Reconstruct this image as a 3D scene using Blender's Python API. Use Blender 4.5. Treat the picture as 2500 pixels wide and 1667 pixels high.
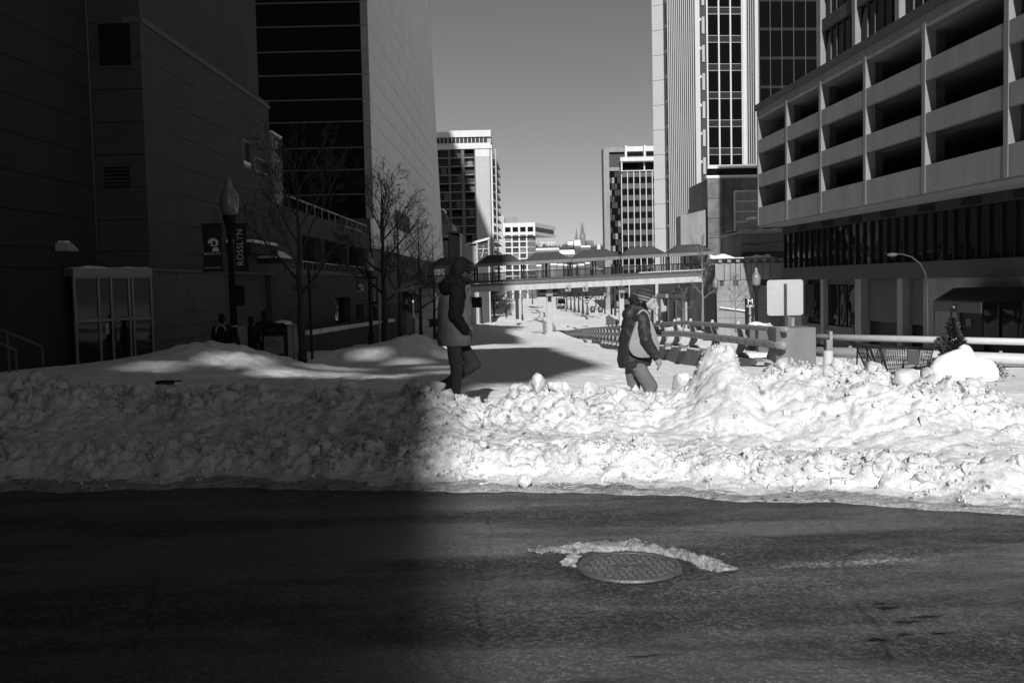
import bpy, bmesh, math, random
import numpy as np
from mathutils import Vector, Matrix

random.seed(7)
RNG = np.random.default_rng(7)
scene = bpy.context.scene
for o in list(bpy.data.objects):
    bpy.data.objects.remove(o)
COL = scene.collection

# ---------------------------------------------------------------- camera
FPX = 2430.0                       # focal length in photograph pixels (35 mm lens on a 36 mm wide frame)
CX, CY = 1250.0, 833.5
PITCH, ROLL = math.radians(3.37), 0.022
CAM = Vector((0.0, 0.0, 1.65))
fwd = Vector((0, math.cos(PITCH), -math.sin(PITCH)))
up0 = Vector((0, math.sin(PITCH), math.cos(PITCH)))
r0 = Vector((1, 0, 0))
rt = r0 * math.cos(ROLL) - up0 * math.sin(ROLL)
upv = up0 * math.cos(ROLL) + r0 * math.sin(ROLL)
cam_data = bpy.data.cameras.new("camera")
cam = bpy.data.objects.new("camera", cam_data)
COL.objects.link(cam)
cam_data.sensor_fit = 'HORIZONTAL'
cam_data.sensor_width = 36.0
cam_data.lens = FPX / 2500.0 * 36.0
cam_data.clip_start = 0.1
cam_data.clip_end = 6000.0
cam.matrix_world = Matrix((
    (rt.x, upv.x, -fwd.x, CAM.x),
    (rt.y, upv.y, -fwd.y, CAM.y),
    (rt.z, upv.z, -fwd.z, CAM.z),
    (0, 0, 0, 1)))
scene.camera = cam

# ---------------------------------------------------------------- world, sun, exposure
SUN_TAN = 0.5                      # tangent of the sun's elevation
SUN_LX = 0.045                     # sideways drift of the light per metre away from the viewer
sun_dir = Vector((SUN_LX, 1.0, -SUN_TAN)).normalized()
world = bpy.data.worlds.new("World")
scene.world = world
world.use_nodes = True
wn, wl = world.node_tree.nodes, world.node_tree.links
wn.clear()
sky = wn.new('ShaderNodeTexSky')
sky.sky_type = 'NISHITA'
sky.sun_disc = False
sky.sun_elevation = math.atan(SUN_TAN)
sky.sun_rotation = math.radians(180) + math.atan(SUN_LX)
sky.altitude = 50
sky.air_density = 1.0
sky.dust_density = 0.25
sky.ozone_density = 1.0
sep = wn.new('ShaderNodeSeparateColor')         # black-and-white film: a tone of the sky's red and green light
comb = wn.new('ShaderNodeMath'); comb.operation = 'MULTIPLY_ADD'
comb.inputs[1].default_value = 0.80
g2 = wn.new('ShaderNodeMath'); g2.operation = 'MULTIPLY'; g2.inputs[1].default_value = 0.20
bg = wn.new('ShaderNodeBackground'); bg.inputs['Strength'].default_value = 0.05
wo = wn.new('ShaderNodeOutputWorld')
wl.new(sky.outputs[0], sep.inputs[0])
wl.new(sep.outputs[1], g2.inputs[0])
wl.new(sep.outputs[0], comb.inputs[0])
wl.new(g2.outputs[0], comb.inputs[2])
wl.new(comb.outputs[0], bg.inputs['Color'])
wl.new(bg.outputs[0], wo.inputs['Surface'])

sun_data = bpy.data.lights.new("sun", 'SUN')
sun_data.energy = 4.9
sun_data.angle = math.radians(0.53)
sun_data.color = (1.0, 1.0, 1.0)
sun = bpy.data.objects.new("sun", sun_data)
COL.objects.link(sun)
sun.location = (0, -60, 60)
sun.rotation_euler = sun_dir.to_track_quat('-Z', 'Y').to_euler()

vs = scene.view_settings
vs.view_transform = 'Standard'
vs.look = 'None'
vs.exposure = 0.2
vs.gamma = 1.0
vs.use_curve_mapping = False
try:
    scene.cycles.max_bounces = 6
    scene.cycles.diffuse_bounces = 4
    scene.cycles.glossy_bounces = 3
    scene.cycles.transparent_max_bounces = 6
    scene.cycles.use_denoising = True
except Exception:
    pass

# ---------------------------------------------------------------- geometry of the view
def ray(px, py):
    return fwd * FPX + rt * (px - CX) + upv * (CY - py)

def P(px, py, Y):
    """the point at distance Y along the street that the photograph shows at (px, py)"""
    r = ray(px, py)
    return CAM + r * (Y / r.y)

def onground(px, py, z=0.0):
    r = ray(px, py)
    return CAM + r * ((z - CAM.z) / r.z)

# ---------------------------------------------------------------- mesh building helpers
class MB:
    def __init__(self):
        self.v, self.f = [], []

    def add(self, verts, faces):
        n = len(self.v)
        self.v += [tuple(p) for p in verts]
        self.f += [tuple(i + n for i in q) for q in faces]
        return self

    def hexa(self, p):
        return self.add(p, [(3, 2, 1, 0), (4, 5, 6, 7), (0, 1, 5, 4), (1, 2, 6, 5), (2, 3, 7, 6), (3, 0, 4, 7)])

    def box(self, x0, x1, y0, y1, z0, z1):
        if x1 < x0: x0, x1 = x1, x0
        if y1 < y0: y0, y1 = y1, y0
        if z1 < z0: z0, z1 = z1, z0
        return self.hexa([(x0, y0, z0), (x1, y0, z0), (x1, y1, z0), (x0, y1, z0),
                          (x0, y0, z1), (x1, y0, z1), (x1, y1, z1), (x0, y1, z1)])

    def tube(self, pts, r, seg=8, caps=True, flat=None):
        pts = [Vector(p) for p in pts]
        n = len(pts)
        rs = list(r) if hasattr(r, '__len__') else [r] * n
        rings = []
        ref = None
        for i in range(n):
            t = (pts[min(i + 1, n - 1)] - pts[max(i - 1, 0)])
            t = t.normalized() if t.length > 1e-9 else Vector((0, 0, 1))
            if ref is None:
                a = Vector((0, 0, 1)) if abs(t.z) < 0.9 else Vector((1, 0, 0))
                ref = (a - t * a.dot(t)).normalized()
            else:
                ref = ref - t * ref.dot(t)
                ref = ref.normalized() if ref.length > 1e-6 else t.orthogonal().normalized()
            b = t.cross(ref)
            rings.append([pts[i] + (ref * math.cos(k * 2 * math.pi / seg) + b * math.sin(k * 2 * math.pi / seg)) * rs[i] for k in range(seg)])
        vs_, fs_ = [], []
        for rg in rings:
            vs_ += rg
        for i in range(n - 1):
            for k in range(seg):
                k2 = (k + 1) % seg
                fs_.append((i * seg + k, i * seg + k2, (i + 1) * seg + k2, (i + 1) * seg + k))
        if caps:
            fs_.append(tuple(range(seg - 1, -1, -1)))
            fs_.append(tuple((n - 1) * seg + k for k in range(seg)))
        return self.add(vs_, fs_)

    def lathe(self, prof, seg=20, c=(0, 0, 0), caps=True):
        vs_, fs_ = [], []
        for (r, z) in prof:
            for k in range(seg):
                a = 2 * math.pi * k / seg
                vs_.append((c[0] + r * math.cos(a), c[1] + r * math.sin(a), c[2] + z))
        n = len(prof)
        for i in range(n - 1):
            for k in range(seg):
                k2 = (k + 1) % seg
                fs_.append((i * seg + k, i * seg + k2, (i + 1) * seg + k2, (i + 1) * seg + k))
        if caps:
            fs_.append(tuple(range(seg - 1, -1, -1)))
            fs_.append(tuple((n - 1) * seg + k for k in range(seg)))
        return self.add(vs_, fs_)

    def prism(self, poly, y0, y1):
        """polygon in local x,z pushed along y (poly anticlockwise seen from -y)"""
        n = len(poly)
        vs_ = [(p[0], y0, p[1]) for p in poly] + [(p[0], y1, p[1]) for p in poly]
        fs_ = [tuple(range(n)), tuple(range(2 * n - 1, n - 1, -1))]
        for k in range(n):
            k2 = (k + 1) % n
            fs_.append((k, n + k, n + k2, k2))
        return self.add(vs_, fs_)

    def plan(self, poly, z0, z1):
        """polygon in plan x,y pushed up from z0 to z1"""
        n = len(poly)
        vs_ = [(p[0], p[1], z0) for p in poly] + [(p[0], p[1], z1) for p in poly]
        fs_ = [tuple(range(n - 1, -1, -1)), tuple(range(n, 2 * n))]
        for k in range(n):
            k2 = (k + 1) % n
            fs_.append((k, k2, n + k2, n + k))
        return self.add(vs_, fs_)

    def mesh(self, name, smooth=False, fix=True):
        me = bpy.data.meshes.new(name)
        me.from_pydata(self.v, [], self.f)
        me.update()
        if fix:
            bm = bmesh.new(); bm.from_mesh(me)
            bmesh.ops.recalc_face_normals(bm, faces=bm.faces)
            bm.to_mesh(me); bm.free()
        if smooth:
            me.polygons.foreach_set('use_smooth', [True] * len(me.polygons))
        return me

    def build(self, name, mat, parent=None, smooth=False, bevel=0.0, loc=None, rotz=0.0, fix=True):
        o = obj(name, self.mesh(name, smooth, fix), mat, parent)
        if loc is not None:
            o.location = loc
        if rotz:
            o.rotation_euler.z = rotz
        if bevel > 0:
            m = o.modifiers.new('edge', 'BEVEL'); m.width = bevel; m.segments = 2; m.limit_method = 'ANGLE'
        return o


def obj(name, me, mat=None, parent=None):
    o = bpy.data.objects.new(name, me)
    COL.objects.link(o)
    if mat is not None and me is not None:
        if len(me.materials) == 0:
            me.materials.append(mat)
    if parent is not None:
        o.parent = parent
    return o

def empty(name, loc=(0, 0, 0), rz=0.0):
    o = bpy.data.objects.new(name, None)
    COL.objects.link(o)
    o.location = loc
    o.rotation_euler = (0, 0, rz)
    o.empty_display_size = 0.2
    return o

def tag(o, label, cat, group=None):
    o['label'] = label
    o['category'] = cat
    if group:
        o['group'] = group
    return o

def thing(name, label, cat, loc=(0, 0, 0), rz=0.0, group=None):
    return tag(empty(name, loc, rz), label, cat, group)

def structure(o):
    o['kind'] = 'structure'
    return o

def stuff(o, label=None, cat=None):
    o['kind'] = 'stuff'
    if label:
        o['label'] = label
    if cat:
        o['category'] = cat
    return o

def copy_tree(o, parent=None):
    c = o.copy()
    COL.objects.link(c)
    c.parent = parent
    for ch in list(o.children):
        copy_tree(ch, c)
    return c

def inst(name, me, mat, parent, loc, rot=(0, 0, 0), sc=(1, 1, 1)):
    o = obj(name, me, mat, parent)
    o.location = loc
    o.rotation_euler = rot
    o.scale = sc
    return o

class Frame:
    """a facade: local +x runs left to right as seen from outside, local -y points outwards, z up from 0"""
    def __init__(self, name, label, cat, p0, u, z0=0.0, group=None, kind=None):
        self.u = Vector((u[0], u[1])).normalized()
        self.n = Vector((self.u.y, -self.u.x))
        self.p0 = Vector((p0[0], p0[1]))
        self.z0 = z0
        self.o = thing(name, label, cat, (p0[0], p0[1], z0), math.atan2(self.u.y, self.u.x), group)

    def at(self, px, py, inset=0.0):
        r = ray(px, py)
        q = self.p0 - self.n * inset
        d = (q.x - CAM.x) * self.n.x + (q.y - CAM.y) * self.n.y
        k = d / (r.x * self.n.x + r.y * self.n.y)
        w = CAM + r * k
        return ((w.x - q.x) * self.u.x + (w.y - q.y) * self.u.y, w.z - self.z0)

    def s(self, px, py=690, inset=0.0):
        return self.at(px, py, inset)[0]

    def z(self, px, py, inset=0.0):
        return self.at(px, py, inset)[1]

# ---------------------------------------------------------------- noise (numpy)
def _hash(ix, iy, seed):
    h = (ix.astype(np.int64) * 374761393 + iy.astype(np.int64) * 668265263 + seed * 974711) & 0x7fffffff
    h = ((h ^ (h >> 13)) * 1274126177) & 0x7fffffff
    return ((h ^ (h >> 16)) & 0xffff) / 65535.0

def vnoise(x, y, seed=0):
    ix, iy = np.floor(x), np.floor(y)
    fx, fy = x - ix, y - iy
    fx = fx * fx * (3 - 2 * fx); fy = fy * fy * (3 - 2 * fy)
    a = _hash(ix, iy, seed); b = _hash(ix + 1, iy, seed)
    c = _hash(ix, iy + 1, seed); d = _hash(ix + 1, iy + 1, seed)
    return (a * (1 - fx) + b * fx) * (1 - fy) + (c * (1 - fx) + d * fx) * fy

def fbm(x, y, seed=0, octv=4):
    t, a = 0.0, 0.5
    for i in range(octv):
        t = t + a * vnoise(x * 2 ** i + 13.7 * i, y * 2 ** i + 7.1 * i, seed + i)
        a *= 0.5
    return t

def worley(x, y, seed=0):
    """returns distance to nearest point, distance to second, id of nearest"""
    ix, iy = np.floor(x), np.floor(y)
    f1 = np.full(x.shape, 9.0); f2 = np.full(x.shape, 9.0); idn = np.zeros(x.shape)
    for dx in (-1, 0, 1):
        for dy in (-1, 0, 1):
            cx, cy = ix + dx, iy + dy
            jx = cx + 0.1 + 0.8 * _hash(cx, cy, seed); jy = cy + 0.1 + 0.8 * _hash(cx, cy, seed + 51)
            d = np.sqrt((x - jx) ** 2 + (y - jy) ** 2)
            hid = _hash(cx, cy, seed + 77)
            closer = d < f1
            f2 = np.where(closer, f1, np.minimum(f2, d))
            idn = np.where(closer, hid, idn)
            f1 = np.where(closer, d, f1)
    return f1, f2, idn

def sm(a, b, x):
    t = np.clip((x - a) / (b - a), 0, 1)
    return t * t * (3 - 2 * t)

def grid_mesh(name, X, Y, Z):
    ny, nx = X.shape
    co = np.stack([X, Y, Z], -1).reshape(-1, 3)
    i = np.arange((ny - 1) * (nx - 1))
    r, c = i // (nx - 1), i % (nx - 1)
    a = r * nx + c
    q = np.stack([a, a + 1, a + nx + 1, a + nx], -1).astype(np.int32)
    me = bpy.data.meshes.new(name)
    me.vertices.add(len(co)); me.vertices.foreach_set('co', co.astype(np.float32).ravel())
    me.loops.add(q.size); me.loops.foreach_set('vertex_index', q.ravel())
    me.polygons.add(len(q))
    me.polygons.foreach_set('loop_start', np.arange(0, q.size, 4, dtype=np.int32))
    me.polygons.foreach_set('loop_total', np.full(len(q), 4, dtype=np.int32))
    me.polygons.foreach_set('use_smooth', np.ones(len(q), dtype=bool))
    me.update(calc_edges=True); me.validate()
    return me

def text_mesh(body, size, depth=0.004, align='CENTER', space=1.0):
    cu = bpy.data.curves.new('lettering', 'FONT')
    cu.body = body; cu.size = size; cu.extrude = depth
    cu.align_x = align; cu.align_y = 'CENTER'; cu.space_character = space
    cu.resolution_u = 3
    t = bpy.data.objects.new('lettering', cu)
    COL.objects.link(t)
    dg = bpy.context.evaluated_depsgraph_get()
    me = bpy.data.meshes.new_from_object(t.evaluated_get(dg))
    bpy.data.objects.remove(t)
    bpy.data.curves.remove(cu)
    me.name = 'lettering'
    return me

# ---------------------------------------------------------------- materials (all tones of grey: the photograph is black and white)
def mk(name, c, rough=0.85, var=0.12, scale=2.0, streak=0.0, sscale=1.2, bump=0.0, bscale=40.0, metal=0.0, spec=0.3, fine=0.0, fscale=60.0, dark=None):
    m = bpy.data.materials.new(name)
    m.use_nodes = True
    n, l = m.node_tree.nodes, m.node_tree.links
    b = n['Principled BSDF']
    b.inputs['Roughness'].default_value = rough
    b.inputs['Metallic'].default_value = metal
    b.inputs['Specular IOR Level'].default_value = spec
    tc = n.new('ShaderNodeNewGeometry')
    val = None
    def noise(sc, det, mapscale=None):
        nz = n.new('ShaderNodeTexNoise')
        nz.inputs['Scale'].default_value = sc
        nz.inputs['Detail'].default_value = det
        if mapscale:
            mp = n.new('ShaderNodeMapping'); mp.inputs['Scale'].default_value = mapscale
            l.new(tc.outputs['Position'], mp.inputs[0]); l.new(mp.outputs[0], nz.inputs['Vector'])
        else:
            l.new(tc.outputs['Position'], nz.inputs['Vector'])
        return nz.outputs['Fac']
    def scaled(sock, amount):
        r = n.new('ShaderNodeMapRange')
        r.inputs[1].default_value = 0.25; r.inputs[2].default_value = 0.75
        r.inputs[3].default_value = 1 - amount; r.inputs[4].default_value = 1 + amount
        l.new(sock, r.inputs[0]); return r.outputs[0]
    terms = []
    if var: terms.append(scaled(noise(scale, 5), var))
    if streak: terms.append(scaled(noise(sscale, 4, (1, 1, 0.07)), streak))
    if fine: terms.append(scaled(noise(fscale, 2), fine))
    cur = None
    for t in terms:
        if cur is None: cur = t
        else:
            mu = n.new('ShaderNodeMath'); mu.operation = 'MULTIPLY'
            l.new(cur, mu.inputs[0]); l.new(t, mu.inputs[1]); cur = mu.outputs[0]
    if cur is None:
        b.inputs['Base Color'].default_value = (c, c, c, 1)
    else:
        mu = n.new('ShaderNodeMath'); mu.operation = 'MULTIPLY'; mu.inputs[1].default_value = c; mu.use_clamp = True
        l.new(cur, mu.inputs[0]); l.new(mu.outputs[0], b.inputs['Base Color'])
    if bump:
        bp = n.new('ShaderNodeBump'); bp.inputs['Strength'].default_value = bump; bp.inputs['Distance'].default_value = 0.02
        l.new(noise(bscale, 4), bp.inputs['Height']); l.new(bp.outputs[0], b.inputs['Normal'])
    return m

def mk_glass(name, c=0.006, rough=0.03, wob=0.12, wscale=0.30, spec=0.07):
    m = bpy.data.materials.new(name)
    m.use_nodes = True
    n, l = m.node_tree.nodes, m.node_tree.links
    b = n['Principled BSDF']
    b.inputs['Base Color'].default_value = (c, c, c, 1)
    b.inputs['Roughness'].default_value = rough
    b.inputs['Specular IOR Level'].default_value = spec
    tc = n.new('ShaderNodeNewGeometry')
    nz = n.new('ShaderNodeTexNoise'); nz.inputs['Scale'].default_value = wscale; nz.inputs['Detail'].default_value = 1
    l.new(tc.outputs['Position'], nz.inputs['Vector'])
    bp = n.new('ShaderNodeBump'); bp.inputs['Strength'].default_value = wob; bp.inputs['Distance'].default_value = 0.3
    l.new(nz.outputs['Fac'], bp.inputs['Height']); l.new(bp.outputs[0], b.inputs['Normal'])
    return m

def mk_pane(name, tint=0.25, c=0.02):
    """thin clear glass: part see-through, part mirror"""
    m = bpy.data.materials.new(name)
    m.use_nodes = True
    n, l = m.node_tree.nodes, m.node_tree.links
    b = n['Principled BSDF']
    b.inputs['Base Color'].default_value = (c, c, c, 1)
    b.inputs['Roughness'].default_value = 0.05
    t = n.new('ShaderNodeBsdfTransparent'); t.inputs[0].default_value = (tint + .4,) * 3 + (1,)
    mx = n.new('ShaderNodeMixShader'); mx.inputs[0].default_value = 0.5
    l.new(t.outputs[0], mx.inputs[1]); l.new(b.outputs[0], mx.inputs[2])
    l.new(mx.outputs[0], n['Material Output'].inputs['Surface'])
    return m

def mk_snow(name, c=0.86, dirt=0.5, dscale=9.0, patch=1.2, bump=0.5, bscale=22.0, grain=0.05, lo=0.52, hi=0.66, sp=0.7):
    m = bpy.data.materials.new(name)
    m.use_nodes = True
    n, l = m.node_tree.nodes, m.node_tree.links
    b = n['Principled BSDF']
    b.inputs['Roughness'].default_value = 0.75
    b.inputs['Specular IOR Level'].default_value = 0.2
    tc = n.new('ShaderNodeNewGeometry')
    def nz(sc, det, rough=0.55):
        q = n.new('ShaderNodeTexNoise'); q.inputs['Scale'].default_value = sc; q.inputs['Detail'].default_value = det
        q.inputs['Roughness'].default_value = rough
        l.new(tc.outputs['Position'], q.inputs['Vector']); return q.outputs['Fac']
    def rng(s, a, b_, lo, hi):
        r = n.new('ShaderNodeMapRange'); r.inputs[1].default_value = a; r.inputs[2].default_value = b_
        r.inputs[3].default_value = lo; r.inputs[4].default_value = hi; l.new(s, r.inputs[0]); return r.outputs[0]
    def mul(a, b_):
        q = n.new('ShaderNodeMath'); q.operation = 'MULTIPLY'
        l.new(a, q.inputs[0])
        if isinstance(b_, float): q.inputs[1].default_value = b_
        else: l.new(b_, q.inputs[1])
        return q.outputs[0]
    # grit: small dark spots gathered in patches
    vo = n.new('ShaderNodeTexVoronoi'); vo.inputs['Scale'].default_value = dscale; vo.inputs['Randomness'].default_value = 1.0
    l.new(tc.outputs['Position'], vo.inputs['Vector'])
    spots = rng(vo.outputs['Distance'], 0.08, 0.26, 1.0, 0.0)
    vo2 = n.new('ShaderNodeTexVoronoi'); vo2.inputs['Scale'].default_value = dscale * 0.75; vo2.inputs['Randomness'].default_value = 1.0
    l.new(tc.outputs['Position'], vo2.inputs['Vector'])
    sc2 = n.new('ShaderNodeSeparateColor'); l.new(vo2.outputs['Color'], sc2.inputs[0])
    sparse = mul(rng(vo2.outputs['Distance'], 0.06, 0.24, 1.0, 0.0), rng(sc2.outputs[0], sp, sp + 0.05, 0.0, 1.0))
    mask = rng(nz(patch, 3), lo, hi, 0.0, 1.0)
    smear = mul(rng(nz(dscale * 0.6, 6, 0.75), 0.47, 0.66, 0.0, 1.0), mask)
    tot = n.new('ShaderNodeMath'); tot.operation = 'MAXIMUM'
    mx2 = n.new('ShaderNodeMath'); mx2.operation = 'MAXIMUM'
    l.new(mul(spots, mask), mx2.inputs[0]); l.new(mul(sparse, 0.8), mx2.inputs[1])
    l.new(mx2.outputs[0], tot.inputs[0]); l.new(mul(smear, 0.75), tot.inputs[1])
    dk = n.new('ShaderNodeMath'); dk.operation = 'MULTIPLY_ADD'
    l.new(tot.outputs[0], dk.inputs[0]); dk.inputs[1].default_value = -dirt; dk.inputs[2].default_value = 1.0
    base = mul(dk.outputs[0], rng(nz(40, 3), 0.3, 0.7, 1 - grain, 1 + grain))
    base = mul(base, rng(nz(0.9, 3), 0.3, 0.7, 0.93, 1.03))
    base = mul(base, rng(nz(5.5, 6, 0.78), 0.38, 0.62, 0.76, 1.06))
    col = mul(base, float(c))
    l.new(col, b.inputs['Base Color'])
    bp = n.new('ShaderNodeBump'); bp.inputs['Strength'].default_value = bump; bp.inputs['Distance'].default_value = 0.03
    ad = n.new('ShaderNodeMath'); ad.operation = 'ADD'
    l.new(nz(bscale, 5, 0.6), ad.inputs[0]); l.new(mul(nz(bscale * 5, 3), 0.25), ad.inputs[1])
    l.new(ad.outputs[0], bp.inputs['Height']); l.new(bp.outputs[0], b.inputs['Normal'])
    return m

M = {}
M['snow'] = mk_snow('snow', 0.88, dirt=0.12, dscale=5, patch=0.4, bump=0.35, bscale=9)
M['bank'] = mk_snow('bank_snow', 0.62, dirt=0.82, dscale=7, patch=1.1, bump=0.38, bscale=20, grain=0.10, lo=0.44, hi=0.60, sp=0.45)
M['slush'] = mk_snow('slush', 0.36, dirt=0.85, dscale=9, patch=2.5, bump=1.0, bscale=24, grain=0.3, lo=.38, hi=.55)
M['clean'] = mk('clean_snow', 0.76, 0.7, 0.04, 3, bump=0.3, bscale=14, spec=0.2)
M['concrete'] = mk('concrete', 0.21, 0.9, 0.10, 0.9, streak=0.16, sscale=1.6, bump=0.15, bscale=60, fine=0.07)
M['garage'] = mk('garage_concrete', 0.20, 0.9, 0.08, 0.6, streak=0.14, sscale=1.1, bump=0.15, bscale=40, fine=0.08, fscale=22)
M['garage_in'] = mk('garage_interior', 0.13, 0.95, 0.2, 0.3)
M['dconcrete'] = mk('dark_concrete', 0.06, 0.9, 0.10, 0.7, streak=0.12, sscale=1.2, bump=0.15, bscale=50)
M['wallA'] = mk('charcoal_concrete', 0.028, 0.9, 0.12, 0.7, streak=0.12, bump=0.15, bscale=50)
M['stone'] = mk('stone_tile', 0.085, 0.75, 0.14, 1.4, fine=0.06)
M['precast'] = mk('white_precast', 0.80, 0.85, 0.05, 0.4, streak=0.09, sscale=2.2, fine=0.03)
M['white'] = mk('white_paint', 0.47, 0.6, 0.05, 0.8, streak=0.05)
M['offwhite'] = mk('offwhite_paint', 0.33, 0.7, 0.06, 0.8, streak=0.08)
M['metalw'] = mk('pale_metal', 0.42, 0.35, 0.04, 0.5, metal=0.15, spec=0.5)
M['steel'] = mk('grey_steel', 0.2, 0.45, 0.08, 3, metal=0.4, spec=0.5)
M['alu'] = mk('aluminium', 0.34, 0.4, 0.05, 4, metal=0.5, spec=0.5)
M['rail'] = mk('painted_rail', 0.21, 0.5, 0.08, 5, streak=0.05, spec=0.4)
M['railw'] = mk('pale_rail', 0.42, 0.5, 0.06, 5, spec=0.4)
M['black'] = mk('black_paint', 0.012, 0.55, 0.1, 8, spec=0.15)
M['darkgrey'] = mk('dark_grey', 0.045, 0.7, 0.12, 2)
M['midgrey'] = mk('mid_grey', 0.10, 0.8, 0.1, 2)
M['granite'] = mk('granite', 0.115, 0.75, 0.25, 0.35, fine=0.3, fscale=1.2)
M['pier'] = mk('exposed_concrete', 0.15, 0.95, 0.18, 1.4, streak=0.12, sscale=3, fine=0.22, fscale=70, bump=0.4, bscale=60)
M['canopy'] = mk('canopy_fabric', 0.055, 0.8, 0.08, 1.5)
M['fascia'] = mk('canopy_fascia', 0.13, 0.7, 0.08, 1.0)
M['girder'] = mk('girder_concrete', 0.36, 0.85, 0.06, 0.8, streak=0.22, sscale=2.2)
M['glass'] = mk_glass('tower_glass')
M['glass2'] = mk_glass('shop_glass', 0.010, 0.03, 0.14, 0.6, 0.07)
M['glassd'] = mk_glass('dark_glass', 0.004, 0.02, 0.012, 0.3, 0.04)
M['glassl'] = mk_glass('rippled_glass', 0.006, 0.02, 0.40, 0.22, 0.5)
M['glassg'] = mk_glass('grey_glass', 0.05, 0.08, 0.05, 0.5)
M['pane'] = mk_pane('clear_pane')
M['curtain'] = mk('window_blind', 0.16, 0.9, 0.2, 0.3)
M['spandrel'] = mk('spandrel', 0.045, 0.35, 0.12, 0.5, spec=0.5)
M['bark'] = mk('bark', 0.035, 0.9, 0.25, 9, bump=0.5, bscale=40)
M['barkp'] = mk('pale_bark', 0.16, 0.9, 0.25, 9, bump=0.5, bscale=40)
M['twig'] = mk('twigs', 0.04, 0.9, 0.2, 5)
M['twigp'] = mk('pale_twigs', 0.12, 0.9, 0.2, 5)
M['needle'] = mk('needles', 0.045, 0.8, 0.4, 14)
M['brick'] = mk('far_brick', 0.14, 0.9, 0.2, 0.1)
M['iron'] = mk('cast_iron', 0.09, 0.42, 0.25, 20, metal=0.3, spec=0.6, bump=0.3, bscale=90)
M['letter'] = mk('letter_white', 0.62, 0.7, 0.03, 3)
M['banner'] = mk('banner_cloth', 0.02, 0.8, 0.1, 6)
M['bannerg'] = mk('banner_grey', 0.09, 0.8, 0.1, 6)
M['globe'] = mk('lamp_globe', 0.17, 0.2, 0.08, 4, spec=0.6)
M['wood'] = mk('hill_scrub', 0.06, 0.95, 0.35, 0.05)
# ================================================================ ground
def base_h(y):
    t = np.interp(y, [-200, 9, 14, 24, 48, 78, 110, 140, 165, 250, 316, 400, 520, 800, 1400],
                     [0, 0, -.10, -.50, -1.45, -2.8, -4.2, -5.2, -5.5, -6.6, -7.0, -6.0, -6.5, -12, -14])
    return t

def gauss(x, y, cx, cy, sx, sy):
    return np.exp(-((x - cx) / sx) ** 2 - ((y - cy) / sy) ** 2)

def ground(x, y):
    x = np.asarray(x, dtype=float); y = np.asarray(y, dtype=float)
    z = base_h(y)
    z = z + 0.30 * gauss(x, y, -8.6, 20.5, 3.0, 3.2) + 0.52 * gauss(x, y, -6.6, 22.2, 1.7, 1.6)
    z = z + 0.12 * gauss(x, y, -11.5, 15.0, 5.0, 4.0)
    z = z + 0.42 * gauss(x, y, -4.4, 27.5, 1.6, 1.3) + 0.62 * gauss(x, y, -2.75, 28.5, 1.0, 1.5)
    z = z + 0.16 * sm(8.5, 11, y) * (1 - sm(26, 40, y)) * (1 - sm(1.0, 4.0, x))
    # ploughed heaps further down the street
    z = z + 1.0 * gauss(x, y, -3.0, 120, 4.5, 26) + 0.7 * gauss(x, y, -9, 150, 5, 16)
    z = z + 0.9 * gauss(x, y, -2.0, 66, 2.4, 5) + 0.5 * gauss(x, y, 4.0, 82, 1.6, 3.0)
    z = z + 1.1 * gauss(x, y, 6, 215, 12, 18) + 1.0 * gauss(x, y, -12, 205, 9, 22)
    z = z - 0.32 * sm(3.2, 5.6, x) * sm(22, 32, y) * (1 - sm(130, 160, y))
    z = z - 1.15 * sm(7.2, 10.5, x) * sm(21, 40, y) * (1 - sm(80, 120, y))
    far = sm(30, 90, y)
    z = z + (fbm(x * 0.35, y * 0.25, 3, 4) - 0.47) * (0.10 + 0.9 * far)
    z = z + (fbm(x * 1.7, y * 1.7, 9, 3) - 0.44) * 0.06
    return z

def gz(x, y):
    return float(ground(np.array([x]), np.array([y]))[0])

# the snow-covered street and its sidewalks, from the bank down the hill
ys = [7.2]
st = 0.10
while ys[-1] < 1400:
    ys.append(ys[-1] + st)
    if ys[-1] > 30: st *= 1.028
xs = list(np.arange(-16, 14.01, 0.11))
xl, s_ = -16.0, 0.2
left = []
while xl > -400:
    xl -= s_; s_ *= 1.25; left.append(xl)
xr, s_ = xs[-1], 0.2
right = []
while xr < 400:
    xr += s_; s_ *= 1.25; right.append(xr)
xs = np.array(left[::-1] + xs + right)
X, Y = np.meshgrid(xs, np.array(ys))
Z = ground(X, Y)
near = (1 - sm(30, 45, Y))
r0_ = random.Random(77)
# trampled ground: footprints in the walked strip and the cut-up snow on the left
f1, f2, idn = worley(X * 3.2, Y * 2.6, 5)
tr = np.clip(gauss(X, Y, -4.2, 18.0, 3.2, 3.6) + 0.7 * gauss(X, Y, 0.0, 12.6, 5.5, 0.9), 0, 1)
Z -= near * tr * 0.085 * (1 - sm(0.12, 0.42, f1)) * (idn > 0.35)
Z += near * tr * 0.10 * (fbm(X * 5, Y * 5, 31, 4) - 0.46)
rub = near * np.clip(gauss(X, Y, -6.2, 22.2, 1.5, 1.0) + .8 * gauss(X, Y, -2.75, 28.5, .9, 1.3) + .7 * gauss(X, Y, -4.9, 23.6, .8, .8), 0, 1)
g1, g2, gi = worley(X * 3.0, Y * 3.0, 15)
Z += rub * 0.20 * (np.sqrt(np.clip(1 - (g1 / .75) ** 2, 0, 1)) - .4) * (.3 + gi)
for i in range(60):
    fx_, fy_ = -6.0 + i * .21 + r0_.uniform(-.05, .05), 12.0 + (.16 if i % 2 else -.14) + r0_.uniform(-.06, .06)
    Z -= .10 * np.exp(-((X - fx_) / .15) ** 2 - ((Y - fy_) / .10) ** 2)
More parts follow.
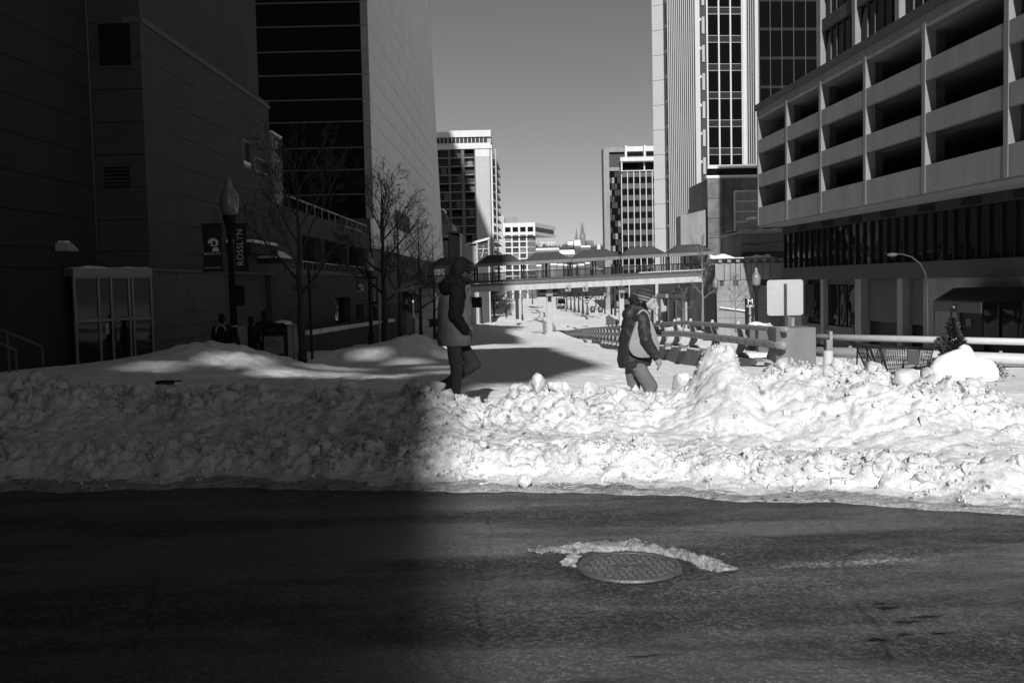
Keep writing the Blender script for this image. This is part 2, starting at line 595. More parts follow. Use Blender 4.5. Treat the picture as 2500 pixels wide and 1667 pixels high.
for (ax, ay, bx_, by_, n_) in ((-3.5, 13, -6.5, 22, 26), (1.2, 13, 3.6, 30, 40), (4.5, 13.5, 5.0, 20, 18), (-1, 13, -3.6, 25, 30)):
    for i in range(n_):
        t_ = i / n_
        fx_, fy_ = ax + (bx_ - ax) * t_ + (.14 if i % 2 else -.14), ay + (by_ - ay) * t_
        Z -= .07 * np.exp(-((X - fx_) / .12) ** 2 - ((Y - fy_) / .17) ** 2)
# tyre ruts winding down the far street
for (off, amp) in ((0.0, .28), (1.7, .28)):
    cx_ = off + 1.6 + 2.4 * np.sin((Y - 90) / 26.0) + (Y - 90) * 0.012
    Z -= sm(70, 90, Y) * (1 - sm(300, 330, Y)) * amp * np.exp(-((X - cx_) / 0.34) ** 2)
Z = np.where(Y < 8.6, Z - 0.25, Z)
snow_field = obj('snow_field', grid_mesh('snow_field', X, Y, Z), M['snow'])
structure(snow_field)

def hit(px, py, y0=12.0, y1=600.0):
    """where the line of sight through (px, py) first meets the snow"""
    Yv = np.exp(np.linspace(math.log(y0), math.log(y1), 900))
    r_ = ray(px, py)
    xv, zv = CAM.x + r_.x / r_.y * Yv, CAM.z + r_.z / r_.y * Yv
    k_ = np.argmax(zv < ground(xv, Yv))
    if k_ == 0: k_ = 600
    return Vector((xv[k_], Yv[k_], float(ground(xv[k_:k_ + 1], Yv[k_:k_ + 1])[0])))

M['rut'] = mk_snow('rutted_slush', 0.20, dirt=0.6, dscale=1.2, patch=.3, bump=.6, bscale=4, grain=.3)
tracks = MB()
for (pth, wd) in (([(1294, 747), (1303, 751), (1316, 752), (1324, 749)], .9), ([(1290, 757), (1304, 756), (1313, 760), (1323, 763), (1329, 768), (1330, 773), (1324, 777), (1313, 780), (1302, 783), (1290, 784)], .55),
                  ([(1296, 762), (1309, 764), (1318, 768), (1316, 774), (1304, 778)], .4), ([(1312, 783), (1322, 785), (1334, 788)], .5), ([(1385, 797), (1402, 800), (1420, 806), (1432, 812)], .35)):
    pv = [hit(*p) for p in pth]
    tq = np.linspace(0, len(pv) - 1, 12 * len(pv))
    px_ = np.interp(tq, range(len(pv)), [p.x for p in pv]); py2_ = np.interp(tq, range(len(pv)), [p.y for p in pv])
    for i in range(len(tq) - 1):
        w0_, w1_ = wd * (0.6 + .8 * float(fbm(np.array([tq[i] * 3.]), np.array([wd]), 3, 3)[0])), wd * (0.6 + .8 * float(fbm(np.array([tq[i + 1] * 3.]), np.array([wd]), 3, 3)[0]))
        q_ = []
        for (xx, yy, ww) in ((px_[i], py2_[i], w0_), (px_[i + 1], py2_[i + 1], w1_)):
            for sgn in (-1, 1):
                q_.append((xx + sgn * ww * .5, yy + sgn * ww * 2.0, gz(xx + sgn * ww * .5, yy + sgn * ww * 2.0) + .05))
        tracks.add(q_, [(0, 1, 3, 2)])
structure(tracks.build('tyre_tracks', M['rut'], fix=False))

# ---------------------------------------------------------------- the wet cross street in front
def mk_asphalt():
    m = bpy.data.materials.new('asphalt')
    m.use_nodes = True
    n, l = m.node_tree.nodes, m.node_tree.links
    b = n['Principled BSDF']
    tc = n.new('ShaderNodeNewGeometry')
    def nz(sc, det, mp=None, rough=0.6):
        q = n.new('ShaderNodeTexNoise'); q.inputs['Scale'].default_value = sc; q.inputs['Detail'].default_value = det
        q.inputs['Roughness'].default_value = rough
        if mp:
            k = n.new('ShaderNodeMapping'); k.inputs['Scale'].default_value = mp
            l.new(tc.outputs['Position'], k.inputs[0]); l.new(k.outputs[0], q.inputs['Vector'])
        else:
            l.new(tc.outputs['Position'], q.inputs['Vector'])
        return q.outputs['Fac']
    def rng(s, a, b_, lo, hi):
        r = n.new('ShaderNodeMapRange'); r.inputs[1].default_value = a; r.inputs[2].default_value = b_
        r.inputs[3].default_value = lo; r.inputs[4].default_value = hi; l.new(s, r.inputs[0]); return r.outputs[0]
    def mul(a, b_):
        q = n.new('ShaderNodeMath'); q.operation = 'MULTIPLY'; l.new(a, q.inputs[0])
        if isinstance(b_, float): q.inputs[1].default_value = b_
        else: l.new(b_, q.inputs[1])
        return q.outputs[0]
    def cells(sc):
        v_ = n.new('ShaderNodeTexVoronoi'); v_.inputs['Scale'].default_value = sc
        l.new(tc.outputs['Position'], v_.inputs['Vector'])
        s_ = n.new('ShaderNodeSeparateColor'); l.new(v_.outputs['Color'], s_.inputs[0]); return s_.outputs[0]
    c2 = n.new('ShaderNodeMath'); c2.operation = 'POWER'; l.new(cells(58), c2.inputs[0]); c2.inputs[1].default_value = 1.8
    grain = mul(rng(c2.outputs[0], 0, 1, 0.5, 1.9), rng(cells(120), 0, 1, 0.5, 1.5))
    blot = rng(nz(2.6, 6, (1, 1.2, 1), 0.8), 0.35, 0.68, 0.6, 1.3)
    wide = rng(nz(0.45, 3, (0.7, 1.2, 1)), 0.4, 0.62, 0.85, 1.15)
    # fine cracks
    ds = n.new('ShaderNodeMixRGB'); ds.blend_type = 'ADD'; ds.inputs[0].default_value = 0.35
    l.new(tc.outputs['Position'], ds.inputs[1])
    qn = n.new('ShaderNodeTexNoise'); qn.inputs['Scale'].default_value = 2.2; qn.inputs['Detail'].default_value = 5
    l.new(tc.outputs['Position'], qn.inputs['Vector']); l.new(qn.outputs['Color'], ds.inputs[2])
    vc = n.new('ShaderNodeTexVoronoi'); vc.feature = 'DISTANCE_TO_EDGE'; vc.inputs['Scale'].default_value = 0.42
    l.new(ds.outputs[0], vc.inputs['Vector'])
    crack = rng(vc.outputs['Distance'], 0.002, 0.007, 0.45, 1.0)
    # pale salty streaks; ellipses paint the bank's reflected wet sheen into the colour
    salt_sheen = rng(nz(0.8, 5, (0.5, 1.6, 1), 0.7), 0.50, 0.66, 1.0, 1.5)
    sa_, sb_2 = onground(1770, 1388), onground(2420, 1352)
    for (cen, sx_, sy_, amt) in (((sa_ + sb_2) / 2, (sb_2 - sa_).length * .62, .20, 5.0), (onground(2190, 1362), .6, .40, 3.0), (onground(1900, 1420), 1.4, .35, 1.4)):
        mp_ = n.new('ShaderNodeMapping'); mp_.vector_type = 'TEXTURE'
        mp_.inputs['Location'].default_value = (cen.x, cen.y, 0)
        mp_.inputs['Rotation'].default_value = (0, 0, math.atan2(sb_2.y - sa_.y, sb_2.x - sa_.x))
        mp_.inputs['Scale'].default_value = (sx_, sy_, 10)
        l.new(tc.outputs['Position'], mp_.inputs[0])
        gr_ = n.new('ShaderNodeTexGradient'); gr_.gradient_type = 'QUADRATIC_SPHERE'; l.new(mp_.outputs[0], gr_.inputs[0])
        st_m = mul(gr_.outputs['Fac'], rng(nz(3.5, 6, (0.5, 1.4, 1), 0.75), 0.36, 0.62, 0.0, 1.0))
        ma_ = n.new('ShaderNodeMath'); ma_.operation = 'MULTIPLY_ADD'; l.new(st_m, ma_.inputs[0]); ma_.inputs[1].default_value = amt; l.new(salt_sheen, ma_.inputs[2])
        salt_sheen = ma_.outputs[0]
    col = mul(mul(mul(mul(mul(grain, blot), wide), crack), salt_sheen), 0.062)
    l.new(col, b.inputs['Base Color'])
    l.new(rng(nz(0.9, 4, (0.30, 1.5, 1)), 0.42, 0.60, 0.20, 0.60), b.inputs['Roughness'])
    b.inputs['Specular IOR Level'].default_value = 0.2
    bp = n.new('ShaderNodeBump'); bp.inputs['Strength'].default_value = 1.0; bp.inputs['Distance'].default_value = 0.03
    l.new(nz(30, 5, None, 0.85), bp.inputs['Height']); l.new(bp.outputs[0], b.inputs['Normal'])
    return m
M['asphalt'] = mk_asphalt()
gx, gy = np.meshgrid(np.linspace(-130, 130, 120), np.concatenate([np.linspace(-160, 0, 24), np.linspace(0.5, 9.6, 40)]))
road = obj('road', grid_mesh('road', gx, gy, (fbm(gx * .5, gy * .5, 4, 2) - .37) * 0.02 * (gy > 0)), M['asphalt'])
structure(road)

# ---------------------------------------------------------------- ploughed snow bank across the street end
CREST = [(-400, 905), (0, 912), (180, 925), (330, 945), (450, 940), (560, 935), (620, 930), (700, 941), (760, 946), (850, 931), (900, 947), (960, 945), (1000, 938),
         (1060, 946), (1110, 972), (1150, 976), (1210, 979), (1260, 957), (1330, 957), (1365, 942), (1400, 962), (1440, 950), (1490, 938),
         (1530, 948), (1570, 958), (1610, 954), (1650, 944), (1680, 922), (1700, 893), (1725, 862), (1745, 848), (1775, 852), (1800, 878), (1830, 910), (1860, 900),
         (1900, 885), (1950, 884), (2010, 890), (2050, 884), (2100, 886), (2140, 888), (2180, 906), (2240, 916), (2265, 898), (2290, 938),
         (2340, 944), (2400, 938), (2440, 962), (2500, 992), (2700, 1000), (3300, 1000)]
def foot_y(x):
    return np.interp(x, [-12, -4.2, -1.05, .63, 2.2, 3.4, 6, 10], [8.6, 8.27, 8.03, 7.7, 7.07, 6.68, 6.1, 5.6])
cx_list, ch_list = [], []
for (px, py) in CREST:
    yc = 10.0
    for _ in range(6):
        w = P(px, py, yc)
        yc = float(foot_y(w.x)) + 2.15
    w = P(px, py, yc)
    cx_list.append(w.x); ch_list.append(w.z)
nx_, nt_ = 820, 190
bx = np.linspace(-10.5, 8.5, nx_)
tt = np.concatenate([np.linspace(-0.06, 1.15, 150), np.linspace(1.16, 1.75, nt_ - 150)])
BX, T = np.meshgrid(bx, tt)
foot = foot_y(BX) + (fbm(BX * 1.3, BX * 0 + 3, 21, 4) - .47) * 0.42 + (fbm(BX * 6, BX * 0 + 3, 22, 3) - .44) * 0.10
crest = np.interp(BX, cx_list, ch_list) - np.interp(BX, [-4, -1, 0.2, 1.6, 1.8, 2.1, 2.3, 4], [.11, .07, .06, .05, .03, .03, .06, .08])
BYc = foot_y(BX) + 2.15
BY = foot + T * (BYc - foot)
prof = np.interp(T, [-.06, 0, .03, .10, .17, .24, .30, .36, .46, .56, .68, .80, .90, .97, 1.03, 1.1, 1.3, 1.75],
                    [-.03, 0, .022, .035, .06, .17, .23, .225, .27, .36, .56, .80, .93, .99, 1.0, .95, .62, 0.0])
lowpart = np.minimum(prof, 0.27)
hi = np.clip((prof - 0.27) / 0.73, 0, 1)
BZ = lowpart + hi * (crest - 0.27)
gback = ground(BX, BY) - 0.12
BZ = np.where(T > 1.05, np.maximum(BZ * (1 - sm(1.05, 1.7, T)) + gback * sm(1.05, 1.7, T), gback), BZ)
arc = BY * 0.9 + BZ * 0.9
def lump(x, y, s, seed):
    f1, f2, idn = worley(x / s, y / s, seed)
    dome = (np.sqrt(np.clip(1 - (f1 / 0.75) ** 2, 0, 1)) - 0.55) * (0.35 + 0.9 * idn)
    slab = (sm(0.0, 0.22, f2 - f1) * (0.25 + idn) - 0.55) * 0.75
    crack = -0.30 * np.exp(-(f2 - f1) / 0.07)
    return 0.6 * dome + 0.42 * slab + 0.8 * crack
wx = BX + (fbm(BX * 4, arc * 4, 41, 5) - .47) * 0.30
wy = arc + (fbm(BX * 4 + 40, arc * 4, 42, 5) - .47) * 0.30
lum = lump(wx, wy, 0.36, 61) * 0.11 + lump(wx + 3, wy, 0.19, 62) * 0.085 + lump(wx, wy + 5, 0.095, 63) * 0.052 + lump(wx, wy + 9, 0.05, 65) * 0.020
lum += (fbm(BX * 7, arc * 7, 64, 5) - .47) * 0.085 + (np.abs(fbm(BX * 16, arc * 16, 66, 3) - .45) - .1) * -0.035
amp = np.interp(T, [-.06, 0.05, .14, .22, .32, .40, .48, .60, .75, 1.0, 1.2, 1.7], [0, .12, .16, .9, 1.0, .45, .30, .55, 1.0, 1.15, .7, .2])
smooth_patch = sm(.50, .62, fbm(BX * 0.55, arc * 0.8, 71, 3))
amp = amp * (1 - 0.5 * smooth_patch)
big = (fbm(BX * 1.2, arc * 1.2, 81, 3) - .45) * 0.22 * np.interp(T, [0, .2, .4, .8, 1.0, 1.3], [0, .4, .6, 1, .35, .3])
d = lum * amp + big
slope = np.clip(np.gradient(BZ, axis=0) / np.maximum(np.gradient(BY, axis=0), 1e-4), -1.5, 2.0)
ln = np.sqrt(1 + slope ** 2)
BZ2 = BZ + d / ln * np.where(T > 0.02, 1, 0.2)
BY2 = BY - d * np.clip(slope, -1, 2) / ln
BZ2 = np.where(T < 0.0, -0.03, BZ2)
bank = obj('snow_bank', grid_mesh('snow_bank', BX, BY2, BZ2), None)
tag(bank, 'long lumpy ploughed snow bank stretching across the whole street behind the wet asphalt', 'snow bank')
bank.data.materials.append(M['bank']); bank.data.materials.append(M['slush'])
mi = np.zeros(len(bank.data.polygons), dtype=np.int32)
rows = np.arange(len(mi)) // (nx_ - 1)
trow = tt[rows] + (fbm(bx[np.arange(len(mi)) % (nx_ - 1)] * 2.6, tt[rows] * 11, 5, 5) - .45) * 0.26
mi[trow < 0.10] = 1
bank.data.polygons.foreach_set('material_index', mi)

def bank_z(x, t):
    i = int(np.clip((x + 10.5) / 19.0 * (nx_ - 1), 0, nx_ - 1)); j = int(np.argmin(np.abs(tt - t)))
    return BX[j, i], BY2[j, i], BZ2[j, i]

# lumps of snow sitting on the bank
def chunk_mesh(seed, sub=3, rough=0.26):
    bm = bmesh.new()
    bmesh.ops.create_icosphere(bm, subdivisions=sub, radius=1.0)
    r = random.Random(seed)
    ph = [r.uniform(0, 6.28) for _ in range(9)]
    planes = [(Vector((r.uniform(-1, 1), r.uniform(-1, 1), r.uniform(-1, 1))).normalized(), r.uniform(.55, .85)) for _ in range(11)]
    for v in bm.verts:
        c = v.co.copy()
        k = 1 + rough * (math.sin(2.3 * c.x + ph[0]) * math.sin(2.1 * c.y + ph[1]) + .6 * math.sin(4.1 * c.z + ph[2]) * math.sin(3.7 * c.x + ph[3])
                         + .45 * math.sin(8 * c.y + ph[4]) * math.sin(7 * c.z + ph[5]) + .5 * math.sin(13 * c.x + ph[6]) * math.sin(12 * c.z + ph[7]) * math.sin(11 * c.y + ph[8]))
        c = c * k
        for (n_, d_) in planes:
            e = c.dot(n_) - d_
            if e > 0: c -= n_ * e * 0.92
        v.co = c
    me = bpy.data.meshes.new('chunk'); bm.to_mesh(me); bm.free()
    me.polygons.foreach_set('use_smooth', [True] * len(me.polygons))
    me.materials.append(M['bank'])
    return me
CH = [chunk_mesh(s) for s in range(8)]
r = random.Random(3)
for i in range(230):
    if i < 95:
        t = r.gauss(0.97, 0.06); s = r.uniform(.035, .11)
    elif i < 175:
        t = r.gauss(0.27, 0.05); s = r.uniform(.025, .075)
    else:
        t = r.uniform(.1, 1.0); s = r.uniform(.02, .06)
    x = r.uniform(-5.4, 4.4)
    q = bank_z(x, t)
    inst('chunk', CH[i % 8], None, bank, (q[0], q[1] + s * .2, q[2] + s * 0.1), (r.uniform(0, 6), r.uniform(0, 6), r.uniform(0, 6)), (s * r.uniform(.8, 1.4), s * r.uniform(.8, 1.3), s * r.uniform(.6, 1.0)))
rel = np.stack([BX.ravel() - CAM.x, BY2.ravel() - CAM.y, BZ2.ravel() - CAM.z], -1)
dep = rel @ np.array(fwd)
PXb = CX + FPX * (rel @ np.array(rt)) / dep; PYb = CY - FPX * (rel @ np.array(upv)) / dep; PTb = T.ravel()
M['grit'] = mk('grit', 0.17, 0.95, 0.4, 20, bump=.8, bscale=60)
CG = []
for s_ in range(4):
    g_ = chunk_mesh(40 + s_, 2, .4); g_.materials.clear(); g_.materials.append(M['grit']); g_.name = 'dirt_clod'; CG.append(g_)
for i in range(120):
    x = r.gauss(-2.2, 1.6) if i < 70 else r.uniform(-5, 4.2)
    t = r.uniform(.2, .95); s = r.uniform(.005, .017)
    q = bank_z(x, t)
    inst('dirt_clod', CG[i % 4], None, bank, (q[0], q[1] - s * .2, q[2] + s * .1), (r.uniform(0, 6), r.uniform(0, 6), r.uniform(0, 6)), (s * 1.3, s, s * .8))
for (px, py, hw, hh, Y) in ((2137, 905, 22, 32, 8.95), (1365, 948, 24, 15, 10.0), (1330, 955, 18, 14, 9.9), (1020, 955, 40, 22, 10.1), (1255, 962, 16, 10, 9.95), (1490, 940, 26, 14, 9.9),
                            (1745, 858, 18, 18, 9.55), (1770, 864, 20, 16, 9.5), (2265, 905, 20, 26, 8.8), (1900, 896, 40, 18, 9.2), (2040, 894, 30, 16, 9.0), (2400, 935, 26, 18, 8.7), (2345, 935, 26, 14, 8.8),
                            (620, 936, 14, 10, 10.25), (850, 938, 14, 10, 10.2), (1184, 1108, 22, 18, 8.2), (1206, 1088, 22, 18, 8.4), (1430, 1120, 25, 16, 8.0), (1510, 1135, 20, 14, 7.9), (1565, 1130, 32, 18, 7.85),
                            (1165, 1095, 16, 14, 8.45), (1320, 1125, 20, 15, 8.15), (1030, 1055, 18, 12, 8.7), (1850, 1145, 12, 8, 7.5), (1700, 1140, 12, 8, 7.7)):
    best = int(np.argmin((PXb - px) ** 2 + (PYb - py) ** 2 + 1e6 * (PTb > 1.04)))
    w = Vector((BX.ravel()[best], BY2.ravel()[best], BZ2.ravel()[best])); k = w.y / FPX
    w = w + Vector((0, hw * k * .45, -hh * k * .55))
    inst('chunk', CH[int(px) % 8], None, bank, w, (r.uniform(-.5, .5), r.uniform(-.5, .5), r.uniform(0, 6)), (hw * k * 0.95, hw * k * .95, hh * k * 1.0))
# crumbs: thousands of pea to walnut sized grains of snow lying over the whole bank
rc = np.random.default_rng(21)
NC = 15000
ti_ = np.where(rc.random(NC) < .45, rc.normal(.97, .10, NC), np.where(rc.random(NC) < .6, rc.normal(.25, .07, NC), rc.uniform(.08, 1.05, NC)))
xi_ = rc.uniform(-6.2, 5.0, NC)
keep = fbm(xi_ * 1.4, ti_ * 4, 33, 3) > .40
ti_, xi_ = ti_[keep], xi_[keep]
ci = np.clip(((xi_ + 10.5) / 19.0 * (nx_ - 1)).astype(int), 0, nx_ - 1); ri = np.array([int(np.argmin(np.abs(tt - q))) for q in ti_])
cpos = np.stack([BX[ri, ci], BY2[ri, ci], BZ2[ri, ci]], -1) + rc.normal(0, .006, (len(xi_), 3))
bmi = bmesh.new(); bmesh.ops.create_icosphere(bmi, subdivisions=1, radius=1.0)
iv = np.array([v.co[:] for v in bmi.verts]); bmi.verts.index_update(); itf = np.array([[v.index for v in f.verts] for f in bmi.faces]); bmi.free()
crad = .005 + .020 * rc.random(len(xi_)) ** 3
vv = iv[None] * crad[:, None, None] * rc.uniform(.55, 1.35, (len(xi_), len(iv), 1)) * rc.uniform(.6, 1.3, (len(xi_), 1, 3)) + cpos[:, None]
ff = (itf[None] + (np.arange(len(xi_)) * len(iv))[:, None, None]).reshape(-1, 3)
cme = bpy.data.meshes.new('crumbs'); cme.from_pydata(vv.reshape(-1, 3).tolist(), [], ff.tolist()); cme.update()
cme.polygons.foreach_set('use_smooth', [True] * len(cme.polygons))
stuff(obj('crumbs', cme, M['bank'], bank))
w = onground(1278, 1198); k = w.y / FPX
o = inst('snow_ball', CH[3], None, None, (w.x, w.y, 17 * k + .03), (0.4, 0.2, 1), (19 * k, 18 * k, 18 * k))
tag(o, 'round ball of snow lying alone on the slush at the foot of the bank', 'snow ball')

# ---------------------------------------------------------------- manhole cover and the snow scraped up round it
mc = onground(1537, 1387)
MR = 0.295
mh = thing('manhole_cover', 'round cast iron manhole cover with basket weave tread in the wet asphalt', 'manhole cover', (mc.x, mc.y, 0.006), math.radians(8))
mh.scale = (1, 1, .6)
MB().lathe([(MR * .90, 0.0), (MR * .905, .020), (MR * .93, .026), (MR * .99, .026), (MR * 1.0, .018), (MR * 1.02, 0.0)], 64, caps=False).build('rim', M['iron'], mh, smooth=True)
MB().lathe([(MR * .895, 0.0), (MR * .895, .012), (MR * .001, .012)], 64, caps=False).build('plate', M['iron'], mh)
b = MB()
n_ = 0
for i in range(-7, 8):
    for j in range(-7, 8):
        x, y = i * .040, j * .040
        rr = math.hypot(x, y)
        if rr > MR * .84 or (abs(x) < .085 and abs(y) < .06): continue
        if (i + j) % 2 == 0:
            for k in (-1, 0, 1):
                b.box(x - .016, x + .016, y + k * .012 - .0035, y + k * .012 + .0035, .011, .020)
        else:
            b.box(x - .011, x + .011, y - .010, y + .010, .011, .022)
b.build('tread_pattern', M['iron'], mh)
b = MB()
for (ra, rb, z0, z1) in ((.073, .079, .011, .021),):
    N = 36
    for k in range(N):
        a0, a1 = 2 * math.pi * k / N, 2 * math.pi * (k + 1) / N
        pts = []
        for z in (z0, z1):
            for (rr, a) in ((ra, a0), (rb, a0), (rb, a1), (ra, a1)):
                pts.append((rr * math.cos(a), rr * .74 * math.sin(a), z))
        b.hexa(pts)
b.build('emblem_ring', M['iron'], mh)
me = text_mesh('S', 0.11, 0.004)
o = obj('emblem_letter', me, M['iron'], mh); o.location = (0, 0, .018)

path = [(1288, 1341), (1318, 1342), (1345, 1341), (1375, 1343), (1400, 1340), (1450, 1337), (1500, 1336), (1545, 1337), (1590, 1342), (1630, 1348), (1665, 1356), (1695, 1368), (1730, 1379), (1765, 1386), (1800, 1386)]
rad = [.008, .022, .012, .024, .038, .034, .030, .034, .032, .030, .036, .042, .042, .028, .006]
vs_, fs_ = [], []
prevn = 0
N_ALONG = 150; SEG = 14
pw = [onground(px, py) for (px, py) in path]
tp = np.linspace(0, len(path) - 1, N_ALONG)
cxs = np.interp(tp, range(len(path)), [p.x for p in pw]); cys = np.interp(tp, range(len(path)), [p.y for p in pw]); rds = np.interp(tp, range(len(path)), rad)
ang = np.linspace(0, math.pi, SEG)
A_, I_ = np.meshgrid(ang, np.arange(N_ALONG))
Rr = rds[I_] * (1 + 1.5 * (fbm(I_ * .16, A_ * 2.2, 91, 5) - .45)) + 0.016 * lump(I_ * .013, A_ * .05, .03, 93)
RX = cxs[I_] + 0 * A_; RY = cys[I_] - np.cos(A_) * Rr * 2.6; RZ = np.sin(A_) * Rr * 1.0 - 0.004
ridge = obj('snow_ridge', grid_mesh('snow_ridge', RX, RY, RZ), M['slush'])
tag(ridge, 'low ridge of grainy snow scraped up along the far edge of the manhole cover', 'snow ridge')
CS = []
for s_ in range(4):
    g_ = chunk_mesh(60 + s_, 3, .35); g_.materials.clear(); g_.materials.append(M['slush']); g_.name = 'clump'; CS.append(g_)
for (px, py, s) in ((1392, 1374, .042), (1404, 1362, .036), (1383, 1378, .024), (1400, 1382, .024)):
    w = onground(px, py)
    o = inst('clump', CS[int(px) % 4], None, ridge, (w.x, w.y, s * .3), (0, 0, px), (s * 1.3, s, s * .8))
    o.data = o.data
for (px, py, s) in ((1518, 1322, .022), (1545, 1322, .03), (1575, 1325, .016), (1766, 1352, .008)):
    w = onground(px, py)
    inst('clump', CS[int(px) % 4], None, ridge, (w.x, w.y, s * .12), (0, 0, px), (s * 1.8, s, s * .5))

# shallow puddles standing in the road surface
M['puddle'] = mk_glass('puddle_water', 0.012, 0.10, 0.05, 3.0, 0.4)
pud = MB()
rp = random.Random(12)
for (px, py, hw, hh) in ((2140, 1568, 18, 4), (2215, 1525, 30, 2.4), (2265, 1512, 30, 2.4), (2300, 1553, 26, 2), (2170, 1490, 26, 3), (2210, 1556, 18, 3), (1620, 1606, 40, 3), (1565, 1610, 30, 2.5), (2150, 1480, 16, 2)):
    w = onground(px, py); k = w.y / FPX; asp = (w.y / 1.65)
    N = 26; ring = []
    ph = [rp.uniform(0, 6.28) for _ in range(4)]
    for a in range(N):
        th = 2 * math.pi * a / N
        q = 1 + .3 * math.sin(3 * th + ph[0]) + .2 * math.sin(5 * th + ph[1]) + .15 * math.sin(9 * th + ph[2])
        ring.append((w.x + hw * k * math.cos(th) * q, w.y + hh * k * asp * math.sin(th) * q, 0.016))
    pud.add(ring, [tuple(range(N))])
structure(pud.build('puddles', M['puddle'], fix=False))

# ================================================================ unseen masses added behind the viewer, shaped to shade the street
tb = thing('shade_caster', 'unseen dark slab added behind the viewer on the left, cut to shape the street shadow', 'tower', (0, -45, 0))
zof = 45 * SUN_TAN
xo = 45 * SUN_LX           # the light drifts sideways on its way here
def sx(x0): return x0 - xo
b = MB()
b.prism([(sx(-60), 0), (sx(-1.0), 0), (sx(.12), zof), (sx(-1.0), 4.2 + zof), (sx(-1.3), 8.6 + zof), (sx(-60), 8.6 + zof)], -3, 0)
b.prism([(sx(-1.3), 8.55 + zof), (sx(-.27), 8.55 + zof), (sx(1.1), 11.5 + zof), (sx(-.3), 22 + zof), (sx(-1.3), 22 + zof)], -.5, 0)
b.box(sx(-60), sx(-9.5), -2.5, 0, 8.6 + zof, 27.0 + zof)
b.box(sx(-9.5), sx(-7.3), -2.5, 0, 21.9 + zof, 27.0 + zof)
b.build('lower_block', M['dconcrete'], tb)
# added screen, slotted so sunlight imitates window-reflected dapples on the snow
slots = [(-7.4, -6.2, 10.5, 10.8), (-6.1, -5.2, 9.9, 10.35), (-5.0, -4.2, 10.0, 10.4), (-4.0, -2.9, 9.7, 10.0), (-5.6, -4.4, 11.0, 11.25), (-4.3, -3.4, 12.3, 12.65),
         (-3.3, -2.2, 11.3, 11.55), (-5.4, -4.6, 13.0, 13.3), (-2.8, -2.0, 10.3, 10.55), (-8.6, -7.6, 10.0, 10.2), (-3.2, -2.3, 13.3, 13.5)]
xs_ = sorted({-9.5, -1.3, *[q[0] for q in slots], *[q[1] for q in slots]})
b = MB()
for i in range(len(xs_) - 1):
    a, c = xs_[i], xs_[i + 1]
    z = 8.6
    for (h0, h1) in sorted((q[2], q[3]) for q in slots if q[0] < (a + c) / 2 < q[1]):
        b.box(sx(a), sx(c), -.12, 0, z + zof, h0 + zof); z = h1
    b.box(sx(a), sx(c), -.12, 0, z + zof, 22 + zof)
b.build('dapple_screen', M['dconcrete'], tb)
b = MB()
b.prism([(sx(-60), 26.8 + zof), (sx(-1.9), 26.8 + zof), (sx(-5.0), 50 + zof), (sx(-5.4), 77 + zof), (sx(-60), 77 + zof)], -3.2, 0)
b.build('upper_block', M['dconcrete'], tb)  # gap below is left open for a sunlit strip
lb = thing('sky_blocker', 'unseen dark mass added left of the viewer to block skylight', 'building', (-15, 3, 0))
MB().box(-25, 0, -46, 4, 0, 32).build('wall', M['dconcrete'], lb)  # added out of view to cut the skylight on the left
class Face:
    """one face of a thing: local +x left to right seen from outside, local -y outwards"""
    def __init__(self, th, p0, u, z0=0.0):
        self.th = th
        self.u = Vector((u[0], u[1])).normalized()
        self.n = Vector((self.u.y, -self.u.x))
        self.p0 = Vector((p0[0], p0[1])); self.z0 = z0
        self.ang = math.atan2(self.u.y, self.u.x)
    def at(self, px, py, inset=0.0):
        r = ray(px, py)
        q = self.p0 - self.n * inset
        d = (q.x - CAM.x) * self.n.x + (q.y - CAM.y) * self.n.y
        w = CAM + r * (d / (r.x * self.n.x + r.y * self.n.y))
        return ((w.x - q.x) * self.u.x + (w.y - q.y) * self.u.y, w.z - self.z0)
    def s(self, px, py=690, inset=0.0): return self.at(px, py, inset)[0]
    def z(self, px, py, inset=0.0): return self.at(px, py, inset)[1]
    def world(self, s, y, z):
        w = self.p0 + self.u * s - self.n * y
        return Vector((w.x, w.y, z + self.z0))
    def set(self, o, parent=None):
        o.parent = parent or self.th
        if parent is None:
            t = self.th.location
            o.location = (self.p0.x - t.x, self.p0.y - t.y, self.z0 - t.z)
            o.rotation_euler = (0, 0, self.ang)
        return o
    def put(self, mb, name, mat, parent=None, **k):
        o = mb.build(name, mat, None, **k)
        return self.set(o, parent)
    def box(self, name, mat, s0, s1, y0, y1, z0, z1, parent=None, **k):
        return self.put(MB().box(s0, s1, y0, y1, z0, z1), name, mat, parent, **k)
    def opening_wall(self, name, mat, s0, s1, z0, z1, holes, y0=0.0, y1=0.3, parent=None):
        """a wall slab with rectangular holes (a,b,c,d) = s0,s1,z0,z1, non overlapping"""
        xs_ = sorted({s0, s1, *[h[0] for h in holes], *[h[1] for h in holes]})
        b = MB()
        for i in range(len(xs_) - 1):
            a, c = xs_[i], xs_[i + 1]
            hs = sorted([(h[2], h[3]) for h in holes if h[0] < (a + c) / 2 < h[1]])
            z = z0
            for (h0, h1) in hs:
                if h0 > z: b.box(a, c, y0, y1, z, h0)
                z = max(z, h1)
            if z < z1: b.box(a, c, y0, y1, z, z1)
        return self.put(b, name, mat, parent)

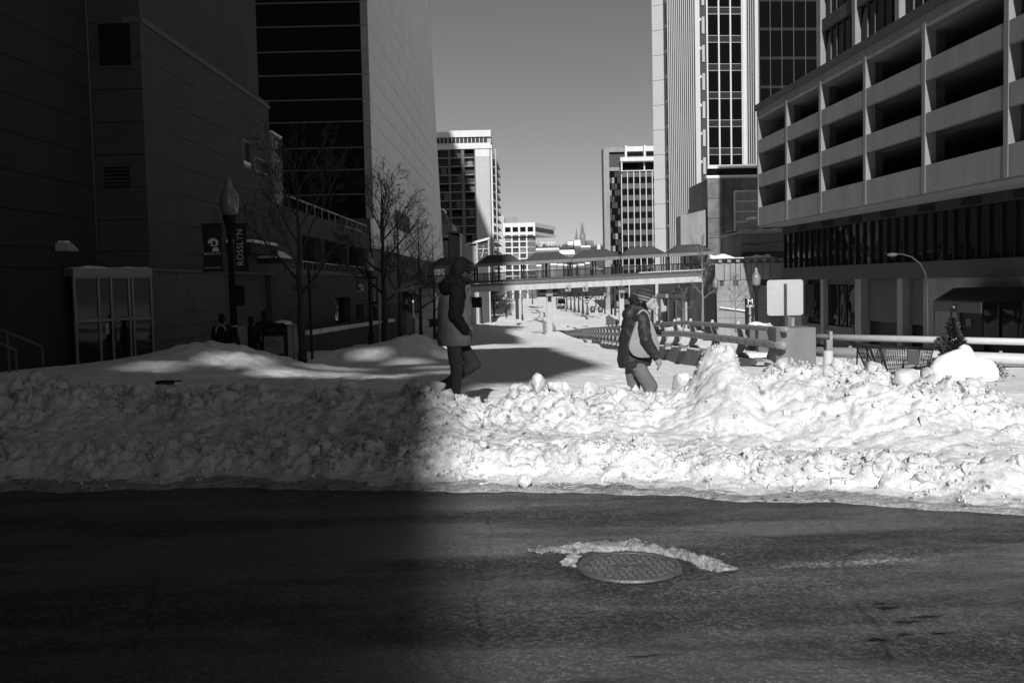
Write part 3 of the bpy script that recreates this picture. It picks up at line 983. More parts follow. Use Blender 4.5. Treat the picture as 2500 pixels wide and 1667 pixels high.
# ================================================================ left: dark concrete block on the corner
cA = P(245, 690, 31.0)
uA = Vector((0.04, 1.0)).normalized()
cB = P(368, 690, 31.0)
uC = Vector((0.012, 1.0)).normalized()
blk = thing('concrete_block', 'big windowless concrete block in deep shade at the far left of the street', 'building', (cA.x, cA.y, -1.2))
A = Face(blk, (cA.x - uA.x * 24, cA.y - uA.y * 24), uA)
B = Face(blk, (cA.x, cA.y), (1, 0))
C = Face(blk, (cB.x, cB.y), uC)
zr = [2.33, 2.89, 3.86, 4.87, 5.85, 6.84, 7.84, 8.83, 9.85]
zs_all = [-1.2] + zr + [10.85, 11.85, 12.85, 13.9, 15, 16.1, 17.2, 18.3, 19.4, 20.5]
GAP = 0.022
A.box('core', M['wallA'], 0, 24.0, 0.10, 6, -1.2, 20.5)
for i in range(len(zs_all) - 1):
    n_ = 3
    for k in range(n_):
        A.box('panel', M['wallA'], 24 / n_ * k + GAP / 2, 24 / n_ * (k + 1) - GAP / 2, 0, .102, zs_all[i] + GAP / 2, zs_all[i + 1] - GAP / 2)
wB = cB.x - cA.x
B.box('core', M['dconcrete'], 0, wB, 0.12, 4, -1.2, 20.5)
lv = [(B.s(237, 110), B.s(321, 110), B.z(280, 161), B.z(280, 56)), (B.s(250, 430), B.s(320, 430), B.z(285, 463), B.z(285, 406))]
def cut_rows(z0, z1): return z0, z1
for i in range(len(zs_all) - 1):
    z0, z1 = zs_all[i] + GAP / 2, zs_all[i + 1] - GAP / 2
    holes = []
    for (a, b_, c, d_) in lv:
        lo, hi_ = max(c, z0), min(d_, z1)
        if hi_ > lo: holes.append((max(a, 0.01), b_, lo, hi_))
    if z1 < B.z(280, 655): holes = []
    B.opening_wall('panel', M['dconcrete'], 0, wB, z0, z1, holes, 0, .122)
for k, (a, b_, c, d_) in enumerate(lv):
    v = B.box('louvre_vent', M['black'], a, b_, .10, .118, c, d_)
    fr_ = B.put(MB().box(a - .04, a + .03, -.02, .05, c - .1, d_ + .04).box(b_ - .03, b_ + .05, -.02, .05, c - .1, d_ + .04)
                .box(a + .03, b_ - .03, -.02, .05, d_ - .03, d_ + .04).box(a + .03, b_ - .03, -.03, .05, c - .1, c), 'vent_frame', M['dconcrete'])
    nl = 20 if k == 0 else 6
    h = (d_ - c - .03) / nl
    slat = MB().hexa([(a + .03, .0, c + .004), (b_ - .03, .0, c + .004), (b_ - .03, .012, c), (a + .03, .012, c),
                      (a + .03, .06, c + h * .72), (b_ - .03, .06, c + h * .72), (b_ - .03, .072, c + h * .70), (a + .03, .072, c + h * .70)]).mesh('slat')
    slat.materials.append(M['darkgrey'])
    for q in range(nl):
        o = obj('slat', slat, None, None); B.set(o); o.location.z += q * h
B.put(MB().tube([(-.06, -.09, -1.0), (-.06, -.09, 20)], .075, 10), 'drain_pipe', M['midgrey'], smooth=True)
LC = C.s(660, 400)
LC = 15.5
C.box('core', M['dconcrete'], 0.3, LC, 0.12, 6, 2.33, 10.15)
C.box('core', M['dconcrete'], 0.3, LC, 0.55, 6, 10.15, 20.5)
win = [(C.s(593, 370), C.s(609, 370), C.z(600, 403), C.z(600, 345)), (C.s(622, 400), C.s(650, 400), C.z(636, 418), C.z(636, 390))]
for i in range(1, len(zs_all) - 1):
    z0, z1 = zs_all[i] + GAP / 2, zs_all[i + 1] - GAP / 2
    if zs_all[i] >= 9.8:
        break
    holes = []
    for (a, b_, c, d_) in win:
        lo, hi_ = max(c, z0), min(d_, z1)
        if hi_ > lo: holes.append((a, b_, lo, hi_))
    C.opening_wall('panel', M['dconcrete'], 0.0, LC, z0, z1, holes, 0, .122)
C.box('ledge', M['midgrey'], -.03, LC, -.07, .5, 9.86, 10.02)
C.box('ledge', M['dconcrete'], 0, LC, -.02, .5, 10.02, 10.16)
up_s = [0.12, 3.2, 6.3, 8.6, 10.9, 13.2, LC]
for i in range(len(up_s) - 1):
    for k in range(5):
        C.box('upper_panel', M['dconcrete'], up_s[i] + .012, up_s[i + 1] - .012, .43, .552, 10.17 + k * 2.07 + .01, 10.17 + (k + 1) * 2.07 - .01)
for (a, b_, c, d_) in win:
    w_ = C.box('window', M['glass'], a, b_, .13, .15, c, d_)
    C.put(MB().box(a - .03, a + .03, -.03, .1, c, d_).box(a, b_, -.03, .1, d_ - .03, d_ + .03).box(a, b_, -.04, .13, c - .12, c), 'window_frame', M['concrete'])
C.put(MB().box(win[0][0], win[0][1], -.05, .12, win[0][2], win[0][2] + .16), 'sill_snow', M['clean'], bevel=.04)
# stone tiles of the ground storey, one by one
sT0, sT1 = 0.0, C.s(552, 760)
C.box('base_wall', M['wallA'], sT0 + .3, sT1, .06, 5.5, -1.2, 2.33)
C.box('ledge', M['midgrey'], -.05, LC, -.09, .3, 2.25, 2.35)
tile = MB().box(.008, .762, 0, .062, .008, .442).mesh('stone_tile'); tile.materials.append(M['stone'])
rt_ = random.Random(5)
for rr in range(8):
    z = 2.24 - .45 * (rr + 1)
    s = -(0.385 if rr % 2 else 0.0)
    while s < sT1 - .05:
        if s >= -.001 and s + .77 <= sT1:
            o = obj('stone_tile', tile, None); C.set(o)
            o.location += Vector((C.u.x * s, C.u.y * s, z)); o.location += Vector((C.n.x, C.n.y, 0)) * rt_.uniform(0, .012)
        elif s < 0:
            C.box('stone_tile', M['stone'], .008, s + .762, 0, .062, z + .008, z + .442)
        else:
            C.box('stone_tile', M['stone'], s + .008, sT1 - .008, 0, .062, z + .008, z + .442)
        s += .77
# ground storey tiles on the camera-facing return
for rr in range(8):
    z = 2.24 - .45 * (rr + 1)
    for (a, b_) in ((wB - .75, wB - .06),):
        B.box('stone_tile', M['stone'], a + .008, b_ - .008, -.06, -.001, z + .008, z + .442)
B.box('ledge', M['midgrey'], 0, wB + .05, -.09, 0.0, 2.25, 2.35)
# roller shutter set back in the street wall
sR0, sR1 = sT1 + .12, C.s(672, 760, .35)
C.box('shutter_jamb', M['dconcrete'], sT1, sR0, .0, 5.5, -1.2, 2.33)
nsl = 44
sl = MB().hexa([(sR0, .30, 0), (sR1, .30, 0), (sR1, .40, 0), (sR0, .40, 0), (sR0, .34, .072), (sR1, .34, .072), (sR1, .40, .072), (sR0, .40, .072)]).mesh('shutter_slat')
sl.materials.append(M['midgrey'])
for k in range(nsl):
    o = obj('shutter_slat', sl, None); C.set(o); o.location.z += -1.15 + k * .0775
C.box('shutter_head', M['dconcrete'], sR0, sR1, .02, .42, 2.27, 2.45)
C.box('end_wall', M['dconcrete'], sR1, LC, 0.02, 5.5, -1.2, 2.33)
# snow-topped hood above the shutter
h0, h1 = C.s(548, 540), C.s(620, 560)
hood = C.put(MB().box(h0, h1, -1.0, .0, 3.05, 3.45), 'entrance_hood', M['wallA'])
C.put(MB().box(h0 - .02, h1 + .02, -1.02, .0, 3.452, 3.58), 'hood_snow', M['clean'], bevel=.05)
C.put(MB().box(h1 + .3, h1 + 2.2, -1.1, .0, 2.75, 2.95), 'entrance_hood', M['wallA'])
C.put(MB().hexa([(h1 + .25, -1.15, 2.952), (h1 + 2.25, -1.15, 2.952), (h1 + 2.25, .0, 2.952), (h1 + .25, .0, 2.952),
                 (h1 + .5, -.8, 3.3), (h1 + 1.9, -.8, 3.28), (h1 + 1.9, .0, 3.32), (h1 + .5, .0, 3.34)]), 'hood_snow', M['clean'], bevel=.08)

# little lamp box on the dark wall
wp = A.at(147, 605)
wl_ = thing('wall_light', 'small pale wedge shaped wall light with a snow cap on the dark wall', 'wall light', A.world(wp[0], 0, wp[1]), A.ang)
MB().hexa([(-.28, -.42, -.10), (.30, -.42, -.10), (.30, 0, -.10), (-.28, 0, -.10), (-.28, -.30, .13), (.12, -.30, .13), (.12, 0, .13), (-.28, 0, .13)]).build('housing', M['offwhite'], wl_)
MB().box(-.2, .1, -.26, -.02, .131, .19).build('snow_cap', M['clean'], wl_, bevel=.03)

# glass entrance vestibule in the corner
vx0, vx1, vY = P(180, 690, 30.2).x, P(366, 690, 30.2).x, 30.2
ve = thing('glass_vestibule', 'glass entrance vestibule with double doors and snow on its flat roof', 'vestibule', (vx0, vY, -1.0))
pv0, pv1 = P(180, 690, 28.6), P(367, 690, 30.9)
ve.location = (pv0.x, pv0.y, -1.0)
vx0, vY = pv0.x, pv0.y
V = Face(ve, (pv0.x, pv0.y), (pv1.x - pv0.x, pv1.y - pv0.y))
vw = math.hypot(pv1.x - pv0.x, pv1.y - pv0.y)
V.put(MB().box(-.05, vw + .05, -.06, .72, 2.10, 2.34), 'roof_slab', M['steel'], bevel=.01)
gx_, gy_ = np.meshgrid(np.linspace(-.08, vw + .08, 50), np.linspace(-.08, .70, 12))
ed = np.minimum(np.minimum(gx_ + .08, vw + .08 - gx_) / .15, np.minimum(gy_ + .08, .9 - gy_) / .15)
gz_ = 2.335 + np.clip(ed, 0, 1) * (0.02 + .16 * np.clip(fbm(gx_ * 1.6, gy_ * 1.3, 8, 3) - .3, 0, 1)) - .004
o = obj('roof_snow', grid_mesh('roof_snow', gx_, gy_, gz_), M['clean']); V.set(o)
mull = [0.0, V.s(242, 760), V.s(273, 760), V.s(316, 760), V.s(325, 760), vw]
for s in mull:
    V.box('mullion', M['steel'], s - .035, s + .035, -.03, .05, -1.0, 2.10)
for i in range(len(mull) - 1):
    a, b_ = mull[i] + .036, mull[i + 1] - .036
    if b_ - a < .05: continue
    for (c, d_) in ((-1.0, .78), (.86, 2.05)):
        V.box('pane', M['pane'], a, b_, 0, .012, c, d_)
    V.box('push_rail', M['steel'], a, b_, -.045, .03, .78, .86)
    V.box('head_rail', M['steel'], a, b_, -.02, .03, 2.05, 2.10)
for (px, py, w_, h_) in ((262, 802, .12, .32), (288, 782, .11, .07)):
    q = V.at(px, py)
    V.box('paper_notice', M['offwhite'], q[0] - w_ / 2, q[0] + w_ / 2, -.004, -.001, q[1] - h_ / 2, q[1] + h_ / 2)
# glazed side screen to the left of it
q0 = V.s(100, 760)
V.box('side_pane', M['pane'], q0, -.05, .5, .512, -1.0, 2.0)
V.box('side_frame', M['steel'], q0 - .04, q0 + .04, .46, .55, -1.0, 2.05)
V.box('side_frame', M['steel'], q0, -.05, .46, .55, 2.0, 2.08)
V.box('back_wall', M['black'], q0 - .2, vw, .70, .74, -1.0, 2.09)

# stair railings at the picture's left edge
for k, (pts, posts, lab) in enumerate((([(-60, 780), (103, 846)], [(103, 846, 900), (17, 811, 910)], 'long steel stair handrail sloping down at the far left'),
                                  ([(-60, 812), (38, 854)], [(38, 854, 912), (20, 846, 912)], 'short steel stair handrail nearest the left edge'))):
    Yd = 20.5 - k * 1.2
    hr = thing('stair_handrail', lab, 'handrail', (P(38, 900, Yd).x, Yd, -.6), group='stair handrails')
    def loc(px, py): return P(px, py, Yd) - hr.location
    MB().tube([loc(*p) for p in pts], .028, 8).build('top_rail', M['midgrey'], hr, smooth=True)
    for (px, pa, pb) in posts:
        a = loc(px, pa); MB().tube([a, (a.x, a.y, -.3)], .024, 8).build('post', M['midgrey'], hr, smooth=True)

# ================================================================ left: arcaded podium along the street
uP = Vector((0.004, 1.0)).normalized()
pA = P(660, 690, 0.1)
p0 = Vector((-11.05, 46.0))
pod = thing('arcade_podium', 'long low building with a balcony arcade and snowy terrace along the left sidewalk', 'building', (p0.x, p0.y, -4))
D = Face(pod, (p0.x, p0.y), uP)
LD = 62.0
holes = []
arc_cols = [D.s(p, 620) for p in (735, 790, 850, 893, 925, 950, 970, 987)]
for i in range(len(arc_cols) - 1):
    holes.append((arc_cols[i] + .28, arc_cols[i + 1] - .28, 2.62, 4.45))
wz = [(D.s(818, 760), D.s(856, 760), -1.35, .95), (D.s(870, 760), D.s(888, 760), -1.4, .35), (D.s(905, 760), D.s(920, 760), -1.5, .3), (D.s(938, 760), D.s(950, 760), -1.5, .3)]
D.opening_wall('street_wall', M['dconcrete'], 0, LD, -4, 5.65, holes + wz, 0, .5)
for z in (-.35, .45, 1.25):
    D.box('joint_band', M['wallA'], 0.0, wz[0][0] - .3, -.004, .002, z, z + .03)
D.box('floor_band', M['midgrey'], 2.8, LD, -.08, .45, 2.36, 2.60)
D.box('core', M['wallA'], .2, LD, 3.0, 16, -4, 5.6)
D.box('arcade_floor', M['wallA'], .2, LD, .5, 3.0, 2.2, 2.5)
D.box('arcade_ceiling', M['wallA'], .2, LD, .5, 3.0, 4.5, 5.6)
for (a, b_, c, d_) in wz:
    D.box('window_pane', M['glass2'], a, b_, .42, .45, c, d_)
    D.box('window_rail', M['steel'], a, b_, .2, .24, c + .52, c + .57)
for i in range(len(arc_cols) - 1):
    a, b_ = arc_cols[i] + .28, arc_cols[i + 1] - .28
    rb = MB().box(a, b_, .1, .15, 3.02, 3.07)
    nb = max(3, int((b_ - a) / .75))
    for k in range(nb + 1):
        s = a + (b_ - a) * k / nb
        rb.box(s - .02, s + .02, .11, .14, 2.6, 3.02)
    D.put(rb, 'balcony_railing', M['alu'])
    for k in range(2):
        s = a + (b_ - a) * (k + .5) / 2
        D.box('arcade_door', M['glass2'] if k else M['wallA'], s - .7, s + .7, 2.93, 2.98, 2.5, 4.3)
# terrace: parapet rail, snow
tr_ = MB()
D.put(MB().box(3.0, LD, .2, .26, 6.28, 6.36), 'terrace_rail', M['offwhite'])
for k in range(22):
    s = 3.0 + k * 2.2
    D.box('terrace_post', M['steel'], s, s + .05, .2, .25, 5.6, 6.28)
gx_, gy_ = np.meshgrid(np.linspace(.3, LD, 160), np.linspace(-.02, 8, 14))
o = obj('terrace_snow', grid_mesh('terrace_snow', gx_, gy_, 5.64 + sm(-.05, .6, gy_) * (0.06 + .75 * np.clip(fbm(gx_ * .45, gy_ * .5, 18, 4) - .32, 0, 1))), M['clean']); D.set(o)
D.box('corner_pier', M['concrete'], 1.0, 3.0, -.03, 3.0, 5.65, 8.9)
D.box('corner_pier_snow', M['clean'], .95, 3.05, -.06, 3.0, 8.9, 8.98)
D.box('wall_sign', M['wallA'], D.s(716, 703), D.s(782, 703), -.05, -.002, D.z(750, 707), D.z(750, 696))
D.box('door', M['wallA'], D.s(693, 770), D.s(706, 770), -.03, -.002, -1.7, .3)
# low wall in front of it, white strips on top standing in for sunlight
lw = thing('ramp_wall', 'low dark retaining wall with a white strip for its sunlit top in front of the arcade', 'wall', (-9.6, 47, -3))
E = Face(lw, (-9.6, 45.0), (0.012, 1))
b = MB()
for k in range(24):
    a, c = k * 2.0, k * 2.0 + 1.98
    za, zc = -.58 - .018 * a, -.58 - .018 * c
    b.hexa([(a, 0, -4), (c, 0, -4), (c, .3, -4), (a, .3, -4), (a, 0, za), (c, 0, zc), (c, .3, zc), (a, .3, za)])
E.put(b, 'wall', M['dconcrete'])
b = MB()
for k in range(12):
    a, c = 2.5 + k * 2.6, 2.5 + k * 2.6 + 2.2
    za, zc = -.577 - .018 * a, -.577 - .018 * c
    b.hexa([(a, -.02, za), (c, -.02, zc), (c, .3, zc), (a, .3, za), (a, 0, za + .22), (c, 0, zc + .22), (c, .28, zc + .22), (a, .28, za + .22)])
E.put(b, 'sunlit_strip', M['clean'])

# ================================================================ left: office tower
ot = thing('office_tower', 'tall office tower with a dark glass front and a pale ribbed precast side', 'tower', (-11, 78, -4))
tx0, tx1 = P(640, 300, 78).x, P(905, 300, 78).x
T0 = Face(ot, (tx0 - 8, 78), (1, 0))
w_ = tx1 - tx0 + 8
gl1 = T0.s(884, 200)
zrow = [6.9, 8.8, 10.7, 12.4, 14.4, 16.1, 18.0, 19.8, 21.7, 23.5, 25.4, 27.2]
uT = Vector((0.007, 1.0)).normalized()
T1 = Face(ot, (tx1, 78), uT)
LT = 57.0
T0.box('core', M['dconcrete'], -45, w_ - .3, .25, 56, 0, 115)
b = MB().prism([(-45, 115), (w_ - 4.5, 115), (w_ - 17, 150), (-45, 150)], 40, 56)
T0.put(b, 'crown', M['dconcrete'])  # unseen top, added and sloped to cast the slanting shadow on the hotel
for i in range(len(zrow) - 1):
    nb = 4
    for k in range(nb):
        a, c = gl1 * k / nb, gl1 * (k + 1) / nb
        T0.box('glass_pane', M['glassl'], a + .005, c - .005, .1 + .006 * ((i * 3 + k) % 3), .2, zrow[i] + .03, zrow[i + 1] - .03)
    T0.box('transom', M['midgrey'], 0, gl1, .06, .2, zrow[i + 1] - .045, zrow[i + 1] + .045)
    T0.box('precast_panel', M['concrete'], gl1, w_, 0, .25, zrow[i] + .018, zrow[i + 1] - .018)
for i in range(len(zrow) - 1):
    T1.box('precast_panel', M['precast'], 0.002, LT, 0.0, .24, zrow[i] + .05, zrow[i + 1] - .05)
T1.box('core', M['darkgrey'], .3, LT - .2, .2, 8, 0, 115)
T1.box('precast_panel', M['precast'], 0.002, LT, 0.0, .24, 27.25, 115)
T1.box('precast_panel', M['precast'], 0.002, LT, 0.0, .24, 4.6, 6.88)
T1.box('wall_sign', M['midgrey'], T1.s(963, 520), T1.s(998, 520), -.12, -.002, T1.z(980, 562), T1.z(980, 522))
# sloping buttress at its far corner
T1.put(MB().hexa([(LT - .1, -.0, -3), (LT + 3.2, -1.2, -3), (LT + 3.2, 3, -3), (LT - .1, 3, -3), (LT - .1, 0, 40), (LT + .3, -.05, 40), (LT + .3, 3, 40), (LT - .1, 3, 40)]), 'buttress', M['precast'])
# ================================================================ hotel, far left
HY = 330.0
ht = thing('hotel_tower', 'tall hotel block with recessed balconies half in shadow beyond the office tower', 'tower', (P(1120, 690, HY).x, HY, -9))
H = Face(ht, (P(1030, 690, HY).x, HY), (1, 0))
def hs(px): return H.s(px, 450)
zt = H.z(1150, 361)
fl = 2.785
H.box('core', M['midgrey'], 0, hs(1202), 2.2, 40, -9, zt - .5)
H.box('end_wall', M['offwhite'], hs(1162), hs(1197), .0, 2.2, -9, H.z(1180, 383))
H.box('end_wall_top', M['white'], hs(1162), hs(1197), -.12, 2.2, H.z(1180, 383), zt - .4)
H.box('corner_pier', M['white'], hs(1199), hs(1203), -.05, 2.2, -9, zt - .4)
bays = [(1030, 1062), (1067, 1096), (1101, 1127), (1135, 1159)]
pier_px = [(1062, 1067), (1096, 1101), (1127, 1135), (1159, 1162)]
for (a, c) in pier_px:
    H.box('pier', M['midgrey'], hs(a), hs(c), 0, 2.2, -9, zt)
nf = 21
for k in range(nf):
    z = zt - .4 - (k + 1) * fl
    H.box('balcony_slab', M['concrete'], 0, hs(1159), .1, 2.2, z - .12, z + .14)
    for (a, c) in bays:
        a_, c_ = hs(a) + .1, hs(c) - .1
        H.box('window', M['glassg'] if (k * 7 + a) % 5 else M['glass'], a_, c_, 1.9, 2.0, z + .14, z + fl - .12)
        if (k * 5 + a) % 3 == 0:
            m_ = a_ + (c_ - a_) * (.3 + .4 * ((k * 13 + a) % 7) / 7)
            H.box('curtain', M['curtain'], m_, min(m_ + 1.6, c_), 1.84, 1.89, z + .2, z + fl - .2)
        rb = MB().box(a_, c_, .18, .24, z + 1.1, z + 1.18).box(a_, c_, .18, .24, z + .6, z + .66)
        nb = 5
        for q in range(nb + 1):
            s_q = a_ + (c_ - a_) * q / nb
            rb.box(s_q - .04, s_q + .04, .18, .24, z + .14, z + 1.1)
        H.put(rb, 'balcony_railing', M['darkgrey'])
# top storey and roof band
H.box('cornice', M['white'], 0, hs(1203), -.5, 2.3, zt - .4, zt + .75)
H.box('cornice', M['white'], 0, hs(1200), -.1, 2.3, zt + .75, zt + 1.5)
z2, z3 = zt + 1.5, H.z(1150, 335)
H.box('attic_core', M['offwhite'], 0, hs(1201), .6, 30, z2, z3)
for k in range(16):
    a = 1048 + k * 9.6
    if a + 9 > 1197: break
    H.box('attic_window', M['glassg'], hs(a) + .1, hs(a + 9.6) - .1, .3, .58, z2 + .1, z3 - .1)
    H.box('attic_mullion', M['white'], hs(a) - .1, hs(a) + .1, .15, .58, z2, z3)
H.box('roof_band', M['white'], 0, hs(1201), -.4, 30, z3, H.z(1150, 319))
# side with stacked balconies
sB = Face(ht, (H.p0.x + hs(1203), HY + 4), (0.035, 1))
LS = 34
for k in range(nf):
    z = zt - .4 - (k + 1) * fl
    sB.box('side_slab', M['concrete'], 0, LS, -1.1, 0, z - .15, z + .15)
    sB.box('side_window', M['glass'], 0.2, LS, .0, .1, z + .15, z + fl - .15)
    sB.box('side_rail', M['darkgrey'], 0, LS, -1.1, -1.05, z + .9, z + 1.0)
sB.box('side_post', M['offwhite'], -.2, .3, -1.3, -.9, -9, zt)
H.box('side_core', M['midgrey'], hs(1202), hs(1203), 2.2, 40, -9, zt)

# small slope-roofed and boxy buildings in front of the hotel
mb = thing('mansard_house', 'low building with a ribbed mansard roof beside the pale tower side', 'building', (P(1075, 690, 190).x, 190, -6))
K = Face(mb, (P(1040, 690, 190).x, 190), (1, 0))
k0, k1 = 0, K.s(1094, 540)
zb, ztop = K.z(1075, 545), K.z(1070, 512)
K.box('wall', M['concrete'], 0, K.s(1104, 560), .6, 16, -6, zb)
K.put(MB().hexa([(k0, 0, zb), (k1, 0, zb), (k1, 12, zb), (k0, 12, zb), (k0, 1.2, ztop), (k1 - 1.0, 1.2, ztop), (k1 - 1.0, 11, ztop), (k0, 11, ztop)]), 'roof', M['midgrey'])
for q in range(12):
    f_ = q / 11
    K.put(MB().hexa([(k1 * f_, -.05, zb), (k1 * f_ + .14, -.05, zb), (k1 * f_ + .14, .1, zb), (k1 * f_, .1, zb),
                     ((k1 - 1) * f_, 1.12, ztop), ((k1 - 1) * f_ + .14, 1.12, ztop), ((k1 - 1) * f_ + .14, 1.3, ztop), ((k1 - 1) * f_, 1.3, ztop)]), 'roof_rib', M['alu'])
K.box('roof_snow', M['clean'], k0, k1 - .9, 1.1, 11, ztop, ztop + .3)
K.box('window', M['glass'], K.s(1063, 560), K.s(1070, 560), .5, .59, zb - 4, zb - .8)

bb = thing('stair_block', 'plain boxy grey block with a flat white edged roof left of the covered bridge', 'building', (P(1090, 690, 150).x, 150, -6))
J = Face(bb, (P(1045, 690, 150).x, 150), (1, 0))
J.box('wall', M['dconcrete'], 0, J.s(1078, 600), 0, 12, -6, J.z(1060, 581))
J.box('pier', M['concrete'], J.s(1078, 600), J.s(1093, 600), -.4, 12, -6, J.z(1085, 588))
J.box('tall_wall', M['midgrey'], J.s(1095, 600), J.s(1127, 600), .5, 12, -6, J.z(1110, 570))
J.put(MB().hexa([(J.s(1095), .5, J.z(1110, 570)), (J.s(1127), .5, J.z(1110, 578)), (J.s(1127), 12, J.z(1110, 578)), (J.s(1095), 12, J.z(1110, 570)),
                 (J.s(1095), .5, J.z(1110, 563)), (J.s(1119), .5, J.z(1110, 565)), (J.s(1119), 12, J.z(1110, 565)), (J.s(1095), 12, J.z(1110, 563))]), 'wall_top', M['midgrey'])
J.box('roof_edge', M['offwhite'], -.4, J.s(1094, 590), -.6, 12, J.z(1060, 581), J.z(1060, 576))

# glazed lean-to with a sloping roof
gr = thing('glass_pavilion', 'glazed pavilion with a steep single pitch roof and clock hands on its wall', 'pavilion', (P(1160, 690, 175).x, 175, -6))
G = Face(gr, (P(1136, 690, 175).x, 175), (1, 0))
g1 = G.s(1193, 600); zl, zh = G.z(1137, 599), G.z(1193, 581); zbt = -6
MBp = MB().prism([(0.1, zbt), (g1, zbt), (g1, zh - .2), (0.1, zl - .2)], .3, 8)
G.put(MBp, 'glazing', M['glassg'])
G.box('wall_panel', M['offwhite'], .1, G.s(1163, 600), .05, .29, zbt, zl - .1)
G.box('dark_panel', M['darkgrey'], G.s(1166, 600), g1 - .1, .15, .29, zbt, zl + .2)
G.put(MB().hexa([(-.2, -.3, zl - .25), (g1 + .2, -.3, zh - .25), (g1 + .2, 8, zh - .25), (-.2, 8, zl - .25), (-.2, -.3, zl + .15), (g1 + .2, -.3, zh + .15), (g1 + .2, 8, zh + .15), (-.2, 8, zl + .15)]), 'roof', M['white'])
for p in (1137, 1164.5, 1193):
    s_ = G.s(p, 600)
    G.box('mullion', M['offwhite'], s_ - .12, s_ + .12, -.05, .2, zbt, zl + (zh - zl) * s_ / g1 - .25)
G.box('transom', M['offwhite'], 0, g1, -.04, .2, G.z(1160, 609), G.z(1160, 607))
cxk, czk = G.s(1180, 618), G.z(1180, 618)
G.put(MB().tube([(cxk + .1, -.1, czk + .9), (cxk - .1, -.1, czk - .1), (cxk - .4, -.1, czk - .8)], .09, 6), 'clock_hand', M['white'])
for (dx, dz) in ((0, 1.2), (.55, 0), (-.55, 0), (0, -1.2)):
    G.box('clock_mark', M['white'], cxk + dx - .13, cxk + dx + .13, -.08, .0, czk + dz - .06, czk + dz + .06)

# white modernist block
WY = 500.0
wb = thing('white_office', 'white gridded office block with an overhanging top floor beyond the covered bridge', 'building', (P(1265, 690, WY).x, WY, -8))
Wf = Face(wb, (P(1216, 690, WY).x, WY), (1, 0))
def ws(px): return Wf.s(px, 600)
Wf.box('service_wall', M['offwhite'], 0, ws(1232), -1, 30, -8, Wf.z(1225, 527))
Wf.box('core', M['midgrey'], ws(1230), ws(1308), 2, 40, -8, Wf.z(1260, 576))
cols = [1232, 1250, 1268, 1286]
rowy = [576, 590, 604, 618, 632, 646, 660, 674, 688]
for i in range(len(rowy) - 1):
    for k in range(3):
        Wf.box('window', M['glassg'] if (i + k) % 4 else M['curtain'], ws(cols[k]) + .4, ws(cols[k + 1]) - .4, 1.2, 1.9, Wf.z(1260, rowy[i + 1]) + .35, Wf.z(1260, rowy[i]) - .35)
    Wf.box('floor_beam', M['white'], ws(1231), ws(1290), .2, 1.9, Wf.z(1260, rowy[i]) - .3, Wf.z(1260, rowy[i]) + .3)
for c_ in cols:
    Wf.box('column', M['white'], ws(c_) - .35, ws(c_) + .35, -.2, 1.9, -8, Wf.z(1260, 575))
Wf.box('side_wall', M['midgrey'], ws(1290), ws(1308), 1.5, 2.0, -8, Wf.z(1300, 576))
for i in range(len(rowy) - 1):
    Wf.box('side_band', M['concrete'], ws(1290), ws(1308), 1.2, 1.5, Wf.z(1260, rowy[i]) - .35, Wf.z(1260, rowy[i]) + .35)
z0, z1, z2, z3 = Wf.z(1265, 574), Wf.z(1265, 567), Wf.z(1265, 555), Wf.z(1265, 545)
uW = Vector((0.28, 1)).normalized()
def over(zA, zB, m, name, off=0.0):
    e = ws(1307) - off
    Wf.put(MB().hexa([(ws(1229) + off, -2 + off, zA), (e, -2 + off, zA), (e + 12, 38, zA), (ws(1229) + off, 38, zA),
                      (ws(1229) + off, -2 + off, zB), (e, -2 + off, zB), (e + 12, 38, zB), (ws(1229) + off, 38, zB)]), name, m)
over(z0, z1, M['white'], 'overhang_floor')
over(z1, z2, M['glass'], 'overhang_glazing', .9)
over(z2, z3, M['white'], 'overhang_roof')
for k in range(5):
    s_ = ws(1229 + k * 18.3)
    Wf.box('overhang_mullion', M['white'], s_, s_ + 1.0, -2.2, -1.0, z1 - 2, z3 + .1)
Wf.box('roof_plant', M['concrete'], ws(1231), ws(1266), 6, 20, z3, Wf.z(1250, 528))
rq = random.Random(4)
for k in range(9):
    s_ = ws(1232 + k * 6.2)
    Wf.box('roof_antenna', M['steel'], s_, s_ + .25, 8, 8.3, z3, z3 + rq.uniform(2.5, 6))

# ================================================================ right: brown-glass block in the distance
RY = 300.0
rb_ = thing('ribbed_office', 'distant dark glass office with white mullions and a flat white roof band', 'building', (P(1545, 690, RY).x, RY, -8))
Rf = Face(rb_, (P(1478, 690, RY).x, RY), (1, 0))
def rs(px): return Rf.s(px, 500)
Rf.box('core', M['darkgrey'], rs(1488), rs(1640), 3, 12, -8, Rf.z(1540, 372))
Rf.box('end_pier', M['concrete'], 0, rs(1489), 0, 6, -8, Rf.z(1485, 361))
Rf.box('recess_wall', M['glass'], rs(1489), rs(1517), 2.5, 3, -8, Rf.z(1500, 416))
for k in range(26):
    for q in range(4):
        a = rs(1489 + q * 7) + .06; c_ = rs(1489 + (q + 1) * 7) - .06
        zz = Rf.z(1500, 416) - (k + 1) * 1.86
        if zz < -7: continue
        rr = (k * 7 + q * 3) % 11
        Rf.box('side_window', M['glass'] if rr < 5 else (M['glassg'] if rr < 10 else M['concrete']), a, c_, 2.25, 2.5, zz + .07, zz + 1.79)
Rf.box('recess_band', M['concrete'], rs(1489), rs(1517), 1.8, 3, Rf.z(1500, 416), Rf.z(1500, 406))
Rf.box('recess_top', M['dconcrete'], rs(1489), rs(1528), 1.6, 3, Rf.z(1500, 406), Rf.z(1500, 372))
Rf.box('roof_band', M['concrete'], rs(1489), rs(1527), .4, 3, Rf.z(1500, 371), Rf.z(1500, 360))
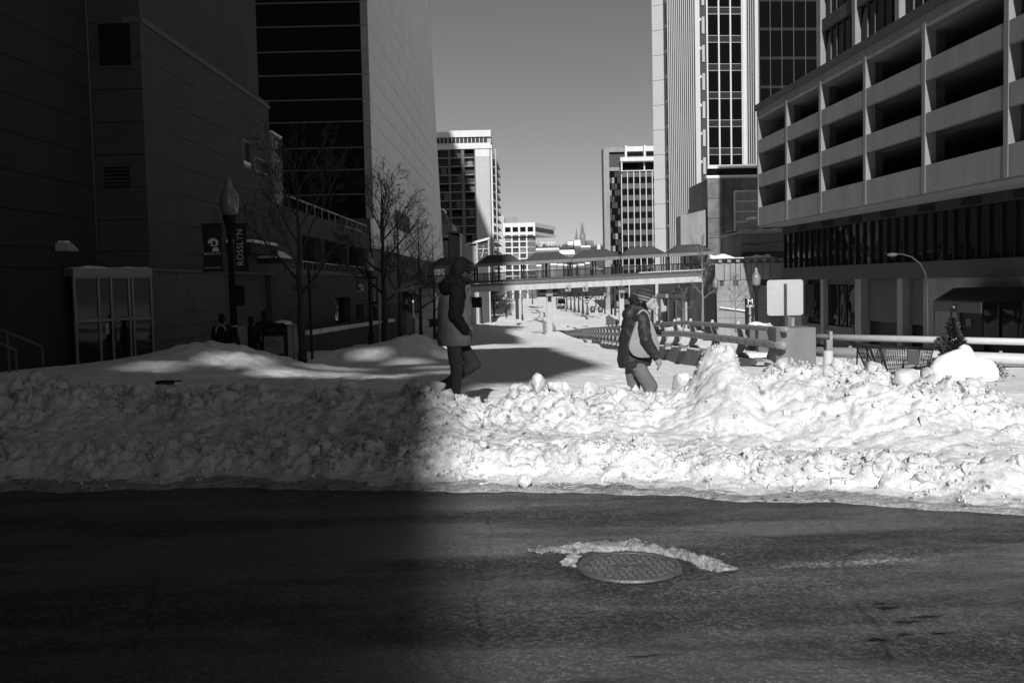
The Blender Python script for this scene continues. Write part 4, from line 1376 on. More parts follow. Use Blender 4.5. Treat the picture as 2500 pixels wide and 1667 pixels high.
for (a, c_) in ((1532, 1572), (1578, 1640)):
    Rf.box('roof_band', M['white'], rs(a), rs(c_), -.2, 3, Rf.z(1540, 370), Rf.z(1540, 358))
    Rf.box('attic_recess', M['darkgrey'], rs(a), rs(c_), 2, 3, Rf.z(1540, 386), Rf.z(1540, 370))
for a in (1527, 1573):
    Rf.box('roof_pier', M['white'], rs(a), rs(a + 5), -.6, 3, Rf.z(1540, 386), Rf.z(1540, 356))
Rf.box('cornice', M['white'], rs(1514), rs(1640), -2.4, 3, Rf.z(1540, 396), Rf.z(1540, 386))
Rf.box('cornice_pier', M['white'], rs(1516), rs(1519), -2, 3, Rf.z(1540, 420), Rf.z(1540, 396))
Rf.box('cornice_glass', M['glass'], rs(1519), rs(1640), 1.2, 3, Rf.z(1540, 418), Rf.z(1540, 396))
Rf.box('cornice_pier', M['white'], rs(1573), rs(1576), 0, 1.2, Rf.z(1540, 418), Rf.z(1540, 396))
Rf.box('sill', M['white'], rs(1517), rs(1640), -.9, 3, Rf.z(1540, 419), Rf.z(1540, 417))
z = Rf.z(1540, 420); k = 0
while z > -7:
    Rf.box('spandrel', M['spandrel'], rs(1518), rs(1640), -.25, 3, z - 1.55, z)
    for q in range(6):
        a = rs(1518 + q * 15); c_ = rs(1518 + (q + 1) * 15)
        Rf.box('window', M['glass'], a + .1, c_ - .1, -.15, 3, z - 3.45, z - 1.55)
        if k in (3, 4) and q % 2 == 0:
            Rf.box('fan_panel', M['midgrey'], a + .35, c_ - .5, -.3, -.2, z - 1.4, z - .1)
    z -= 3.45; k += 1
for q in range(7):
    s_ = rs(1517.5 + q * 15)
    Rf.box('mullion', M['white'], s_ - .11, s_ + .11, -.7, -.2, -8, Rf.z(1540, 419))

# ================================================================ Georgetown hill, spires, far trees
hx, hy = np.meshgrid(np.linspace(-500, 700, 120), np.linspace(820, 2400, 60))
hh = -14 + 66 * sm(900, 1500, hy) + 12 * (fbm(hx * .006, hy * .006, 17, 4) - .4) * sm(900, 1400, hy)
hill = obj('hill', grid_mesh('hill', hx, hy, hh), M['wood']); structure(hill)
def hill_z(px, py, Y): return P(px, py, Y)
SY = 1450.0
def spire(label, px, w0, stages, Y=SY, m='brick'):
    c = P(px, 690, Y); kk = Y / FPX
    sp = thing('church_spire', label, 'spire', (c.x, Y, 30), group='spires on the hill')
    def zz(py): return P(px, py, Y).z - 30
    names = ['tower', 'belfry', 'roof_spire', 'finial', 'turret']
    prev = None
    for i, (ya, wa, yb, wb_) in enumerate(stages):
        za, zb_ = zz(ya), zz(yb); a, b2 = wa * kk / 2, wb_ * kk / 2
        MB().hexa([(-a, -a, za), (a, -a, za), (a, a, za), (-a, a, za), (-b2, -b2, zb_), (b2, -b2, zb_), (b2, b2, zb_), (-b2, b2, zb_)]).build(names[min(i, 3)], M[m], sp)
    return sp, zz, kk
sp, zz, kk = spire('taller of the two dark church spires on the hill', 1424, 14, [(612, 13, 583, 13.5), (583, 13.5, 571, 11), (571, 10, 545, 3), (545, 1.2, 538, .5)])
for dx in (-6, 6):
    MB().lathe([(1.2 * kk, zz(590)), (1.2 * kk, zz(577)), (.05, zz(569))], 8, (dx * kk, -6 * kk, 0)).build('turret', M['brick'], sp)
MB().box(-1.2 * kk, 1.2 * kk, -7.2 * kk, -6.7 * kk, zz(580), zz(574)).build('clock_face', M['offwhite'], sp)
for yy_ in (588, 594, 600):
    MB().box(-4 * kk, 4 * kk, -6.9 * kk, -6.6 * kk, zz(yy_ + .6), zz(yy_)).build('string_course', M['concrete'], sp)
spire('shorter pointed church spire left of the tall one on the hill', 1409.5, 8, [(600, 15, 592, 12), (592, 12, 580, 6), (580, 5.5, 560, 1.4), (560, .6, 556, .3)])
def farblock(name, label, px0, px1, ytop, ybot, Y, m, roof=None, wins=0, wm='darkgrey'):
    a, c = P(px0, ybot, Y), P(px1, ybot, Y)
    t = thing(name, label, 'building', (a.x, Y, a.z), group='far buildings on the hill')
    Fc = Face(t, (a.x, Y), (1, 0), a.z)
    w_ = c.x - a.x; h_ = P((px0 + px1) / 2, ytop, Y).z - P((px0 + px1) / 2, ybot, Y).z
    Fc.box('wall', M[m], 0, w_, 0, 25, -12, h_)
    if roof: Fc.put(MB().hexa([(0, -.6, h_), (w_, -.6, h_), (w_, 25, h_), (0, 25, h_), (w_ * .03, 3, h_ * 1.55), (w_ * .97, 3, h_ * 1.55), (w_ * .97, 20, h_ * 1.55), (w_ * .03, 20, h_ * 1.55)]), 'roof', M[roof])
    for k in range(wins):
        s_ = w_ * (k + .5) / wins
        Fc.box('window', M[wm], s_ - w_ / wins * .22, s_ + w_ / wins * .22, -.25, 0, h_ * .25, h_ * .72)
    return Fc, w_, h_
farblock('white_hall', 'long white hall with a row of columns on the left of the hill', 1318, 1356, 591, 600, 1500, 'white', None, 14, 'concrete')
farblock('stone_hall', 'grey stone hall to the right of the church spires', 1432, 1450, 596, 612, 1440, 'brick', 'brick', 4)
farblock('brick_hall', 'low brick hall left of the shorter spire', 1386, 1402, 598, 612, 1440, 'brick', 'clean', 4)
farblock('snowy_house', 'row house with a snow covered dormer roof in the notch between bridge canopies', 1366, 1404, 621, 640, 900, 'brick', 'clean', 5)
farblock('snowy_terrace', 'terrace of pale houses with snowy roofs under the white hall', 1308, 1366, 611, 620, 950, 'concrete', 'clean', 9)
farblock('pale_house', 'pale house with a bright roof right of the stone hall', 1458, 1466, 597, 608, 1300, 'white')
farblock('gabled_house', 'small house with a snow gable below the tall spire', 1418, 1442, 604, 612, 1000, 'brick', 'clean', 3)
farblock('square_tower', 'square belvedere tower with dark arches below the shorter spire', 1403, 1418, 600, 625, 980, 'midgrey', 'clean', 4, 'black')
r_ = random.Random(9)
for i in range(10):
    a = 1310 + i * 17
    y0 = r_.uniform(640, 662)
    farblock('terrace_house', ['leftmost', 'second', 'third', 'fourth', 'fifth', 'sixth', 'seventh', 'eighth', 'ninth', 'rightmost'][i] + ' of ten snow roofed terrace houses low on the far hillside', a, a + r_.uniform(10, 17), y0, y0 + 8, 780 + r_.uniform(-20, 40), r_.choice(['midgrey', 'brick', 'concrete']), 'clean', 4)
# leafless woods across the hillside: one mass of twigs
b = MB()
for i in range(2600):
    px = r_.uniform(1190, 1500); Y = r_.choice([820, 900, 1000, 1200, 1420, 1480])
    base = {820: 668, 900: 650, 1000: 632, 1200: 620, 1420: 612, 1480: 606}[Y] + r_.uniform(-4, 10)
    w = P(px, base, Y); h = r_.uniform(4, 11) * (1.2 if Y < 1000 else .9)
    for q in range(2):
        dx, dy = r_.uniform(-2.5, 2.5), r_.uniform(-2, 2)
        ww = r_.uniform(.25, .9)
        b.add([(w.x + dx - ww, w.y + dy, w.z), (w.x + dx + ww, w.y + dy, w.z), (w.x + dx + r_.uniform(-1.5, 1.5), w.y + dy, w.z + h * r_.uniform(.6, 1))], [(0, 1, 2)])
wd = b.build('hillside_woods', M['wood'], fix=False); stuff(wd, 'bare grey woods covering the far hillside', 'woods')
# ================================================================ right: tall finned tower
uR = Vector((0.09, -1.0)).normalized()       # far -> near along its street side
cN = P(1712, 690, 140)
far_len = 46.0
ft = thing('finned_tower', 'tall glass tower with closely spaced white vertical fins on the right', 'tower', (cN.x, cN.y, -5))
pF = Vector((cN.x, cN.y)) - uR * far_len
Q = Face(ft, pF, uR)
sA, sZ = Q.s(1640, 300), far_len
zfl = [2.0 + 3.9 * k for k in range(13)]
s_slot = Q.s(1622, 300)
Q.box('core', M['darkgrey'], s_slot, far_len - 1.5, .4, 14, -5, 60)
s_slot = Q.s(1622, 300)
for i in range(len(zfl) - 1):
    Q.box('glass_band', M['glassg'], sA, sZ, .12, .4, zfl[i] + .5, zfl[i + 1] - .02)
    Q.box('floor_joint', M['darkgrey'], sA, sZ, .02, .3, zfl[i] + .02, zfl[i] + .08)
    Q.box('spandrel', M['metalw'], sA, sZ, .10, .38, zfl[i] + .1, zfl[i] + .48)
    Q.box('slot_window', M['glass'], s_slot + .3, sA - .3, .3, .4, zfl[i] + .5, zfl[i + 1] - .3)
    Q.box('slot_sill', M['white'], s_slot + .2, sA - .2, .1, .4, zfl[i] + .1, zfl[i] + .5)
nfin = 15
for k in range(nfin):
    s = sA + (sZ - sA) * k / (nfin - 1)
    Q.box('fin', M['metalw'], s - .14, s + .14, -.55, .12, 2.0, 60)
# bright metal corner pier at the far end
c = Q.world(s_slot, 0, 0)
a = P(1600, 690, c.y + .8)
Ch = Face(ft, (a.x, a.y), (c.x - a.x, c.y - a.y))
Lc = math.hypot(c.x - a.x, c.y - a.y)
for i in range(len(zfl) - 1):
    Ch.box('corner_panel', M['metalw'], 0, Lc, 0, 1.2, zfl[i] + .03, zfl[i + 1] - .03)
Ch.box('corner_panel', M['metalw'], 0, Lc, 0, 1.2, -5, zfl[0] - .03)
# front
u2 = Vector((1.0, 0.09)).normalized()
Fr1 = Face(ft, (cN.x, cN.y), u2)
f0, f1_ = Fr1.s(1727, 200), Fr1.s(1812, 200)
Fr1.box('front_core', M['darkgrey'], 0, f1_ + 1, .4, 14, -5, 60)
Fr1.box('corner_recess', M['darkgrey'], .1, f0, .3, .4, 2, 60)
zff = [15.9 + 3.86 * k for k in range(10)]
for i in range(len(zff) - 1):
    for k in range(3):
        a_, c_ = f0 + (f1_ - f0) * k / 3, f0 + (f1_ - f0) * (k + 1) / 3
        Fr1.box('pane', M['glassd'], a_ + .05, c_ - .05, .1, .2, zff[i] + .05, zff[i] + 2.9)
        Fr1.box('spandrel', M['black'], a_ + .05, c_ - .05, .1, .2, zff[i] + 3.0, zff[i + 1])
    Fr1.box('transom', M['steel'], f0, f1_, .04, .2, zff[i] - .04, zff[i] + .05)
    Fr1.box('transom', M['steel'], f0, f1_, .04, .2, zff[i] + 2.9, zff[i] + 3.0)
    Fr1.box('corner_window', M['offwhite'], .5, f0 - .3, .1, .3, zff[i] + .3, zff[i] + 2.6)
for k in range(4):
    s = f0 + (f1_ - f0) * k / 3
    Fr1.box('mullion', M['white'], s - .10, s + .10, -.12, .1, 15.6, 60)
Fr1.box('front_pier', M['white'], f1_ + .02, f1_ + .9, -.3, .3, 15.5, 60)
# return with fins, then the darker front beyond it
n0 = Fr1.world(f1_ + .9, 0, 0)
Q2 = Face(ft, Vector((n0.x, n0.y)), uR)
L2 = Q2.s(1852, 300)
Q2.box('return_core', M['darkgrey'], 0, L2 - 1.0, .3, 8, -5, 60)
for k in range(5):
    s = .3 + (L2 - .5) * k / 4
    Q2.box('fin', M['metalw'], s - .14, s + .14, -.4, .2, 15, 60)
for i in range(len(zff) - 1):
    Q2.box('return_glass', M['glass'], 0, L2, .2, .3, zff[i] + .1, zff[i + 1] - .1)
n1 = Q2.world(L2, 0, 0)
Fr3 = Face(ft, (n1.x, n1.y), u2)
L3 = 26
Fr3.box('dark_core', M['black'], 0, L3, .3, 14, -5, 60)
ms = [Fr3.s(p, 150) for p in (1853, 1881, 1909, 1938, 1967, 1995)]
ms += [ms[-1] + (ms[-1] - ms[-2]) * (k + 1) for k in range(7)]
for i in range(len(zff) - 1):
    for k in range(len(ms) - 1):
        if k < 6:
            Fr3.box('dark_pane', M['glassd'], ms[k] + .04, ms[k + 1] - .04, .1 + .01 * ((i + 2 * k) % 3), .28, zff[i] + .1, zff[i + 1] - .3)
    Fr3.box('dark_transom', M['black'], ms[0], ms[6], .06, .28, zff[i] - .3, zff[i] + .08)
for k in range(8):
    Fr3.box('dark_mullion', M['darkgrey'], ms[k] - .05, ms[k] + .05, .0, .1, 15, 60)

# street-level colonnade of that tower
co = thing('colonnade', 'street level row of stone pilasters and dark shop windows under the finned tower', 'arcade', (cN.x - 1, cN.y, -6))
Cq = Face(co, pF - Vector((1.2, 0)), uR)
Cq.box('back_wall', M['dconcrete'], 4, far_len, .6, 2, -7, 2)
Cq.box('lintel', M['midgrey'], 4, far_len, 0, .6, -1.4, 2.0)
for k in range(9):
    s = 5 + k * 4.8
    Cq.box('pilaster', M['offwhite'], s - .45, s + .45, -.5, .6, -7, -1.4)
    Cq.box('shop_window', M['glass2'], s + .5, s + 4.3, .3, .5, -6.4, -1.5)
for k in range(4):
    Cq.box('low_sign', M['concrete'], 8 + k * 9, 14 + k * 9, -.4, 0, -1.2, -.6)

# granite block beside it
gb = thing('granite_block', 'dark speckled granite clad block with a white framed grid of grey panels', 'building', (P(1800, 690, 127).x, 127, -5))
Gb = Face(gb, (P(1729, 690, 127).x, 127), (1, 0.02))
ztp = Gb.z(1790, 435)
gw = Gb.s(1900, 500)
Gb.box('core', M['granite'], .05, gw, .1, 12, -5, ztp - .05)
ti = MB().box(.03, 2.07, -.05, .1, .03, 2.47).mesh('granite_slab'); ti.materials.append(M['granite'])
g0, g1_ = Gb.s(1793, 550), Gb.s(1862, 550)
zg0, zg1 = Gb.z(1820, 617), Gb.z(1820, 467)
for i in range(5):
    for k in range(10):
        zz_ = ztp - 2.5 * (k + 1)
        o = obj('granite_slab', ti, None); Gb.set(o)
        o.location += Vector((Gb.u.x * 2.1 * i, Gb.u.y * 2.1 * i, zz_))
Gb.box('parapet', M['white'], -.1, gw, -.15, 1.0, ztp, ztp + .22)
Gb.box('parapet_snow', M['clean'], -.1, gw, -.1, 1.0, ztp + .22, ztp + .36)
Gb.box('clerestory', M['glass'], .3, gw, .8, 1.2, ztp + .3, ztp + 1.3)
Gb.box('clerestory_band', M['white'], .2, gw, .5, 1.4, ztp + 1.3, ztp + 1.75)
for k in range(6):
    za, zb_ = zg0 + (zg1 - zg0) * k / 6, zg0 + (zg1 - zg0) * (k + 1) / 6
    Gb.box('grid_panel', M['concrete'], g0 + .1, g1_, -.14, -.06, za + .12, zb_ - .06)
    Gb.box('grid_bar', M['white'], g0, g1_, -.22, -.06, zb_ - .06, zb_ + .1)
Gb.box('grid_bar', M['white'], g0, g1_, -.22, -.06, zg0, zg0 + .12)
Gb.box('grid_frame', M['white'], g0 - .12, g0 + .1, -.24, -.06, zg0, zg1)
Gb.put(MB().hexa([(-3.4, .2, zg0 + 1), (-.2, .2, zg0 + 1), (-.2, 3, zg0 + 1), (-3.4, 3, zg0 + 1), (-3.4, .2, ztp - 4.6), (-.2, .2, ztp - 3.9), (-.2, 3, ztp - 3.9), (-3.4, 3, ztp - 4.6)]), 'side_shaft', M['concrete'])

# low building with snowy roof, and the big blank wall in front
lb2 = thing('snow_roof_building', 'low pale building with a snow covered roof under the parking structure', 'building', (P(1860, 690, 104).x, 104, -5))
Lf = Face(lb2, (P(1810, 690, 104).x, 104), (1, -.02))
lw2 = Lf.s(1960, 600)
zr_ = Lf.z(1850, 570)
Lf.box('wall', M['concrete'], 0, lw2, 0, 10, -5, zr_)
Lf.box('band', M['dconcrete'], 0, lw2, -.1, 0, zr_ - 2.6, zr_ - 1.9)
Lf.box('roof_edge', M['offwhite'], -.3, lw2, -.4, 10, zr_, zr_ + .25)
gx_, gy_ = np.meshgrid(np.linspace(-.3, lw2, 60), np.linspace(-.4, 9, 14))
o = obj('roof_snow', grid_mesh('roof_snow', gx_, gy_, zr_ + .26 + sm(-.5, .3, gy_) * (.1 + .12 * (gx_ / lw2) + .5 * np.clip(fbm(gx_ * .8, gy_ * .5, 6, 3) - .4, 0, 1))), M['clean']); Lf.set(o)
Lf.box('plant_box', M['offwhite'], Lf.s(1843, 550), Lf.s(1857, 550), 2, 4, zr_, zr_ + 1.6)
Lf.box('plant_snow', M['clean'], Lf.s(1842, 550), Lf.s(1858, 550), 1.9, 4, zr_ + 1.6, zr_ + 1.85)
Lf.put(MB().box(0, Lf.s(1843), 2, 2.06, zr_ + 1.1, zr_ + 1.16).box(0, Lf.s(1843), 2, 2.06, zr_ + .7, zr_ + .75).box(0, .06, 2, 2.06, zr_, zr_ + 1.1).box(1.2, 1.26, 2, 2.06, zr_, zr_ + 1.1), 'roof_rail', M['steel'])
Lf.put(MB().tube([(0, -.12, zr_ - 1.0), (2, -.12, zr_ - 1.15), (3.2, -.12, zr_ - .9), (6, -.12, zr_ - .8)], .03, 6), 'cable', M['darkgrey'])

bw = thing('blank_wall_building', 'low grey panelled building with tiny windows behind the right street lamp', 'building', (P(1830, 690, 97).x, 97, -6))
Bw = Face(bw, (P(1746, 690, 97).x, 97), (1, -.03))
bwL = Bw.s(1990, 700)
zt_ = Bw.z(1800, 643)
holes = [(Bw.s(a, 690), Bw.s(c_, 690), Bw.z(1800, 698), Bw.z(1800, 685)) for (a, c_) in ((1757, 1767), (1790, 1803), (1858, 1876))]
xs_ = [0.0]
px_j = [1768, 1783, 1796, 1808, 1821, 1834, 1847, 1862, 1880]
xs_ += [Bw.s(p, 660) for p in px_j] + [bwL]
zmid = Bw.z(1800, 684)
for i in range(len(xs_) - 1):
    Bw.box('panel', M['concrete'], xs_[i] + .03, xs_[i + 1] - .03, 0, .25, zmid + .02, zt_)
zb2 = [-6, Bw.z(1800, 776), Bw.z(1800, 758), Bw.z(1800, 735), zmid - .02]
for i in range(len(zb2) - 1):
    hs_ = holes if i == 3 else []
    Bw.opening_wall('panel', M['concrete'], 0, bwL, zb2[i] + .015, zb2[i + 1] - .015, hs_, 0, .25)
Bw.box('core', M['dconcrete'], .1, bwL, .22, 7, -6, zt_ - .1)
for h_ in holes:
    Bw.box('vent_window', M['darkgrey'], h_[0], h_[1], .12, .2, h_[2], h_[3])
for k in range(12):
    s = .3 + k * .85
    Bw.box('roof_dentil', M['concrete'], s, s + .34, -.25, .4, zt_ + .1, zt_ + .38)
Bw.box('roof_beam', M['concrete'], -.3, bwL, .4, 3, zt_, zt_ + .5)
gx_, gy_ = np.meshgrid(np.linspace(-.5, 5.6, 50), np.linspace(-.5, 3, 12))
o = obj('roof_snow', grid_mesh('roof_snow', gx_, gy_, zt_ + .46 + sm(-.6, .0, gy_) * (.12 + .9 * np.clip(fbm(gx_ * .9, gy_ * .5, 26, 3) - .38, 0, 1))), M['clean']); Bw.set(o)
Bw.put(MB().hexa([(Bw.s(1755, 753), -.35, Bw.z(1755, 751)), (Bw.s(1820, 753), -.35, Bw.z(1820, 760)), (Bw.s(1820, 753), 0, Bw.z(1820, 760)), (Bw.s(1755, 753), 0, Bw.z(1755, 751)),
                  (Bw.s(1755, 753), -.35, Bw.z(1755, 749)), (Bw.s(1820, 753), -.35, Bw.z(1820, 757)), (Bw.s(1820, 753), 0, Bw.z(1820, 757)), (Bw.s(1755, 753), 0, Bw.z(1755, 749))]), 'snowy_ledge', M['clean'])

# ================================================================ right: parking structure
uG = Vector((0.053, -1.0)).normalized()
pg = P(1851, 690, 90)
gar = thing('parking_structure', 'concrete parking structure with three rows of open bays overhanging the street', 'parking garage', (pg.x, pg.y, -4))
Ga = Face(gar, (pg.x, pg.y), uG)
LG = 62.0
zo = [(7.87, 9.66), (10.83, 12.66), (13.83, 15.68)]
zB, zTp = 6.28, 16.46
pier_px = [(1851, 1857), (1916, 1924), (1998, 2008), (2105, 2118), (2247, 2263), (2444, 2467)]
piers = [(Ga.s(a, 450), Ga.s(c_, 450)) for (a, c_) in pier_px]
st_ = piers[-1][0] - piers[-2][0]
while piers[-1][1] < LG - st_:
    piers.append((piers[-1][0] + st_, piers[-1][1] + st_))
LG = piers[-1][1]
pw_ = .42
piers = [((a + c_) / 2 - pw_ / 2, (a + c_) / 2 + pw_ / 2) for (a, c_) in piers]
piers[0] = (0, .3)
for (a, c_) in piers:
    Ga.box('pier', M['garage'], a, c_, -.03, .62, zB, zTp)
levels = [(zB, zo[0][0]), (zo[0][1], zo[1][0]), (zo[1][1], zo[2][0]), (zo[2][1], zTp)]
for i in range(len(piers) - 1):
    a, c_ = piers[i][1] + .008, piers[i + 1][0] - .008
    for k, (z0, z1) in enumerate(levels):
        Ga.box('spandrel_panel', M['garage'], a, c_, 0, .22, z0 + (.02 if k else 0), z1)
        if k < 3:
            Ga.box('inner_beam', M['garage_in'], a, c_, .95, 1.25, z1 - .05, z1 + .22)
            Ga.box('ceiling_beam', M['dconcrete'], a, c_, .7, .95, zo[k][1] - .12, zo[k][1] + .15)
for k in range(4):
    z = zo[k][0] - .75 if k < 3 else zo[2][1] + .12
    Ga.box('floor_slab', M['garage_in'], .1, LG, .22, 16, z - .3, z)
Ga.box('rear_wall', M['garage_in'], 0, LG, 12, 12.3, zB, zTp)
Ga.box('far_end_wall', M['garage'], -.02, .28, .62, 16, zB, zTp)
for i in range(1, len(piers)):
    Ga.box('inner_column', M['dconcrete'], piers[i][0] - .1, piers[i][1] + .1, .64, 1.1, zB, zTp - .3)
Ga.box('soffit', M['garage'], 0, LG, .05, 8, zB - .12, zB - .002)
Ga.box('coping', M['dconcrete'], -.2, LG, -.12, .7, zTp, zTp + .55)
Ga.box('coping_snow', M['clean'], 0, LG, .1, .6, zTp + .55, zTp + .6)
# office floors set back above
up_in = 1.7
su0 = Ga.s(2000, 120, up_in)
Ga.box('upper_core', M['darkgrey'], su0, LG, up_in + .5, 16, zTp, 40)
ucol = [(2000, 2006), (2084, 2091), (2190, 2198)]
uc = [Ga.s((a + c_) / 2, 60, up_in) for (a, c_) in ucol]
st2 = uc[2] - uc[1]
while uc[-1] < LG - st2: uc.append(uc[-1] + st2)
uz = [zTp + .2]
z1_ = Ga.z(2040, 78, up_in) 
for k in range(6):
    zs0 = zTp + .55 + k * 3.55
    Ga.box('upper_spandrel', M['dconcrete'], su0 - .3, LG, up_in, up_in + .5, zs0, zs0 + .95)
    for i in range(len(uc) - 1):
        a, c_ = uc[i] + .3, uc[i + 1] - .3
        nb = 5
        for q in range(nb):
            Ga.box('upper_pane', M['glass'], a + (c_ - a) * q / nb + .04, a + (c_ - a) * (q + 1) / nb - .04, up_in + .3, up_in + .45, zs0 + .95, zs0 + 3.55)
        for q in range(1, nb):
            s = a + (c_ - a) * q / nb
            Ga.box('upper_mullion', M['midgrey'], s - .04, s + .04, up_in + .2, up_in + .45, zs0 + .95, zs0 + 3.55)
for c_ in uc:
    Ga.box('upper_column', M['concrete'], c_ - .3, c_ + .3, up_in - .12, up_in + .5, zTp, 40)

# storefront beneath the overhang
a, c_ = Vector((24.8, 91.0)), Vector((27.6, 54.0))
uS = (c_ - a).normalized()
sf = thing('dark_storefront', 'dark glass storefront with shutters tucked under the parking structure', 'storefront', (a.x, a.y, -4))
S = Face(sf, a, uS)
LS_ = 52
S.box('upper_band', M['wallA'], 0, LS_, 0, 8, 5.55, 6.15)
S.box('core', M['black'], .1, LS_, .7, 8, -4, 5.55)
nwin = 40
s_edges = [0.35 + (LS_ - .35) * k / nwin for k in range(nwin + 1)]
for k in range(nwin):
    S.box('window_pane', M['glass2'], s_edges[k] + .05, s_edges[k + 1] - .05, .18, .22, 2.45, 5.5)
    S.box('window_mullion', M['black'], s_edges[k] - .05, s_edges[k] + .05, .02, .22, 2.45, 5.5)
for k in range(7):
    s = 4 + k * 5.4
    vb = MB()
    for q in range(4):
        vb.box(s, s + 2.2, -.05, -.005, 5.62 + q * .12, 5.62 + q * .12 + .05)
    S.put(vb, 'vent_grille', M['black'])
S.box('lower_band', M['darkgrey'], 0, LS_, -.04, .7, 1.36, 2.44)
def sS(px, inset=.6): return S.s(px, 740, inset)
for (p0_, p1_) in ((2003, 2010), (2087, 2102), (2190, 2203)):
    S.box('column', M['concrete'], S.s(p0_, 740), S.s(p1_, 740), .0, .7, -4, 1.36)
S.box('left_return', M['concrete'], 0.0, S.s(1955, 740), .05, .7, -4, 1.36)
w0, w1 = S.s(2012, 740, .4), S.s(2087, 740, .4)
S.box('sill_wall', M['midgrey'], S.s(1958, 740), w1, .3, .69, -4, S.z(2050, 797, .3))
for q in range(4):
    S.box('shop_pane', M['glass2'], w0 + (w1 - w0) * q / 4 + .06, w0 + (w1 - w0) * (q + 1) / 4 - .06, .42, .46, S.z(2050, 795, .4), .95)
    S.box('shop_mullion', M['black'], w0 + (w1 - w0) * q / 4 - .06, w0 + (w1 - w0) * q / 4 + .06, .34, .46, S.z(2050, 795, .4), 1.3)
S.box('shop_head', M['darkgrey'], w0, w1, .34, .46, .95, 1.36)
l0, l1 = S.s(1962, 740, .4), S.s(1988, 740, .4)
lou = MB()
for q in range(26):
    lou.box(l0, l1, .36, .44, -1.75 + q * .105, -1.75 + q * .105 + .05)
S.put(lou, 'louvre', M['darkgrey'])
S.box('shop_pane', M['glass2'], l1 + .1, S.s(2002, 740, .4), .42, .46, -1.9, .9)
for (p0_, p1_) in ((2118, 2190), (2222, 2254)):
    q0_, q1_ = S.s(p0_, 740, .5), S.s(p1_, 740, .5)
    slm = MB().hexa([(q0_, .5, 0), (q1_, .5, 0), (q1_, .58, 0), (q0_, .58, 0), (q0_, .53, .1), (q1_, .53, .1), (q1_, .58, .1), (q0_, .58, .1)]).mesh('shutter_slat')
    slm.materials.append(M['midgrey'])
    for k in range(30):
        o = obj('shutter_slat', slm, None); S.set(o); o.location.z += -1.75 + k * .103
S.box('plaster_wall', M['concrete'], S.s(2254, 740, .3), S.s(2335, 740, .3), .3, .69, -4, 1.36)
S.box('door_recess', M['black'], S.s(2335, 740, .3), S.s(2395, 740, .3), .5, .69, -4, 1.0)
S.box('door_head', M['concrete'], S.s(2335, 740, .3), LS_, .3, .69, .75, 1.36)
for (p0_, p1_) in ((2397, 2440), (2446, 2500), (2506, 2560)):
    S.box('shop_pane', M['glass2'], S.s(p0_, 740, .5), S.s(p1_, 740, .5), .5, .55, -2.5, .75)
    S.box('shop_mullion', M['black'], S.s(p1_, 740, .5), S.s(p1_, 740, .5) + .15, .4, .55, -2.5, .75)
S.box('paper_notice', M['midgrey'], S.s(2358, 790, .45), S.s(2371, 790, .45), .44, .48, S.z(2365, 798, .45), S.z(2365, 778, .45))

# awning
aw = thing('awning', 'dark canvas entrance awning with a small diamond badge by the shop door', 'awning', S.world(S.s(2330, 740), 0, -.5))
Aw = Face(aw, S.p0, S.u)
a0, a1 = Aw.s(2278, 740, -2.2), Aw.s(2396, 740, -2.2)
za_, zb_, zc_ = Aw.z(2330, 762, -2.2), Aw.z(2330, 737, -2.2), Aw.z(2330, 702, -.8)
Aw.put(MB().hexa([(a0, -2.2, zb_), (a1, -2.2, zb_), (a1, .25, zb_), (a0, .25, zb_), (a0 + .7, -1.3, zc_), (a1, -1.3, zc_), (a1, .25, zc_), (a0 + .7, .25, zc_)]), 'roof', M['black'])
Aw.box('valance', M['darkgrey'], a0, a1, -2.21, -2.17, za_, zb_)
Aw.box('valance_side', M['midgrey'], a0, a0 + .04, -2.17, .25, za_, zb_)  # lighter grey paints the light falling on this end panel
bx_, bz_ = Aw.s(2330, 750, -2.25), Aw.z(2330, 750, -2.25)
Aw.put(MB().hexa([(bx_ - .26, -2.26, bz_), (bx_, -2.26, bz_ - .22), (bx_ + .26, -2.26, bz_), (bx_, -2.26, bz_ + .22), (bx_ - .26, -2.22, bz_), (bx_, -2.22, bz_ - .22), (bx_ + .26, -2.22, bz_), (bx_, -2.22, bz_ + .22)]), 'badge', M['black'])
o = obj('badge_letters', text_mesh('RC', .2, .004), M['letter']); Aw.set(o)
o.location += Vector((Aw.u.x * bx_ + Aw.n.x * 2.27, Aw.u.y * bx_ + Aw.n.y * 2.27, bz_)); o.rotation_euler = (math.radians(90), 0, Aw.ang)
for s in (a0 + .05, a0 + 2.0):
    Aw.put(MB().tube([(s, -2.15, za_), (s, -2.15, -2.4)], .04, 6), 'pole', M['black'])

# ================================================================ covered footbridge across the street
BYd = 105.0
br = thing('covered_footbridge', 'covered concrete footbridge with dark hipped canopies crossing the street', 'footbridge', (P(1345, 690, BYd).x, BYd, -5))
def bp(px, py): return P(px, py, BYd)
XL, XR = 1010, 1748
def yline(px, y1235, y1740): return y1235 + (y1740 - y1235) * (px - 1235) / 505.0
def beam(name, mat, pxa, pxb, top, bot, y0, y1, bevel=0):
    A1, B1 = bp(pxa, yline(pxa, *bot)), bp(pxb, yline(pxb, *bot))
    A2, B2 = bp(pxa, yline(pxa, *top)), bp(pxb, yline(pxb, *top))
    O = br.location
    return MB().hexa([(A1.x - O.x, y0, A1.z - O.z), (B1.x - O.x, y0, B1.z - O.z), (B1.x - O.x, y1, B1.z - O.z), (A1.x - O.x, y1, A1.z - O.z),
               (A1.x - O.x, y0, A2.z - O.z), (B1.x - O.x, y0, B2.z - O.z), (B1.x - O.x, y1, B2.z - O.z), (A1.x - O.x, y1, A2.z - O.z)]).build(name, mat, br)
gseg = [1010, 1150, 1342, 1518, 1748]
